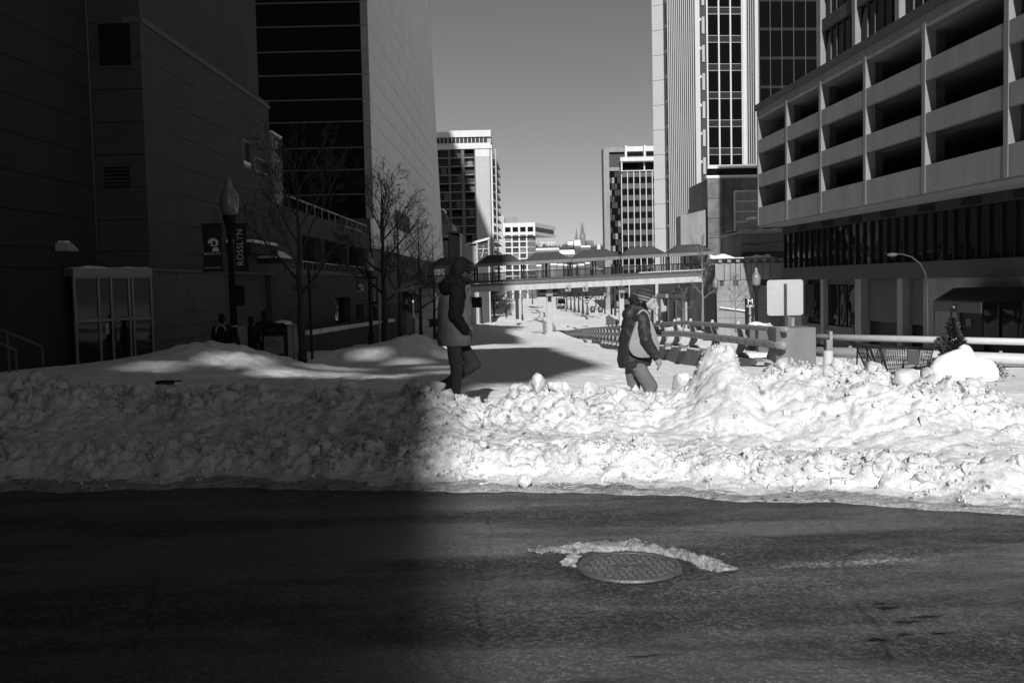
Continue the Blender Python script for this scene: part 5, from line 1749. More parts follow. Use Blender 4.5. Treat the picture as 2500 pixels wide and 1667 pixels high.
for i in range(4):
    beam('girder', M['girder'], gseg[i] + .4, gseg[i + 1] - .4, (695, 671), (710, 687), 0, 3.6)
beam('ledge', M['midgrey'], XL, XR, (689.5, 664.5), (695.5, 671.5), -.12, 3.7)
beam('ledge_snow', M['clean'], 1232, XR, (688.2, 663.6), (689.6, 664.6), -.15, .2)
beam('deck_edge', M['darkgrey'], XL, XR, (682, 658), (688.5, 664), -.22, 3.8)
beam('deck_snow', M['clean'], 1560, XR, (680.0, 655.6), (682.0, 658.0), 0.0, 3.4)
for ypos in (0.0, 3.5):
    beam('handrail', M['black'], XL, XR, (664, 639), (665.3, 640.3), ypos, ypos + .06)
    beam('bottom_rail', M['black'], XL, XR, (680, 656), (681, 657), ypos, ypos + .05)
bal = MB(); O = br.location
nbal = 230
for k in range(nbal):
    px = XL + (XR - XL) * k / nbal
    a_, c2 = bp(px, yline(px, 665, 640)), bp(px, yline(px, 681, 657))
    for yy_ in (0.01, 3.51):
        bal.box(a_.x - O.x - .024, a_.x - O.x + .024, yy_, yy_ + .03, c2.z - O.z, a_.z - O.z)
stuff(bal.build('balusters', M['black'], br))
# canopies
cb = [1043, 1160, 1276, 1394, 1513, 1629, 1742]
def ey(px): return yline(px, 641, 614)          # eave line
for i in range(len(cb) - 1):
    a_, c_ = cb[i] + 1, cb[i + 1] - 1
    ins = 29
    A1, B1 = bp(a_, ey(a_)), bp(c_, ey(c_))
    A2, B2 = bp(a_ + ins, ey(a_ + ins) - 21), bp(c_ - ins, ey(c_ - ins) - 21)
    def L(v, y): return (v.x - O.x, y, v.z - O.z)
    MB().hexa([L(A1, -.6), L(B1, -.6), L(B1, 4.2), L(A1, 4.2), L(A2, 1.3), L(B2, 1.3), L(B2, 2.3), L(A2, 2.3)]).build('canopy', M['canopy'], br)
    A0, B0 = bp(a_, ey(a_) + 7.5), bp(c_, ey(c_) + 7.5)
    MB().hexa([L(A0, -.62), L(B0, -.62), L(B0, -.5), L(A0, -.5), L(A1, -.62), L(B1, -.62), L(B1, -.5), L(A1, -.5)]).build('canopy_fascia', M['fascia'], br)
    for px in (a_ + 2, (a_ + c_) / 2, c_ - 2):
        t_, d_ = bp(px, ey(px) + 2), bp(px, yline(px, 682, 658))
        for yy_ in (.05, 3.45):
            MB().box(t_.x - O.x - .06, t_.x - O.x + .06, yy_, yy_ + .12, d_.z - O.z, t_.z - O.z).build('canopy_post', M['black'], br)
for (p0_, p1_, yt) in ((1335, 1349, 706), (1514, 1527, 698)):
    t0_, t1_ = bp(p0_, yt), bp(p1_, yt)
    x0_, x1_ = t0_.x - O.x, t1_.x - O.x
    MB().box(x0_ + .02, x1_ - .02, 1.2, 2.0, -3, t0_.z - O.z).build('column', M['girder'], br, bevel=.06)
    MB().box(x0_ - .05, x1_ + .05, 1.0, 2.4, t0_.z - O.z - .75, t0_.z - O.z).build('column_head', M['concrete'], br)
    MB().box(x0_ + .1, x1_ - .1, .85, 1.0, t0_.z - O.z - 1.2, t0_.z - O.z - .75).build('traffic_signal', M['black'], br)
MB().box(bp(1742, 680).x - O.x, bp(1760, 680).x - O.x, -.5, 4.5, -3, bp(1742, 650).z - O.z).build('abutment', M['concrete'], br)
# diagonal stay on the deck
s0_, s1_ = bp(1580, 664), bp(1598, 632)
MB().tube([(s0_.x - O.x, 1, s0_.z - O.z), (s1_.x - O.x, 1, s1_.z - O.z)], .05, 6).tube([(s0_.x - O.x + .5, 1, s0_.z - O.z), (s1_.x - O.x + .1, 1, s1_.z - O.z)], .05, 6).build('stay', M['steel'], br)
# lane arrow signs hanging below it
for (px, lab) in ((1387, 'left hanging lane arrow sign beneath the footbridge'), (1429, 'right hanging lane arrow sign beneath the footbridge')):
    c_ = P(px, 706, BYd - .3)
    sg = thing('lane_sign', lab, 'sign', c_, group='lane arrow signs')
    MB().box(-.28, .28, 0, .04, -.24, .34).build('plate', M['concrete'], sg)
    MB().add([(-.18, -.004, .16), (.05, -.004, .18), (-.02, -.004, .07), (.18, -.004, -.16), (.08, -.004, -.2), (-.1, -.004, .0), (-.16, -.004, -.04)], [(0, 1, 2, 3, 4, 5, 6)]).build('arrow', M['black'], sg)
# ================================================================ guard rail down the right kerb
gd = np.array([23.3, 24, 33, 48, 78, 110, 140, 150]); 
gxv = np.array([6.45, 6.42, 5.75, 5.35, 5.9, 6.2, 5.9, 5.5])
gzv = np.array([.41, .39, .21, -.58, -2.07, -3.8, -5.2, -5.6])
def gpt(dv): return Vector((float(np.interp(dv, gd, gxv)), float(dv), float(np.interp(dv, gd, gzv))))
rail = thing('guard_rail', 'long two pipe guard rail on curved posts running downhill along the street', 'guard rail', (6.4, 24, -.5))
O = rail.location
dl = np.concatenate([np.linspace(23.3, 60, 46), np.linspace(62, 150, 40)])
ker = np.array([.25, .5, .25])
upz = [gpt(d_) for d_ in dl]
MB().tube([p - O for p in upz], .068, 10).build('upper_pipe', M['rail'], rail, smooth=True)
MB().tube([p - O + Vector((-.06, 0, -.37)) for p in upz], .10, 12).build('lower_pipe', M['rail'], rail, smooth=True)
for k in range(10):
    d_ = 23.8 + k * .75
    p = gpt(d_) - O + Vector((-.06, 0, -.37)); q = gpt(d_ + .02) - O + Vector((-.06, 0, -.37))
    MB().tube([p, q], .108, 12).build('sleeve_joint', M['darkgrey'], rail, smooth=True)
pl = []
for k in range(15):      # crescent plate, seen end-on from the street
    t = k / 14
    a = -0.15 + t * 1.75
    pl.append((0.02 - .30 * math.sin(t * math.pi) - .06 * t, -.86 + .86 * t))
outer = pl
inner = [(x + .06 + .20 * math.sin(math.pi * (i / 14)) ** .8, z) for i, (x, z) in enumerate(pl)]
poly = [(x + .10, z) for (x, z) in (outer + inner[::-1])]
post_me = MB().prism([(-p[0] + .05, p[1]) for p in poly], -.03, .03).mesh('post'); post_me.materials.append(M['rail'])
cap_me = MB().lathe([(.05, -.02), (.05, .05), (.03, .09), (.001, .1)], 8).mesh('post_cap'); cap_me.materials.append(M['railw'])
foot_me = MB().hexa([(-.35, -.02, -.9), (.35, -.02, -.9), (.35, .55, -.9), (-.35, .55, -.9), (-.3, .0, -.82), (.3, .0, -.82), (.3, .4, -.74), (-.3, .4, -.74)]).mesh('post_foot')
foot_me.materials.append(M['rail'])
d_ = 24.6
while d_ < 146:
    p = gpt(d_) - O
    o = obj('post', post_me, None, rail); o.location = p
    if d_ < 60:
        o2 = obj('post_cap', cap_me, None, rail); o2.location = p + Vector((0, 0, .05))
        o3 = obj('post_foot', foot_me, None, rail); o3.location = p
    d_ += 2.55
kw = MB()
ds = np.linspace(24.0, 70, 40)
for i in range(len(ds) - 1):
    a, c = gpt(ds[i]) - O, gpt(ds[i + 1]) - O
    kw.hexa([(a.x - .14, a.y, a.z - 2.0), (a.x + .14, a.y, a.z - 2.0), (c.x + .14, c.y, c.z - 2.0), (c.x - .14, c.y, c.z - 2.0),
             (a.x - .14, a.y, a.z - .83), (a.x + .14, a.y, a.z - .83), (c.x + .14, c.y, c.z - .83), (c.x - .14, c.y, c.z - .83)])
kw.build('kerb_wall', M['pier'], rail)
ks = MB()
rk = random.Random(2)
for i in range(len(ds) - 1):
    if i in (1, 2, 4): continue
    a, c = gpt(ds[i]) - O, gpt(ds[i + 1]) - O
    h0, h1 = rk.uniform(.01, .06), rk.uniform(.01, .06)
    ks.hexa([(a.x - .13, a.y, a.z - .829), (a.x + .13, a.y, a.z - .829), (c.x + .13, c.y, c.z - .829), (c.x - .13, c.y, c.z - .829),
             (a.x - .1, a.y, a.z - .82 + h0), (a.x + .1, a.y, a.z - .82 + h0), (c.x + .1, c.y, c.z - .82 + h1), (c.x - .1, c.y, c.z - .82 + h1)])
ks.build('kerb_snow', M['clean'], rail)

# concrete pier where the rails meet
pa, pb = P(1900, 820, 23.6), P(1993, 820, 23.6)
pr = thing('concrete_pier', 'square weathered concrete pier where the two rails meet', 'pier', ((pa.x + pb.x) / 2, 23.6, -.9))
w_ = pb.x - pa.x
ztop = P(1945, 800, 23.6).z + .9
MB().plan([(-w_ / 2 + .10, 0), (w_ / 2, 0), (w_ / 2, .85), (-w_ / 2 - .02, .85), (-w_ / 2 - .02, .14)], 0, ztop).build('block', M['pier'], pr, bevel=.025)

# straight pale pipe rails on the right
prl = thing('pipe_rail', 'pair of straight pale steel pipe rails right of the concrete pier', 'railing', (pb.x, 23.8, -.6))
O = prl.location
ra, rb_ = P(1996, 822, 23.9), P(2640, 838, 20.2)
la, lb_ = P(1996, 858, 23.9), P(2640, 883, 20.2)
MB().tube([ra - O, rb_ - O], .073, 14).build('upper_pipe', M['railw'], prl, smooth=True)
MB().tube([la - O, lb_ - O], .125, 16).build('lower_pipe', M['railw'], prl, smooth=True)
for px in (2017,):
    f_ = (px - 1996) / (2640 - 1996)
    c = ra.lerp(rb_, f_) - O
    MB().lathe([(.115, -1.1), (.115, -.34), (.09, -.31), (.04, -.30)], 14, (c.x, c.y - .25, c.z)).build('post_base', M['railw'], prl, smooth=False)
    MB().box(c.x - .06, c.x + .06, c.y - .32, c.y - .2, c.z - .32, c.z - .05).build('bracket', M['steel'], prl, bevel=.02)
    MB().box(c.x + .05, c.x + .12, c.y - .2, c.y + .1, c.z - .3, c.z + .14).build('bracket_plate', M['rail'], prl)
for px in (2088, 2180, 2236, 2330, 2465, 2560):
    f_ = (px - 1996) / (2640 - 1996)
    c = la.lerp(lb_, f_) - O
    MB().box(c.x - .05, c.x + .05, c.y - .03, c.y + .05, c.z - .6, c.z - .1).box(c.x - .05, c.x + .10, c.y - .05, c.y + .06, c.z - .32, c.z - .2).build('stub_post', M['rail'], prl)
    MB().lathe([(.04, 0), (.04, .05), (.001, .06)], 8, (c.x, c.y, c.z + .11)).build('bolt', M['rail'], prl)

# traffic sign seen from behind
sY = 25.2
sa, sb = P(1873, 770, sY), P(1961, 770, sY)
zt0, zb0 = P(1917, 683, sY).z, P(1917, 770, sY).z
sg = thing('road_sign', 'blank silver back of a square road sign on a perforated post', 'sign', ((sa.x + sb.x) / 2, sY, -.9))
hw, hz = (sb.x - sa.x) / 2, (zt0 - zb0)
rp_ = []
rr_ = .07
for (cx_, cz_, a0) in ((hw - rr_, rr_, -90), (hw - rr_, hz - rr_, 0), (-hw + rr_, hz - rr_, 90), (-hw + rr_, rr_, 180)):
    for q in range(6):
        an = math.radians(a0 + q * 18); rp_.append((cx_ + rr_ * math.cos(an), cz_ + rr_ * math.sin(an) + zb0 + .9))
MB().prism(rp_, .0, .006).build('plate', mk('sign_back', .34, .45, .05, 4, metal=.3, spec=.5, fine=.04, fscale=9), sg)
pst = MB().box(-.032, .032, -.06, -.001, 0, hz + zb0 + .9 - .1)
pst.build('post', M['darkgrey'], sg)
hl = MB()
for q in range(34):
    z = .5 + q * .052
    hl.box(-.011, .011, -.064, -.058, z, z + .022)
hl.build('post_holes', M['black'], sg)
b2 = thing('signal_post', 'thin pale signal post standing behind the road sign', 'post', (P(1935, 790, 27).x, 27, -1))
MB().tube([(0, 0, 0), (0, 0, P(1935, 775, 27).z + 1)], .06, 8).build('pole', M['alu'], b2, smooth=True)
MB().box(-.22, -.06, -.1, .1, P(1935, 795, 27).z + .9, P(1935, 772, 27).z + 1).build('box', M['midgrey'], b2)

# ================================================================ shopping cart
cart_y = 13.6
cl = P(2083, 838, cart_y); cr = P(2257, 856, cart_y)
SC = (cr.x - cl.x) / 1.06
ct = thing('shopping_cart', 'wire shopping cart abandoned in the snow bank beside the pale rails', 'shopping cart', (cl.x, cart_y, cl.z - 1.0 * SC), math.radians(-4))
def S3(x, y, z): return (x * SC, y * SC, z * SC)
W2 = .27
# basket corners: back top, back bottom, front bottom, front top (x, z)
bt, bb_, fb, ft_ = (.10, .97), (.30, .50), (.98, .55), (1.06, .90)
fr = MB()
def wbox(a, c, t): fr.tube([S3(*a), S3(*c)], t * SC, 6)
for y, m_ in ((-W2, 1), (W2, 1)):
    for (a, c) in ((bt, bb_), (bb_, fb), (fb, ft_), (bt, ft_)):
        wbox((a[0], y, a[1]), (c[0], y, c[1]), .011)
for a in (bt, bb_, fb, ft_):
    wbox((a[0], -W2, a[1]), (a[0], W2, a[1]), .011)
fr.build('basket_frame', M['black'], ct, smooth=True)
gridm = MB()
for k in range(1, 26):
    t = k / 26
    xa, za = bb_[0] + (fb[0] - bb_[0]) * t, bb_[1] + (fb[1] - bb_[1]) * t
    xb, zb_ = bt[0] + (ft_[0] - bt[0]) * t, bt[1] + (ft_[1] - bt[1]) * t
    for y in (-W2, W2):
        gridm.tube([S3(xa, y, za), S3(xb, y, zb_)], .0035 * SC, 4)
    gridm.tube([S3(xa, -W2, za), S3(xa, W2, za)], .003 * SC, 4)
for k in range(1, 7):
    t = k / 7
    l_ = (bb_[0] + (bt[0] - bb_[0]) * t, bb_[1] + (bt[1] - bb_[1]) * t); r_2 = (fb[0] + (ft_[0] - fb[0]) * t, fb[1] + (ft_[1] - fb[1]) * t)
    for y in (-W2, W2):
        gridm.tube([S3(l_[0], y, l_[1]), S3(r_2[0], y, r_2[1])], .0035 * SC, 4)
    gridm.tube([S3(r_2[0], -W2, r_2[1]), S3(r_2[0], W2, r_2[1])], .0035 * SC, 4)
    gridm.tube([S3(l_[0], -W2, l_[1]), S3(l_[0], W2, l_[1])], .0035 * SC, 4)
for k in range(1, 9):
    y = -W2 + 2 * W2 * k / 9
    gridm.tube([S3(fb[0], y, fb[1]), S3(ft_[0], y, ft_[1])], .0035 * SC, 4)
    gridm.tube([S3(bb_[0], y, bb_[1]), S3(bt[0], y, bt[1])], .0035 * SC, 4)
gridm.build('wire_mesh', M['black'], ct)
st2_ = MB()
for k in range(9):
    y = -.2 + .4 * k / 8
    st2_.tube([S3(.36, y, .70), S3(.44, y, .99), S3(.56, y, 1.0)], .004 * SC, 4)
st2_.tube([S3(.56, -.22, 1.0), S3(.56, .22, 1.0)], .007 * SC, 5)
st2_.build('child_seat', M['black'], ct)
MB().box(*[v * SC for v in (.70, .86, -W2 - .012, -W2 + .0)], .70 * SC, .90 * SC).build('advert_plate', M['darkgrey'], ct)
MB().tube([S3(-.02, -W2 - .02, 1.0), S3(-.04, 0, 1.005), S3(-.02, W2 + .02, 1.0)], .018 * SC, 8).build('handle', M['black'], ct, smooth=True)
for y in (-W2, W2):
    MB().tube([S3(-.02, y, 1.0), S3(.12, y, .985), S3(.3, y, .97), S3(.42, y, .6), S3(.52, y, .30)], .013 * SC, 6).build('side_tube', M['black'], ct, smooth=True)
    MB().tube([S3(.14, y, .97), S3(.10, y, .14), S3(.98, y, .16)], .013 * SC, 6).build('base_tube', M['black'], ct, smooth=True)
for (x, y) in ((.12, -W2), (.12, W2), (.96, -W2 + .05), (.96, W2 - .05)):
    w = MB()
    w.tube([S3(x, y - .015, .062), S3(x, y + .015, .062)], .06 * SC, 12)
    w.build('wheel', M['black'], ct)

# ================================================================ snowed-in conifer in a planter
py_ = 14.6
pc = P(2335, 905, py_); kq = py_ / FPX
pt = thing('planter_tree', 'small conifer in a dark planter half buried under a big cap of snow', 'tree', (pc.x, py_, pc.z - .22))
O = pt.location
MB().lathe([(.26, 0), (.34, .10), (.42, .20), (.44, .26), (.42, .28), (.38, .27)], 28, (-.18, 0, -.02)).build('planter', M['midgrey'], pt, smooth=True)
htop = P(2326, 776, py_).z - O.z
b = MB(); rn = random.Random(8)
for i in range(4200):
    t = rn.random() ** .9
    z = .18 + (htop - .18) * t
    an = rn.uniform(0, 6.283)
    rad_ = (.25 * (1 - t) ** .8 + .012) * rn.uniform(.5, 1.12) * (1 + .28 * math.sin(3 * an + 9 * t) + .2 * math.sin(14 * t))
    c = Vector((-.06 + rad_ * math.cos(an), rad_ * math.sin(an), z))
    out = Vector((math.cos(an), math.sin(an), rn.uniform(-.1, .9))).normalized()
    sd = out.orthogonal().normalized(); sd.rotate(Matrix.Rotation(rn.uniform(0, 6.28), 3, out))
    l_ = rn.uniform(.04, .085) * (1.1 - .5 * t); w2 = l_ * .32
    b.add([c - sd * w2, c + sd * w2, c + out * l_], [(0, 1, 2)])
for i in range(420):
    an = rn.uniform(0, 6.283); c = Vector((rn.choice([.38, .5, .12, -.42]), rn.uniform(-.38, -.15), rn.uniform(.12, .26))) + Vector((rn.gauss(0, .06), rn.gauss(0, .04), rn.gauss(0, .04)))
    out = Vector((rn.uniform(-1, 1), rn.uniform(-1, .2), rn.uniform(-.2, 1))).normalized(); sd = out.orthogonal().normalized()
    l_ = rn.uniform(.03, .06)
    b.add([c - sd * l_ * .3, c + sd * l_ * .3, c + out * l_], [(0, 1, 2)])
b.build('crown', M['needle'], pt, fix=False)
MB().tube([(-.06, 0, .1), (-.06, 0, htop * .7)], [.03, .006], 7).build('trunk', M['bark'], pt)
# cap of snow: a heap displaced from a sphere
def heap(name, cx_, cy_, cz_, rx, ry, rz, seed, parent, mat, n=44, lum_=.12):
    th, ph = np.meshgrid(np.linspace(0, 2 * math.pi, n), np.linspace(-.25, math.pi / 2, n // 2))
    k_ = 1 + lum_ * (fbm(np.cos(th) * 1.6 + 5 + ph, np.sin(th) * 1.6 + 5 + ph * 1.7, seed, 4) - .45) * 2
    o = obj(name, grid_mesh(name, cx_ + rx * k_ * np.cos(th) * np.cos(ph), cy_ + ry * k_ * np.sin(th) * np.cos(ph), cz_ + rz * k_ * np.sin(ph)), mat, parent)
    return o
zc = P(2330, 905, py_).z - O.z
heap('snow_cap', P(2316, 900, py_).x - O.x, -.30, zc - .02, .40, .28, .34, 3, pt, M['clean'])
heap('snow_cap', P(2366, 900, py_).x - O.x, -.26, zc - .04, .30, .28, .25, 4, pt, M['clean'])
heap('snow_cap', P(2338, 850, py_).x - O.x, -.24, P(2330, 856, py_).z - O.z - .03, .11, .13, .13, 5, pt, M['clean'])
for (px, py2, s) in ():
    q = P(px, py2, py_) - O
    heap('snow_tuft', q.x, -.13, q.z - .06, s * 1.0, s * .8, s * 2.2, px, pt, M['clean'], 16)

# ================================================================ street lamps and banners
def lamp(label, px, ytop, Y, zbase, mat='black', scale=None):
    t = P(px, ytop, Y)
    H_ = t.z - zbase
    lp = thing('street_lamp', label, 'street lamp', (t.x, Y, zbase), group='globe street lamps')
    k_ = H_ / 5.0 if scale is None else scale
    g = .235 * k_
    MB().lathe([(.20 * k_, 0), (.20 * k_, .25 * k_), (.16 * k_, .35 * k_), (.15 * k_, .9 * k_), (.11 * k_, 1.0 * k_)], 16).build('base', M[mat], lp, smooth=True)
    zg = H_ - .98 * k_
    MB().lathe([(.095 * k_, .9 * k_), (.075 * k_, zg - .55 * k_), (.095 * k_, zg - .5 * k_), (.075 * k_, zg - .44 * k_), (.10 * k_, zg - .38 * k_), (.16 * k_, zg - .12 * k_), (.19 * k_, zg - .03 * k_), (.19 * k_, zg)], 14).build('pole', M[mat], lp, smooth=True)
    MB().lathe([(.14 * k_, zg), (.20 * k_, zg + .10 * k_), (g, zg + .28 * k_), (g * 1.02, zg + .40 * k_), (g * .9, zg + .52 * k_)], 22, caps=False).build('globe', M['globe'], lp, smooth=True)
    MB().lathe([(g * .9, zg + .52 * k_), (g * .62, zg + .64 * k_), (.10 * k_, zg + .70 * k_), (.085 * k_, zg + .78 * k_), (.10 * k_, zg + .82 * k_), (.06 * k_, zg + .90 * k_), (.035 * k_, zg + .96 * k_), (.001, zg + .98 * k_)], 22, caps=False).build('globe_cap', M['globe'], lp, smooth=True)
    MB().lathe([(g * .93, zg + .505 * k_), (g * .95, zg + .52 * k_), (g * .93, zg + .54 * k_)], 22, caps=False).build('band', M['steel'], lp)
    return lp, k_

def banner(label, px0, px1, y0, y1, Y, style, m='banner', skew=0.0):
    a, c = P(px0, y1, Y), P(px1, y1, Y); t = P((px0 + px1) / 2, y0, Y)
    w_, h_ = abs(c.x - a.x), t.z - a.z
    bn = thing('banner', label, 'banner', ((a.x + c.x) / 2, Y, a.z), group='lamp post banners')
    gx_, gz_ = np.meshgrid(np.linspace(-w_ / 2, w_ / 2, 14), np.linspace(0, h_, 26))
    yy_ = .03 * np.sin(gz_ / h_ * 7 + gx_ / w_ * 3)
    skx = gx_ + skew * (1 - gz_ / h_)
    o = obj('cloth', grid_mesh('cloth', skx, yy_, gz_), M[m], bn)
    md = o.modifiers.new('thick', 'SOLIDIFY'); md.thickness = .006
    for z in (0, h_):
        MB().tube([(-w_ / 2 - .05, 0, z), (w_ / 2 + .05, 0, z)], .014, 6).build('rod', M['black'], bn)
    if style == 'vertical':
        me = text_mesh('ROSSLYN', h_ * .178, .003, space=1.08)
        o = obj('lettering', me, M['letter'], bn); o.location = (skew * .4, -.055, h_ * .5)
        o.rotation_euler = (math.radians(90), math.radians(-90), 0)
        o.scale = (1, w_ * .52 / (h_ * .178 * .72), 1)
        MB().box(-w_ * .47, -w_ * .42, -.045, -.04, h_ * .04, h_ * .5).build('edge_print', M['bannerg'], bn)
    else:
        me = text_mesh('ROSSLYN', w_ * .20, .003, space=1.05)
        o = obj('lettering', me, M['letter'], bn); o.location = (0, -.05, h_ * .37); o.rotation_euler = (math.radians(90), 0, 0)
        me = text_mesh('ROSSLYNVA.ORG', w_ * .098, .003, space=1.05)
        o = obj('lettering', me, M['letter'], bn); o.location = (0, -.05, h_ * .075); o.rotation_euler = (math.radians(90), 0, 0)
        # light print: a rounded head shape over a pedestal
        b = MB(); N = 16; r1 = w_ * .27
        pts = [(r1 * math.cos(math.pi * k / N) + w_ * .06, h_ * .60 + r1 * .9 * math.sin(math.pi * k / N)) for k in range(N + 1)]
        b.prism([pts[0]] + pts[1:] + [(-r1 * .6 + w_ * .06, h_ * .53), (r1 * .75 + w_ * .06, h_ * .53)], -.05, -.046)
        b.prism([(-w_ * .02, h_ * .42), (w_ * .36, h_ * .42), (w_ * .30, h_ * .50), (w_ * .06, h_ * .50)], -.05, -.046)
        b.build('emblem_print', M['letter'], bn)
        b = MB()
        b.prism([(w_ * .02, h_ * .555), (w_ * .20, h_ * .555), (w_ * .20, h_ * .62), (w_ * .12, h_ * .645), (w_ * .02, h_ * .62)], -.054, -.051)
        b.prism([(-w_ * .18, h_ * .53), (-w_ * .06, h_ * .53), (-w_ * .04, h_ * .58), (-w_ * .12, h_ * .60), (-w_ * .2, h_ * .57)], -.054, -.051)
        b.build('emblem_shade', M[m], bn)
    return bn

lp1, _ = lamp('nearest left street lamp, standing between two dark banners at the snow pile', 557, 431, 27.0, -.65)
banner('dark banner with a pale emblem and name left of the nearest lamp', 498, 545, 547, 663, 26.9, 'emblem')
banner('dark banner with vertical white ROSSLYN lettering right of the nearest lamp', 573, 604, 547, 661, 26.9, 'vertical', skew=.04)
MB().box(.10, .34, -.06, .06, 1.85, 2.4).build('control_box', M['black'], lp1)
MB().box(.10, .36, -.03, .0, .62, 1.3).build('notice_plate', M['concrete'], lp1)
MB().lathe([(.105, 1.28), (.105, 1.31)], 14).build('strap', M['alu'], lp1)
lp2, _ = lamp('second left street lamp, between the bare trees beyond the ramp wall', 900, 613, 50.0, -1.75)
banner('grey banner with a dark emblem left of the second lamp', 870, 893, 676, 733, 49.9, 'emblem', 'bannerg')
banner('dark vertical ROSSLYN banner right of the second lamp', 908, 924, 675, 742, 49.9, 'vertical')
lp3, _ = lamp('third left street lamp, dim among the trees near the grey jacketed man', 1003, 690, 82.0, -3.0)
banner('dark emblem banner left of the third lamp', 983, 999, 713, 760, 81.9, 'emblem')
banner('narrow vertical ROSSLYN banner right of the third lamp', 1012, 1022, 720, 763, 81.9, 'vertical')
lp4, _ = lamp('right street lamp in front of the grey panelled building', 1846, 652, 52.0, -1.9, scale=.98)
lp5, _ = lamp('right street lamp beside the footbridge abutment', 1747, 672, 78.0, -3.0, scale=1.0)
# distant lamps
for (px, yt, Y, z) in ((1274, 716, 190, -5.4), (1476, 714, 240, -6.3)):
    lamp('tiny distant street lamp ' + ('left of' if px < 1300 else 'right of') + ' the footbridge column', px, yt, Y, z)

# ================================================================ solar waste bin
bY = 27.6
ba, bc, be = P(641, 860, bY), P(699, 860, bY), P(727, 860, bY)
bz = gz(ba.x + .4, bY) - .05
bn = thing('waste_bin', 'solar powered dark litter bin with a pale poster on its front', 'litter bin', (ba.x, bY, bz))
w_ = bc.x - ba.x; h_ = P(670, 789, bY).z - bz
MB().hexa([(0, 0, 0), (w_, 0, 0), (w_, .75, 0), (0, .75, 0), (0, 0, h_ * .92), (w_, 0, h_ * .92), (w_, .75, h_ * .92), (0, .75, h_ * .92)]).build('body', M['black'], bn, bevel=.03)
MB().hexa([(0.02, .02, h_ * .92), (w_ - .02, .02, h_ * .92), (w_ - .02, .73, h_ * .92), (.02, .73, h_ * .92), (.08, .12, h_), (w_ - .06, .12, h_), (w_ - .06, .7, h_ * 1.04), (.08, .7, h_ * 1.04)]).build('solar_lid', M['black'], bn, bevel=.02)
heap('lid_snow', w_ * .75, .4, h_ * .98, .26, .28, .09, 7, bn, M['clean'], 24)
MB().box(w_ * .09, w_ * .91, -.012, -.001, h_ * .24, h_ * .68).build('poster', M['concrete'], bn)
for q, tx in enumerate(('Harness', 'the POWER', 'of the sun.')):
    o = obj('lettering', text_mesh(tx, .085, .002, 'LEFT'), M['black'], bn); o.location = (w_ * .15, -.016, h_ * (.585 - q * .065)); o.rotation_euler = (math.radians(90), 0, 0)
o = obj('lettering', text_mesh('BigBelly', .07, .002), M['midgrey'], bn); o.location = (w_ * .45, -.006, h_ * .84); o.rotation_euler = (math.radians(90), 0, 0)
MB().tube([(-.03, .1, h_ * .72), (-.05, .1, h_ * .62), (-.03, .1, h_ * .55)], .02, 6).build('handle', M['alu'], bn)
w3 = be.x - bc.x
b3 = thing('recycling_unit', 'pale metal side cabinet joined to the right of the litter bin', 'cabinet', (bc.x + .02, bY + .06, bz))
for k in range(2):
    MB().box(k * w3 / 2 + .01, (k + 1) * w3 / 2 - .01, 0, .6, 0, h_ * .955).build('door', M['alu'], b3, bevel=.012)
    MB().box(k * w3 / 2 + .015, (k + 1) * w3 / 2 - .015, -.012, 0, h_ * .89, h_ * .93).build('top_trim', M['steel'], b3)

# ================================================================ transit pylon on the right
mY = 60.0
ma, mb_ = P(1823, 780, mY), P(1841, 780, mY)
mp = thing('station_pylon', 'dark station pylon with a white M on top beside the right street lamp', 'sign pylon', (ma.x, mY, -3))
w_ = mb_.x - ma.x
z0, z1, z2, z3 = P(1831, 802, mY).z + 3, P(1831, 750, mY).z + 3, P(1831, 744, mY).z + 3, P(1831, 729, mY).z + 3
MB().box(0, w_, 0, w_, 0, z1).build('shaft', M['black'], mp, bevel=.02)
MB().box(0, w_, 0, w_, z1, z2).build('band', M['concrete'], mp)
MB().box(0, w_, 0, w_, z2, z3).build('head', M['black'], mp)
o = obj('lettering', text_mesh('M', .42, .004), M['letter'], mp); o.location = (w_ * .5, -.006, (z2 + z3) / 2); o.rotation_euler = (math.radians(90), 0, 0); o.scale = (1.1, 1.05, 1)
o = obj('lettering', text_mesh('Rosslyn Station', .20, .003), M['letter'], mp); o.location = (w_ * .5, -.006, (z0 + z1) / 2 + .15); o.rotation_euler = (math.radians(90), math.radians(90), 0)

# arching road light over the storefront
cY = 44.0
q0, q1 = P(2264, 700, cY), P(2175, 620, cY)
cl_ = thing('arched_road_light', 'pale arched road light with a flat lamp head in front of the dark storefront', 'street lamp', (q0.x, cY, -1.5))
O = cl_.location
pts = [P(2264, 780, cY) - O, P(2263, 690, cY) - O, P(2258, 665, cY) - O, P(2246, 643, cY) - O, P(2225, 627, cY) - O, P(2200, 620, cY) - O, P(2185, 621, cY) - O]
MB().tube(pts[1:], [.04, .035, .032, .03, .028, .028], 8).build('arm', M['darkgrey'], cl_, smooth=True)
MB().tube([(pts[0].x, 0, 0), pts[0], pts[1]], [.06, .05, .04], 8).build('pole', M['darkgrey'], cl_, smooth=True)
hd = P(2178, 622, cY) - O
MB().lathe([(.001, -.09), (.17, -.06), (.24, 0), (.20, .05), (.001, .08)], 16, hd).build('lamp_head', M['midgrey'], cl_, smooth=True)

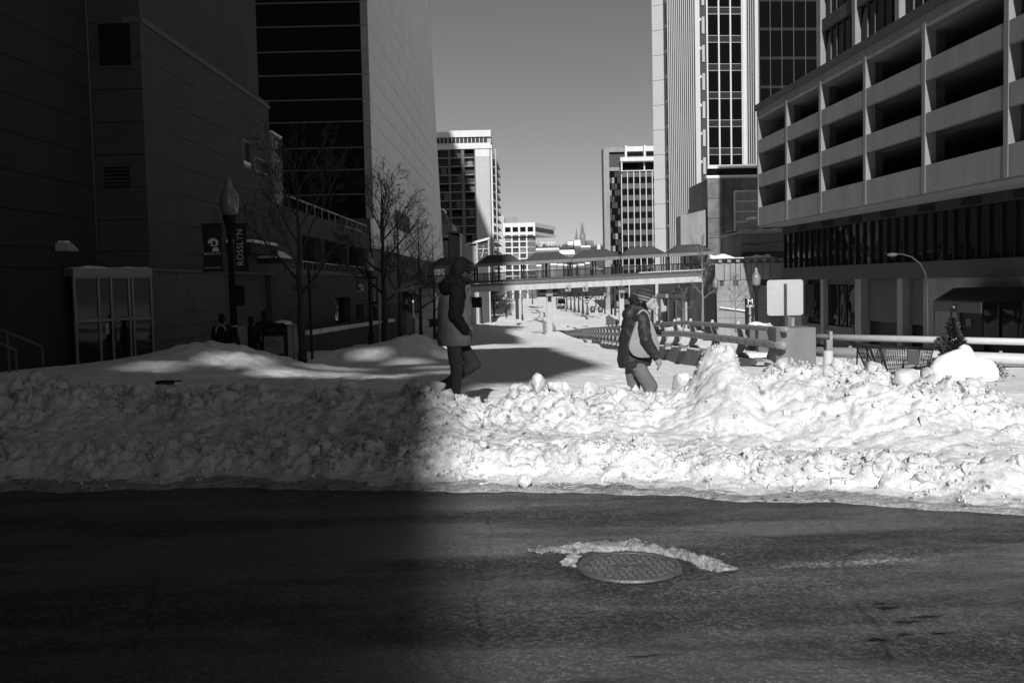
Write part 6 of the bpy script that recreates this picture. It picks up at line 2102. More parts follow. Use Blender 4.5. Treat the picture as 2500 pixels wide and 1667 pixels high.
# parked cars and bits under the snow beyond the rail
def car(label, x, y, rz, snowy=.3):
    zb = gz(x, y) - .75
    c_ = thing('parked_car', label, 'car', (x, y, zb), rz, group='cars snowed in beyond the rail')
    b = MB()
    prof = [(-2.2, .35), (-2.2, .85), (-1.5, .95), (-.9, 1.42), (.7, 1.45), (1.4, 1.0), (2.2, .9), (2.25, .4)]
    b.prism(prof, -.85, .85)
    b.build('body', M['darkgrey'], c_, bevel=.08)
    MB().prism([(-1.35, .98), (-.85, 1.36), (.62, 1.38), (1.2, 1.02)], -.87, .87).build('windows', M['glass'], c_)
    for (wx_, wy_) in ((-1.4, -.85), (1.4, -.85), (-1.4, .85), (1.4, .85)):
        MB().tube([(wx_, wy_ - .1, .33), (wx_, wy_ + .1, .33)], .33, 14).build('wheel', M['black'], c_)
    n = 30
    gx_, gy_ = np.meshgrid(np.linspace(-2.3, 2.3, n), np.linspace(-.9, .9, 14))
    top = np.interp(gx_, [p[0] for p in prof[1:7]], [p[1] for p in prof[1:7]])
    e = np.minimum((.9 - np.abs(gy_)) / .25, (2.3 - np.abs(gx_)) / .3)
    obj('snow_cover', grid_mesh('snow_cover', gx_, gy_, top + snowy * np.clip(e, 0, 1) ** .5 * (.75 + .5 * fbm(gx_, gy_, 3, 3)) - .02), M['clean'], c_)
#car('snow covered car just beyond the guard rail under the blank wall', 9.6, 38, math.radians(80))
car('snow covered car further along beyond the guard rail', 9.8, 56, math.radians(85))
car('snowed in car nearest the concrete pier behind the rail', 9.2, 38, math.radians(75), .3)
# snowy boxes by the pylon
for (px, py2, Y, lab) in ((1845, 795, 40, 'snow topped utility cabinet at the foot of the right lamp'), (1866, 800, 38, 'snow capped round bin right of the lamp foot')):
    q = P(px, py2, Y)
    ub = thing('utility_box', lab, 'cabinet', (q.x, Y, q.z - 1.0), group='utility boxes by the rail')
    MB().box(-.3, .3, -.25, .25, 0, 1.0).build('case', M['midgrey'], ub, bevel=.05)
    heap('snow_cap', 0, 0, 1.0, .34, .3, .16, px, ub, M['clean'], 24)

# dark panel lying on the snow on the left
q = P(410, 887, 17.6)
zq = gz(q.x, 17.6)
sb_ = thing('sunken_box', 'flat dark box top poking out of the snow on the left', 'box', (q.x, 17.6, zq - .02), math.radians(-12))
MB().box(-.20, .20, -.12, .12, 0, .07).build('lid', M['black'], sb_, bevel=.02)
MB().box(-.05, .20, -.14, -.12, .01, .05).build('label_strip', M['midgrey'], sb_)

# corrugated barrier panels on the far road
for (px0, px1, y0, y1, Y, lab) in ((1480, 1514, 772, 795, 112, 'corrugated metal barrier panel right of the second bridge column'), (1325, 1334, 776, 806, 104, 'dark barrier panel left of the first bridge column'), (1350, 1358, 788, 812, 104, 'short dark barrier panel right of the first bridge column')):
    a, c = P(px0, y1, Y), P(px1, y1 + 6, Y); t = P(px0, y0, Y)
    bp_ = thing('barrier_panel', lab, 'barrier', (a.x, Y, a.z - .6), group='barrier panels')
    w_ = c.x - a.x; n = 7
    for k in range(n):
        s0_, s1_ = w_ * k / n, w_ * (k + 1) / n - .02
        hq = t.z - a.z + .6 - .55 * k / n
        MB().box(s0_, s1_, (k % 2) * .06, .12 + (k % 2) * .06, 0, hq).build('board', M['dconcrete'], bp_)

# bus far down the street
bq = P(1371, 751, 316)
bs = thing('city_bus', 'city bus parked far down the snowy street seen from the front', 'bus', (bq.x, 316, bq.z))
MB().box(-1.28, 1.28, 0, 11, .35, 3.15).build('body', M['offwhite'], bs, bevel=.15)
MB().box(-1.15, 1.15, -.06, 0, 1.25, 2.65).build('windscreen', M['glass'], bs)
MB().box(-1.1, 1.1, -.05, 0, 2.7, 3.0).build('destination_board', M['black'], bs)
MB().box(-1.2, 1.2, -.1, 0, .35, .75).build('bumper', M['midgrey'], bs)
for s in (-1, 1):
    MB().box(s * .9 - .15, s * .9 + .15, -.06, 0, .8, 1.0).build('headlight', M['white'], bs)
    MB().tube([(s * 1.1, 1.5, .45), (s * .85, 1.5, .45)], .45, 12).build('wheel', M['black'], bs)

# no-entry sign and small poles
nq = P(1433, 764, 150)
ne = thing('no_entry_sign', 'round no entry sign on a thin pole below the footbridge', 'sign', (nq.x, 150, nq.z))
zn = P(1433, 737, 150).z - nq.z
MB().tube([(0, 0, 0), (0, 0, zn)], .05, 6).build('pole', M['alu'], ne)
MB().box(-.4, .4, -.02, .02, zn - .4, zn + .4).build('plate', M['offwhite'], ne)
MB().tube([(0, -.03, zn), (0, -.05, zn)], .34, 20).build('disc', M['darkgrey'], ne)
MB().box(-.24, .24, -.06, -.052, zn - .07, zn + .07).build('bar', M['white'], ne)
MB().box(-.35, .35, -.02, .02, zn + .48, zn + .8).build('upper_plate', M['black'], ne)
tb_ = P(1178, 791, 95)
sgl = thing('dark_road_sign', 'dark square road sign on a leaning pole in front of the man', 'sign', (tb_.x, 95, tb_.z))
zs_ = P(1168, 751, 95).z - tb_.z; z2_ = P(1168, 725, 95).z - tb_.z
MB().tube([(0, 0, 0), (-.15, 0, z2_)], .05, 6).build('pole', M['darkgrey'], sgl)
MB().box(-1.0, .0, -.02, .02, zs_, z2_).build('plate', M['black'], sgl)
for (px, py2, pyt, Y, rr2, lab) in ((1263, 772, 712, 170, .28, 'thick dark pole left of the bridge column'), (1502, 764, 704, 190, .22, 'dark pole left of the second bridge column'), (1493, 762, 704, 200, .2, 'slimmer dark pole beside the second bridge column')):
    q, t = P(px, py2, Y), P(px, pyt - 25, Y)
    pq = thing('utility_pole', lab, 'pole', (q.x, Y, q.z - .5), group='poles down the street')
    MB().tube([(0, 0, 0), (0, 0, t.z - q.z)], rr2, 8).build('shaft', M['bark'], pq)
for (px, py2, Y, lab) in ((1447, 758, 230, 'dark round bin half buried beyond the no entry sign'), (1466, 758, 232, 'dark bench half buried right of the round bin')):
    q = P(px, py2, Y)
    sb2 = thing('street_bin', lab, 'street furniture', (q.x, Y, q.z - .5), group='half buried street furniture')
    MB().lathe([(.45, 0), (.62, .6), (.62, 1.1), (.4, 1.5)], 12).build('shell', M['darkgrey'], sb2)
    MB().box(-.25, .25, -.68, -.5, .6, 1.2).build('panel', M['concrete'], sb2)
# small shop sign poles under the left trees
for (px, y0, y1, Y, lab) in ((928, 710, 835, 55, 'pale sign plate on a thin post right of the second lamp'), (995, 760, 830, 70, 'small pale post sign below the third banners')):
    q, t = P(px, y1, Y), P(px, y0, Y)
    sp_ = thing('post_sign', lab, 'sign', (q.x, Y, q.z - .4), group='small post signs')
    MB().tube([(0, 0, 0), (0, 0, t.z - q.z + .4)], .05, 8).build('post', M['steel'], sp_)
    MB().box(.05, .42, -.02, .02, t.z - q.z - 1.1, t.z - q.z + .25).build('plate', M['concrete'], sp_)
# ================================================================ leafless trees
def bare_tree(label, px, ybase, ytop, Y, spread, seed, mats=('bark', 'twig'), trunk_r=.13, limbs=9, fork=.30, depth=4, group='bare street trees', sink=.3, thin=1.5, lean=0.0):
    q = P(px, ybase, Y); H_ = P(px, ytop, Y).z - q.z
    t = thing('bare_tree', label, 'tree', (q.x, Y, q.z - sink), group=group)
    rg = random.Random(seed)
    tr, cr = MB(), MB()
    def grow(p, d_, length, r_, lev):
        n = 5 if lev < 2 else 3
        pts, rs_ = [p.copy()], [r_]
        cur, dd = p.copy(), d_.copy()
        for i in range(n):
            dd = (dd + Vector((rg.gauss(0, .10), rg.gauss(0, .10), rg.gauss(.05, .06)))).normalized()
            cur = cur + dd * (length / n)
            pts.append(cur.copy()); rs_.append(max(r_ * (1 - .72 * (i + 1) / n), .0035 * thin))
        cr.tube(pts, rs_, 5 if lev == 0 else (4 if lev < 2 else 3), caps=False)
        if lev >= depth: return
        kids = (8, 8, 6, 5, 3)[lev] if lev else 8
        for k in range(kids):
            f_ = .25 + .75 * (k + rg.random()) / kids
            i = min(int(f_ * n), n - 1)
            o_ = pts[i].lerp(pts[i + 1], f_ * n - i)
            ax = dd.orthogonal().normalized(); ax.rotate(Matrix.Rotation(rg.uniform(0, 6.283), 3, dd))
            nd = (dd * rg.uniform(.6, 1.0) + ax * rg.uniform(.5, .95) + Vector((0, 0, .12))).normalized()
            grow(o_, nd, length * rg.uniform(.34, .60) * (1 - .35 * f_), max(rs_[i] * .55, .004 * thin), lev + 1)
    # trunk
    n = 9
    pts = [Vector((lean * (k / n) ** 1.5 + rg.gauss(0, .015) * (k > 0), rg.gauss(0, .015) * (k > 0), (H_ + sink) * .86 * k / n)) for k in range(n + 1)]
    rs_ = [trunk_r * (1.15 if k == 0 else 1 - .86 * (k / n) ** .9) for k in range(n + 1)]
    tr.tube(pts, rs_, 9)
    for k in range(limbs):
        f_ = fork + (1 - fork) * (k + .3 * rg.random()) / limbs
        i = min(int(f_ * n), n - 1)
        o_ = pts[i].lerp(pts[i + 1], f_ * n - i)
        an = k * 2.4 + rg.uniform(-.4, .4)
        el = rg.uniform(.25, .75) + .5 * f_
        nd = Vector((math.cos(an) * math.cos(el), math.sin(an) * math.cos(el) * .8, math.sin(el))).normalized()
        grow(o_, nd, spread * rg.uniform(.75, 1.1) * (1.1 - .55 * f_), max(rs_[i] * .55, .02), 1)
    grow(pts[-1], Vector((0, 0, 1)), H_ * .18, rs_[-1], 2)
    tr.build('trunk', M[mats[0]], t, smooth=True)
    cr.build('crown', M[mats[1]], t, fix=False)
    return t
bare_tree('nearest bare tree, forked trunk right of the litter bin', 738, 868, 330, 26.0, 2.9, 11, trunk_r=.115, limbs=10, fork=.36)
bare_tree('bare tree in front of the pale tower side, right of the second lamp', 941, 832, 410, 47.0, 3.3, 12, trunk_r=.19, limbs=14, fork=.28)
bare_tree('thinner bare tree behind the second lamp', 978, 835, 470, 58.0, 3.0, 13, trunk_r=.14, limbs=10, fork=.3)
bare_tree('bare tree in the third lamp group', 1028, 830, 520, 72.0, 3.4, 15, trunk_r=.15, limbs=11, fork=.3, depth=3)
bare_tree('furthest left bare tree behind the grey jacketed man', 1062, 822, 560, 86.0, 3.6, 16, trunk_r=.16, limbs=11, fork=.3, mats=('bark', 'twigp'), depth=3)
# slim pole beside the nearest tree
q = P(762, 860, 26.4)
tp_ = thing('thin_pole', 'thin dark pole standing just right of the nearest tree', 'pole', (q.x, 26.4, q.z - .3))
MB().tube([(0, 0, 0), (-.02, 0, P(757, 640, 26.4).z - q.z + .3)], .035, 8).build('shaft', M['black'], tp_)
bare_tree('slender pale bare tree in front of the right end of the footbridge', 1716, 792, 560, 62.0, 1.7, 21, mats=('barkp', 'twigp'), trunk_r=.10, limbs=11, fork=.34, depth=3)
bare_tree('small bare tree in front of the grey panelled building', 1796, 800, 668, 66.0, 1.4, 22, mats=('barkp', 'twigp'), trunk_r=.075, limbs=9, fork=.45, depth=3)
bare_tree('leaning bare sapling by the woman in the knitted hat', 1668, 800, 690, 90.0, 1.5, 23, mats=('barkp', 'twigp'), trunk_r=.07, limbs=7, fork=.4, depth=3)
# street trees in a row far below the bridge
pos = [(1376, 752, 330), (1384, 753, 305), (1394, 755, 285), (1403, 757, 262), (1413, 760, 240), (1423, 762, 215), (1434, 764, 190)]
for i, (px, yb, Y) in enumerate(pos):
    bare_tree('bare street tree in the row beyond the footbridge, number %s from the bus' % ('one two three four five six seven'.split()[i]), px, yb, 695 - i, Y, 4.6, 40 + i, trunk_r=.30, limbs=9, fork=.42, depth=3, group='row of trees beyond the footbridge', thin=12)
for i, (px, yb, Y) in enumerate([(1192, 768, 230), (1207, 772, 200), (1224, 770, 215), (1300, 740, 330), (1455, 748, 300), (1470, 750, 280)]):
    bare_tree(['far bare tree left of the pedestrian with a load', 'far bare tree just above the pedestrian with a load', 'far bare tree right of the pedestrian with a load', 'small bare tree above the winding ruts', 'bare tree behind the no entry sign', 'bare tree near the second bridge column'][i], px, yb, yb - 62, Y, 4.5, 60 + i, trunk_r=.22, limbs=9, fork=.3, depth=3, group='scattered trees beyond the footbridge', thin=12)
# ================================================================ people
def capsule(mb, p0, r0, p1, r1, seg=16, rings=5, sx=1.0, sy=1.0):
    """tapered capsule; sx, sy squash the cross section along world x and y"""
    p0, p1 = Vector(p0), Vector(p1)
    ax = p1 - p0; L = ax.length
    ax = ax / L if L > 1e-6 else Vector((0, 0, 1))
    a = Vector((1, 0, 0)) if abs(ax.x) < .9 else Vector((0, 0, 1))
    e1 = (a - ax * a.dot(ax)).normalized(); e2 = ax.cross(e1)
    prof = []
    for k in range(rings + 1):
        th = -math.pi / 2 + (math.pi / 2) * k / rings
        prof.append((p0 + ax * (math.sin(th) * r0), math.cos(th) * r0))
    for k in range(1, 5):
        prof.append((p0.lerp(p1, k / 5), r0 + (r1 - r0) * k / 5))
    for k in range(rings + 1):
        th = (math.pi / 2) * k / rings
        prof.append((p1 + ax * (math.sin(th) * r1), math.cos(th) * r1))
    vs_, fs_ = [], []
    for (c, r_) in prof:
        for k in range(seg):
            an = 2 * math.pi * k / seg
            o_ = (e1 * math.cos(an) + e2 * math.sin(an)) * max(r_, 1e-4)
            vs_.append(c + Vector((o_.x * sx, o_.y * sy, o_.z)))
    n = len(prof)
    for i in range(n - 1):
        for k in range(seg):
            k2 = (k + 1) % seg
            fs_.append((i * seg + k, i * seg + k2, (i + 1) * seg + k2, (i + 1) * seg + k))
    fs_.append(tuple(range(seg - 1, -1, -1))); fs_.append(tuple((n - 1) * seg + k for k in range(seg)))
    mb.add(vs_, fs_)
    return mb

_tex = {}
def wrinkle_tex(size, kind='CLOUDS'):
    key = (size, kind)
    if key not in _tex:
        t = bpy.data.textures.new('folds', 'MUSGRAVE')
        t.noise_scale = size * 1.6
        t.musgrave_type = 'RIDGED_MULTIFRACTAL'
        t.noise_intensity = .5
        _tex[key] = t
    return _tex[key]

def body_mesh(name, prims, mat, parent, voxel=.014, smooth=6, folds=0.0, fsize=.12, extra=None, cut=None):
    """many tapered capsules fused into one continuous skin"""
    mb = MB()
    for p in prims:
        capsule(mb, *p[:4], **(p[4] if len(p) > 4 else {}))
    if extra: extra(mb)
    me = mb.mesh(name)
    o = bpy.data.objects.new(name, me); COL.objects.link(o)
    m = o.modifiers.new('fuse', 'REMESH'); m.mode = 'VOXEL'; m.voxel_size = voxel; m.use_smooth_shade = True
    s = o.modifiers.new('soft', 'SMOOTH'); s.factor = .5; s.iterations = smooth
    if folds:
        d_ = o.modifiers.new('folds', 'DISPLACE'); d_.texture = wrinkle_tex(fsize); d_.strength = folds; d_.mid_level = .5; d_.texture_coords = 'LOCAL'
    dg = bpy.context.evaluated_depsgraph_get()
    me2 = bpy.data.meshes.new_from_object(o.evaluated_get(dg))
    bpy.data.objects.remove(o)
    if cut:
        bm = bmesh.new(); bm.from_mesh(me2)
        for (co, no) in cut:
            bmesh.ops.bisect_plane(bm, geom=list(bm.verts) + list(bm.edges) + list(bm.faces), plane_co=co, plane_no=no, clear_outer=True)
        bm.to_mesh(me2); bm.free()
    me2.polygons.foreach_set('use_smooth', [True] * len(me2.polygons))
    me2.name = name
    return obj(name, me2, mat, parent)

M['skin'] = mk('skin', .34, .55, .05, 20, spec=.35)
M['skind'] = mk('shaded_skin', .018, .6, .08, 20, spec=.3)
M['jacketg'] = mk('grey_jacket', .075, .85, .08, 6, bump=.25, bscale=26)
M['jacketb'] = mk('black_jacket', .006, .8, .1, 8, bump=.3, bscale=30, spec=.1)
M['denim'] = mk('denim', .016, .9, .18, 7, bump=.3, bscale=60, fine=.15, fscale=90)
M['denimp'] = mk('pale_denim', .115, .9, .16, 6, bump=.35, bscale=50, fine=.2, fscale=80)
M['parka'] = mk('dark_parka', .022, .6, .12, 6, bump=.4, bscale=24, spec=.3)
M['fur'] = mk('fur', .014, .95, .3, 40, bump=1.0, bscale=90)
M['bag'] = mk('leather_bag', .2, .5, .08, 6, bump=.2, bscale=30, spec=.4)
M['glove'] = mk('glove', .22, .8, .1, 12, bump=.3, bscale=60)
M['coat'] = mk('dark_coat', .012, .85, .15, 6)
M['boot'] = mk('boot', .03, .6, .1, 8)

def hand(parent, wrist, dirv, up, side, L=.18, mat=None, curl=.5):
    """palm, four bent fingers of different length and a thumb from the side of the palm, fused"""
    d_ = Vector(dirv).normalized(); u_ = Vector(up).normalized(); s_ = d_.cross(u_).normalized() * side
    w = Vector(wrist)
    pr = [(w, .028, w + d_ * L * .45, .036)]
    for i, (ln, off) in enumerate(((.40, -.027), (.45, -.009), (.42, .009), (.33, .026))):
        k0 = w + d_ * L * .45 + s_ * off
        k1 = k0 + (d_ - u_ * curl * .5).normalized() * L * ln * .5
        k2 = k1 + (d_ * (1 - curl) - u_ * curl).normalized() * L * ln * .55
        pr += [(k0, .0125, k1, .011), (k1, .011, k2, .009)]
    t0 = w + d_ * L * .15 - s_ * .03
    t1 = t0 + (d_ * .7 - s_ * .7).normalized() * L * .2; t2 = t1 + (d_ * .9 - u_ * .3).normalized() * L * .2
    pr += [(t0, .014, t1, .012), (t1, .012, t2, .010)]
    return pr

# ---------------------------------------------------------------- man in grey and black jacket, walking right
mY_ = 11.8
mpos = P(1112, 690, mY_)
man = thing('person', 'man in black cap and grey jacket with dark sleeves walking right behind the bank', 'person', (mpos.x, mY_, .16))
# local: x forward (picture right), y away from the viewer, z up
hip = Vector((-.02, 0, .90))
trou = [((-.03, -.02, .93), .14, (-.02, .02, .84), .145, dict(sy=1.1)),
        ((-.04, -.08, .82), .095, (-.005, -.095, .50), .082), ((-.005, -.095, .50), .078, (-.045, -.09, .10), .062),       # near leg, weight bearing
        ((.0, .08, .82), .095, (.20, .09, .525), .082), ((.20, .09, .525), .078, (-.18, .09, .275), .058),                     # far leg, knee forward, foot trailing
        ((-.045, -.09, .14), .07, (-.045, -.09, .09), .075), ((-.14, .09, .295), .066, (-.20, .09, .265), .07)]
body_mesh('trousers', trou, M['denim'], man, .013, 5, .012, .08)
body_mesh('shoe', [((-.075, -.09, .05), .045, (.11, -.09, .035), .036), ((-.05, -.09, .08), .045, (.0, -.09, .06), .045)], M['boot'], man, .010, 3)
body_mesh('shoe', [((-.26, .09, .28), .045, (-.23, .09, .11), .034), ((-.22, .09, .27), .045, (-.23, .09, .22), .045)], M['boot'], man, .010, 3)
jk = [((-.02, 0, .84), .215, (-.015, 0, 1.05), .215, dict(sy=.95)), ((-.015, 0, 1.05), .212, (-.01, 0, 1.28), .20, dict(sy=1.0)),
      ((-.01, 0, 1.28), .20, (.02, 0, 1.40), .15, dict(sy=1.1)), ((.03, -.14, 1.38), .085, (.03, .14, 1.38), .085),
      ((.10, -.03, .93), .12, (.10, .03, .93), .12), ((-.07, 0, .80), .16, (-.07, 0, .86), .18)]
body_mesh('jacket', jk, M['jacketg'], man, .013, 7, .022, .14, cut=[((0, 0, .765), (0, 0, -1))])
def sleeve(s):
    y = .19 * s
    return [((.035, y, 1.385), .098, (-.005, y * 1.12, 1.12), .084), ((-.005, y * 1.12, 1.12), .08, (.10, y * .92, .96), .062)]
body_mesh('sleeve', sleeve(-1), M['jacketb'], man, .011, 4, .014, .06)
body_mesh('sleeve', sleeve(1), M['jacketb'], man, .011, 4, .014, .06)
body_mesh('shoulder_yoke', [((.0, -.17, 1.415), .085, (.0, .17, 1.415), .085), ((-.07, -.08, 1.42), .1, (-.07, .08, 1.42), .1), ((.06, -.06, 1.44), .075, (.06, .06, 1.44), .075)], M['jacketb'], man, .011, 4, .012, .1)
body_mesh('hood', [((-.115, -.07, 1.45), .085, (-.115, .07, 1.45), .085), ((-.09, -.08, 1.50), .075, (-.09, .08, 1.50), .075), ((-.05, -.09, 1.55), .055, (-.05, .09, 1.55), .055), ((-.04, -.105, 1.52), .055, (.06, -.09, 1.47), .05), ((-.04, .105, 1.52), .055, (.06, .09, 1.47), .05), ((.05, -.09, 1.47), .05, (.12, -.05, 1.44), .04), ((.05, .09, 1.47), .05, (.12, .05, 1.44), .04)], M['jacketb'], man, .010, 5, .012, .07)
body_mesh('collar', [((.115, -.06, 1.45), .035, (.145, 0, 1.43), .04), ((.115, .06, 1.45), .035, (.145, 0, 1.43), .04), ((.15, 0, 1.46), .03, (.16, 0, 1.36), .03)], M['jacketg'], man, .009, 3)
def man_face(mb):
    pass
head = [((.075, 0, 1.66), .093, (.085, 0, 1.60), .085, dict(sy=.84)), ((.09, 0, 1.58), .075, (.125, 0, 1.53), .055, dict(sy=.85)), ((.16, 0, 1.625), .018, (.192, 0, 1.585), .019),
        ((.05, 0, 1.56), .062, (.03, 0, 1.44), .066), ((.165, 0, 1.55), .022, (.165, 0, 1.545), .022), ((.15, -.03, 1.64), .018, (.15, .03, 1.64), .018),
        ((.05, -.083, 1.635), .018, (.055, -.083, 1.60), .014), ((.05, .083, 1.635), .018, (.055, .083, 1.60), .014)]
hd_ = hand(man, (.09, -.14, .965), (.75, .25, -.5), (.4, 0, .6), 1)
body_mesh('body', head + [((.02, 0, 1.47), .07, (.0, 0, 1.2), .1)], M['skind'], man, .008, 3)
body_mesh('hand', hd_, M['skind'], man, .007, 2)
body_mesh('beard', [((.12, -.03, 1.525), .05, (.12, .03, 1.525), .05), ((.155, 0, 1.52), .035, (.15, 0, 1.535), .034), ((.07, -.07, 1.57), .028, (.11, -.05, 1.535), .03), ((.07, .07, 1.57), .028, (.11, .05, 1.535), .03)], M['jacketb'], man, .008, 2)
for s in (-1, 1):
    body_mesh('eye', [((.165, s * .03, 1.622), .010, (.166, s * .03, 1.622), .010)], M['black'], man, .004, 1)
body_mesh('cap', [((.065, 0, 1.69), .106, (.055, 0, 1.66), .11, dict(sy=.88)), ((.04, 0, 1.62), .098, (.03, 0, 1.56), .085, dict(sy=.9)), ((-.01, 0, 1.57), .06, (.02, 0, 1.66), .08, dict(sy=.95)), ((.035, -.065, 1.64), .045, (.03, -.055, 1.555), .045), ((.035, .065, 1.64), .045, (.03, .055, 1.555), .045)], M['jacketb'], man, .010, 4, cut=[((.115, 0, 1.632), (.72, 0, -.69))])
brim = MB(); N = 16
for (zz_, rr_) in ((.008, 1.0), (-.014, .97)):
    for ring in (0.0, .55, 1.0):
        for k in range(N + 1):
            a = -math.pi / 2 + math.pi * k / N
            rx_, ry_ = (.03 + .125 * ring) * rr_, (.07 + .028 * ring) * rr_
            y_ = ry_ * math.sin(a)
            brim.v.append((.115 + rx_ * math.cos(a), y_, 1.690 - .030 * ring * math.cos(a) - 3.2 * y_ * y_ + zz_))
W_ = N + 1
for s_ in (0, 3):
    for rg_ in range(2):
        for k in range(N):
            q_ = ((s_ + rg_) * W_ + k, (s_ + rg_) * W_ + k + 1, (s_ + rg_ + 1) * W_ + k + 1, (s_ + rg_ + 1) * W_ + k)
            brim.f.append(q_)
for k in range(N):
    brim.f.append((2 * W_ + k, 2 * W_ + k + 1, 5 * W_ + k + 1, 5 * W_ + k))
brim.build('cap_brim', M['jacketb'], man, smooth=True)

# ---------------------------------------------------------------- woman in knitted hat, with a shoulder bag
wY = 11.4
wpos = P(1564, 690, wY)
wom = thing('person', 'woman in patterned knitted hat and dark parka carrying a pale shoulder bag', 'person', (wpos.x, wY, .0))
tw = [((-.09, -.01, .82), .12, (-.08, .01, .74), .13, dict(sy=1.0)),
      ((-.085, -.075, .72), .095, (.085, -.085, .43), .085), ((.085, -.085, .43), .08, (.03, -.085, .10), .058),
      ((-.11, .075, .72), .095, (-.085, .085, .43), .078), ((-.085, .085, .43), .074, (-.13, .085, .10), .056)]
body_mesh('trousers', tw, M['denimp'], wom, .013, 5, .014, .07)
body_mesh('boot', [((.0, -.085, .10), .055, (.02, -.085, .24), .062), ((-.01, -.085, .05), .045, (.13, -.085, .035), .038)], M['boot'], wom, .011, 3)
body_mesh('boot', [((-.15, .085, .12), .055, (-.13, .085, .26), .062), ((-.18, .085, .06), .045, (-.04, .085, .04), .038)], M['boot'], wom, .011, 3)
pk = [((-.10, 0, .74), .185, (-.085, 0, .92), .175, dict(sy=1.0)), ((-.085, 0, .92), .175, (-.06, 0, 1.14), .165, dict(sy=1.05)), ((-.06, 0, 1.14), .165, (-.03, 0, 1.26), .12, dict(sy=1.15)),
      ((-.04, -.13, 1.22), .078, (-.04, .13, 1.22), .078), ((-.13, 0, .70), .15, (-.11, 0, .8), .17), ((-.03, 0, .72), .15, (-.05, 0, .85), .16), ((.03, 0, .98), .10, (.03, 0, 1.12), .10)]
body_mesh('parka', pk, M['parka'], wom, .013, 6, .02, .09, cut=[((0, 0, .665), (.06, 0, -1))])
body_mesh('sleeve', [((-.01, -.185, 1.215), .085, (.015, -.275, .98), .07), ((.015, -.275, .98), .068, (.125, -.27, .79), .053)], M['parka'], wom, .010, 4, .016, .05)
body_mesh('sleeve', [((-.03, .175, 1.215), .085, (-.01, .205, .99), .072), ((-.01, .205, .99), .07, (.13, .17, .84), .055)], M['parka'], wom, .010, 4, .016, .05)
body_mesh('hood', [((-.13, -.06, 1.26), .085, (-.13, .06, 1.26), .085), ((-.10, -.07, 1.33), .06, (-.10, .07, 1.33), .06), ((-.03, -.09, 1.32), .05, (.06, -.07, 1.26), .04), ((-.03, .09, 1.32), .05, (.06, .07, 1.26), .04)], M['parka'], wom, .011, 4, .016, .06)
body_mesh('fur_trim', [((-.09, -.05, 1.43), .06, (-.07, .05, 1.42), .06), ((-.06, -.06, 1.39), .05, (-.04, .06, 1.39), .05)], M['fur'], wom, .010, 2, .05, .025)
# head bowed forwards; face looking down to the right
body_mesh('body', [((.045, 0, 1.44), .092, (.065, 0, 1.40), .085, dict(sy=.86)), ((.085, 0, 1.385), .072, (.125, 0, 1.345), .05, dict(sy=.85)), ((.145, 0, 1.405), .016, (.172, 0, 1.368), .017), ((.155, 0, 1.345), .02, (.15, 0, 1.335), .02),
                   ((.14, -.03, 1.42), .017, (.14, .03, 1.42), .017), ((.02, 0, 1.36), .055, (-.02, 0, 1.25), .058), ((-.02, 0, 1.25), .07, (-.05, 0, 1.05), .1)], M['skin'], wom, .008, 3)
for s in (-1, 1):
    body_mesh('eye', [((.150, s * .030, 1.398), .0055, (.151, s * .030, 1.397), .0055)], M['black'], wom, .004, 1)
body_mesh('hair', [((.02, -.075, 1.38), .03, (.05, -.07, 1.30), .025), ((.02, .075, 1.38), .03, (.05, .07, 1.30), .025), ((-.04, 0, 1.40), .06, (-.03, 0, 1.32), .05)], M['jacketb'], wom, .009, 2)
def mk_hat():
    m = bpy.data.materials.new('knit_bands'); m.use_nodes = True
    n, l = m.node_tree.nodes, m.node_tree.links
    b_ = n['Principled BSDF']; b_.inputs['Roughness'].default_value = .95
    tc = n.new('ShaderNodeTexCoord'); sp_ = n.new('ShaderNodeSeparateXYZ'); l.new(tc.outputs['Object'], sp_.inputs[0])
    dot = n.new('ShaderNodeMath'); dot.operation = 'MULTIPLY_ADD'; dot.inputs[1].default_value = .28   # bands follow the tilt of the bowed head
    l.new(sp_.outputs[0], dot.inputs[0]); l.new(sp_.outputs[2], dot.inputs[2])
    rp2 = n.new('ShaderNodeMapRange'); rp2.inputs[1].default_value = 1.35; rp2.inputs[2].default_value = 1.60; l.new(dot.outputs[0], rp2.inputs[0])
    cr_ = n.new('ShaderNodeValToRGB'); cr_.color_ramp.interpolation = 'CONSTANT'
    e = cr_.color_ramp.elements
    e[0].position = 0; e[0].color = (.03,) * 3 + (1,)
    e[1].position = .16; e[1].color = (.12,) * 3 + (1,)
    for p_, v_ in ((.22, .02), (.30, .17), (.37, .025), (.44, .20), (.50, .02), (.58, .05), (.66, .018), (.78, .045), (.86, .018)):
        q_ = e.new(p_); q_.color = (v_,) * 3 + (1,)
    l.new(rp2.outputs[0], cr_.inputs[0])
    wv = n.new('ShaderNodeTexWave'); wv.inputs['Scale'].default_value = 22; wv.inputs['Distortion'].default_value = 1; l.new(tc.outputs['Object'], wv.inputs['Vector'])
    mx = n.new('ShaderNodeMath'); mx.operation = 'MULTIPLY_ADD'; mx.inputs[1].default_value = .45; mx.inputs[2].default_value = .7
    l.new(wv.outputs['Fac'], mx.inputs[0])
    mu = n.new('ShaderNodeMath'); mu.operation = 'MULTIPLY'; l.new(cr_.outputs[0], mu.inputs[0]); l.new(mx.outputs[0], mu.inputs[1])
    l.new(mu.outputs[0], b_.inputs['Base Color'])
    return m
body_mesh('knitted_hat', [((.055, 0, 1.475), .105, (.035, 0, 1.42), .112, dict(sy=.9)), ((.01, 0, 1.42), .09, (.0, 0, 1.365), .075, dict(sy=.95)), ((.07, 0, 1.50), .07, (.08, 0, 1.49), .07)], mk_hat(), wom, .009, 4, .012, .02, cut=[((.085, 0, 1.425), (.62, 0, -.78))])
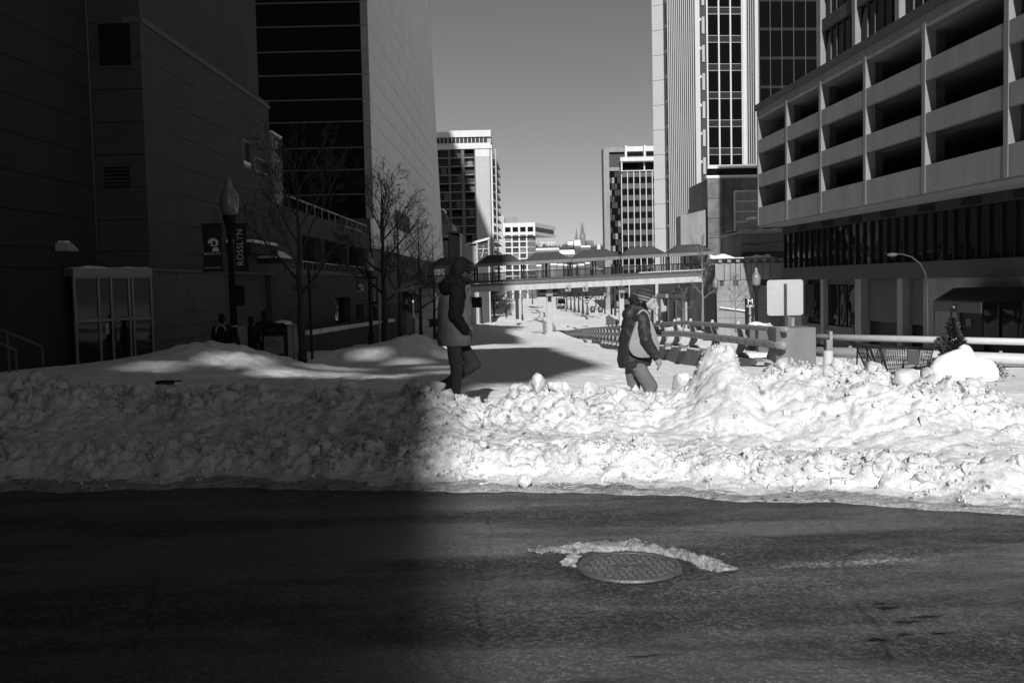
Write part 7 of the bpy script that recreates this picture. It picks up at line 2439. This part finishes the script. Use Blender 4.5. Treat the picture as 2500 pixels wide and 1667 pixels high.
# bag with strap
zz = [.775, .785, .805, .84, .88, .92, 1.0, 1.08, 1.16, 1.19]
hw_ = [.04, .085, .125, .155, .172, .176, .155, .125, .095, .085]
out_ = [(x, z) for x, z in zip(hw_, zz)]
inn_ = [(.062, 1.19), (.060, 1.13), (.050, 1.07), (.028, 1.02), (0, 1.005)]
poly = out_ + inn_ + [(-x, z) for (x, z) in inn_[-2::-1]] + [(-x, z) for (x, z) in out_[::-1]]
o = MB().prism(poly, -.245, -.165).build('shoulder_bag', M['bag'], None, smooth=True)
md = o.modifiers.new('soft', 'BEVEL'); md.width = .032; md.segments = 5; md.limit_method = 'ANGLE'; md.angle_limit = 1.0
tag(o, 'pale crescent shoulder bag hanging at the woman\'s side', 'bag'); o.location = wom.location
st_p = [(-.076, -.205, 1.18), (-.070, -.215, 1.23), (-.052, -.212, 1.275), (-.030, -.205, 1.30), (-.003, -.20, 1.31), (.024, -.205, 1.30), (.046, -.212, 1.275), (.064, -.215, 1.23), (.074, -.205, 1.18)]
sm_ = MB()
for i in range(len(st_p) - 1):
    a, c = Vector(st_p[i]), Vector(st_p[i + 1])
    pass
sm_.tube(st_p, .014, 8).build('strap', M['bag'], o, smooth=True)
body_mesh('glove', hand(wom, (.125, -.27, .80), (.35, 0, -.9), (1, 0, .3), 1, .19), M['glove'], wom, .007, 2)
body_mesh('glove', hand(wom, (.13, .17, .84), (.6, -.1, -.7), (.6, 0, .8), -1, .18), M['glove'], wom, .007, 2)
cm = thing('camera_body', 'small black camera hanging on a strap at the woman\'s chest', 'camera', wom.location)
MB().box(.115, .185, -.10, .02, 1.04, 1.12).build('case', M['black'], cm, bevel=.012)
MB().tube([(.16, -.04, 1.07), (.225, -.04, 1.045)], .032, 14).build('lens', M['black'], cm)
MB().tube([(.12, -.09, 1.12), (.10, -.085, 1.22), (.05, -.07, 1.30)], .006, 6).tube([(.15, -.09, 1.12), (.18, -.10, 1.105), (.21, -.10, 1.11), (.23, -.10, 1.135), (.228, -.10, 1.17), (.205, -.09, 1.21), (.17, -.08, 1.25), (.13, -.07, 1.29)], .004, 6).tube([(.12, -.09, 1.10), (.17, -.12, 1.07), (.19, -.12, 1.13), (.16, -.1, 1.17)], .005, 6).build('strap', M['black'], cm)

# ---------------------------------------------------------------- dark figures behind the snow pile on the left
def stander(label, px, ytop, Y, h, hat=True, scarf=False, turn=0.0, lod=.022):
    t = P(px, ytop, Y)
    p = thing('person', label, 'person', (t.x, Y, t.z - h), turn, group='people waiting behind the snow pile' if Y < 60 else 'walkers far down the street')
    s = h / 1.75
    def S_(v): return (v[0] * s, v[1] * s, v[2] * s)
    pr = [(S_((0, 0, .9)), .17 * s, S_((0, 0, 1.3)), .19 * s, dict(sx=1.15, sy=.8)), (S_((-.16, 0, 1.38)), .09 * s, S_((.16, 0, 1.38)), .09 * s), (S_((0, 0, 1.4)), .07 * s, S_((0, 0, 1.55)), .06 * s),
          (S_((0, 0, 1.60)), .095 * s, S_((0, 0, 1.66)), .092 * s, dict(sx=.9)),
          (S_((-.23, 0, 1.36)), .075 * s, S_((-.27, -.02, 1.08)), .065 * s), (S_((-.27, -.02, 1.08)), .06 * s, S_((-.18, -.16, .92)), .05 * s),
          (S_((.23, 0, 1.36)), .075 * s, S_((.27, -.02, 1.08)), .065 * s), (S_((.27, -.02, 1.08)), .06 * s, S_((.18, -.16, .92)), .05 * s),
          (S_((-.09, 0, .9)), .10 * s, S_((-.10, -.02, .48)), .075 * s), (S_((-.10, -.02, .48)), .07 * s, S_((-.10, .02, .06)), .055 * s),
          (S_((.09, 0, .9)), .10 * s, S_((.10, .04, .48)), .075 * s), (S_((.10, .04, .48)), .07 * s, S_((.10, .08, .06)), .055 * s),
          (S_((-.10, .02, .05)), .05 * s, S_((-.10, -.14, .04)), .04 * s), (S_((.10, .08, .05)), .05 * s, S_((.10, -.08, .04)), .04 * s)]
    body_mesh('body', pr, M['coat'], p, lod, 3)
    if hat:
        body_mesh('hat', [(S_((0, 0, 1.66)), .108 * s, S_((0, 0, 1.70)), .10 * s, dict(sx=.95))], M['black'], p, lod, 2)
    if scarf:
        MB().tube([S_((-.15, -.14, 1.22)), S_((-.12, -.17, 1.38)), S_((-.02, -.14, 1.47)), S_((.09, -.15, 1.44)), S_((.16, -.17, 1.30))], .028 * s, 8).build('scarf', M['offwhite'], p, smooth=True)
    return p
stander('person in dark coat and pale scarf standing left of the nearest lamp', 541, 769, 30.0, 1.78, True, True, math.radians(180) * 0)
stander('person with a dark hood bending beside the litter bin', 612, 774, 30.5, 1.70)
stander('person in a dark knitted cap behind the litter bin', 645, 761, 31.5, 1.80)
stander('pedestrian carrying a load along the snowy far street', 1236, 752, 165.0, 1.8, lod=.05)
stander('tiny walker in the middle of the snowy far street', 1382, 755, 290.0, 1.75, lod=.06)
stander('tiny figure by the snow heap on the far left sidewalk', 1183, 748, 190.0, 1.75, lod=.06)
ld = P(1243, 762, 165)
lo = thing('carried_bundle', 'pale bundle on the back of the far pedestrian', 'bundle', (ld.x, 164.7, ld.z - .5))
heap('sack', 0, 0, .2, .45, .4, .7, 3, lo, M['midgrey'], 20)
# ================================================================ pieces of parts go one level deeper
SUB = {'globe_cap': ('globe',), 'band': ('globe', 'shaft'), 'control_box': ('pole',), 'notice_plate': ('pole',), 'strap': ('pole', 'case'),
       'lettering': ('cloth', 'poster', 'shaft'), 'emblem_print': ('cloth',), 'emblem_shade': ('cloth',), 'edge_print': ('cloth',), 'lid_snow': ('solar_lid',),
       'window_frame': ('window',), 'sill_snow': ('window',), 'slat': ('louvre_vent',), 'vent_frame': ('louvre_vent',), 'hood_snow': ('entrance_hood',),
       'roof_snow': ('roof_slab', 'roof_edge', 'roof_beam', 'roof'), 'bolt': ('lower_pipe',), 'sleeve_joint': ('lower_pipe',), 'post_cap': ('post',), 'post_foot': ('post',),
       'kerb_snow': ('kerb_wall',), 'post_holes': ('post',), 'beard': ('body',), 'eye': ('body',), 'cap_brim': ('cap',), 'fur_trim': ('hood',),
       'push_rail': ('pane',), 'paper_notice': ('pane', 'door_recess'), 'canopy_fascia': ('canopy',), 'traffic_signal': ('column_head',), 'emblem_letter': ('emblem_ring',),
       'badge_letters': ('badge',), 'clock_hand': ('dark_panel',), 'clock_mark': ('dark_panel',), 'roof_rib': ('roof',), 'balcony_railing': ('balcony_slab', 'arcade_floor'),
       'curtain': ('window',), 'coping_snow': ('coping',), 'parapet_snow': ('parapet',), 'top_trim': ('door',), 'corner_pier_snow': ('corner_pier',), 'ledge_snow': ('ledge',),
       'deck_snow': ('deck_edge',), 'window_rail': ('window_pane',), 'bracket_plate': ('bracket',), 'lens': ('case',), 'windows': ('body',), 'bar': ('disc',), 'arrow': ('plate',)}
def base(nm): return nm.split('.')[0]
def ctr(o):
    c = Vector((0, 0, 0))
    for q in o.bound_box: c += Vector(q)
    return o.matrix_basis @ (c / 8)
bpy.context.view_layer.update()
kids = {}
for o in list(bpy.data.objects):
    if o.parent is not None: kids.setdefault(o.parent.name, []).append(o)
for pn, ch in kids.items():
    byname = {}
    for o in ch: byname.setdefault(base(o.name), []).append(o)
    for o in ch:
        for cand in SUB.get(base(o.name), ()):
            if cand in byname:
                c = ctr(o)
                p = min(byname[cand], key=lambda q: (ctr(q) - c).length)
                nb = p.matrix_basis.inverted() @ o.matrix_basis
                o.parent = p
                o.matrix_basis = nb
                break
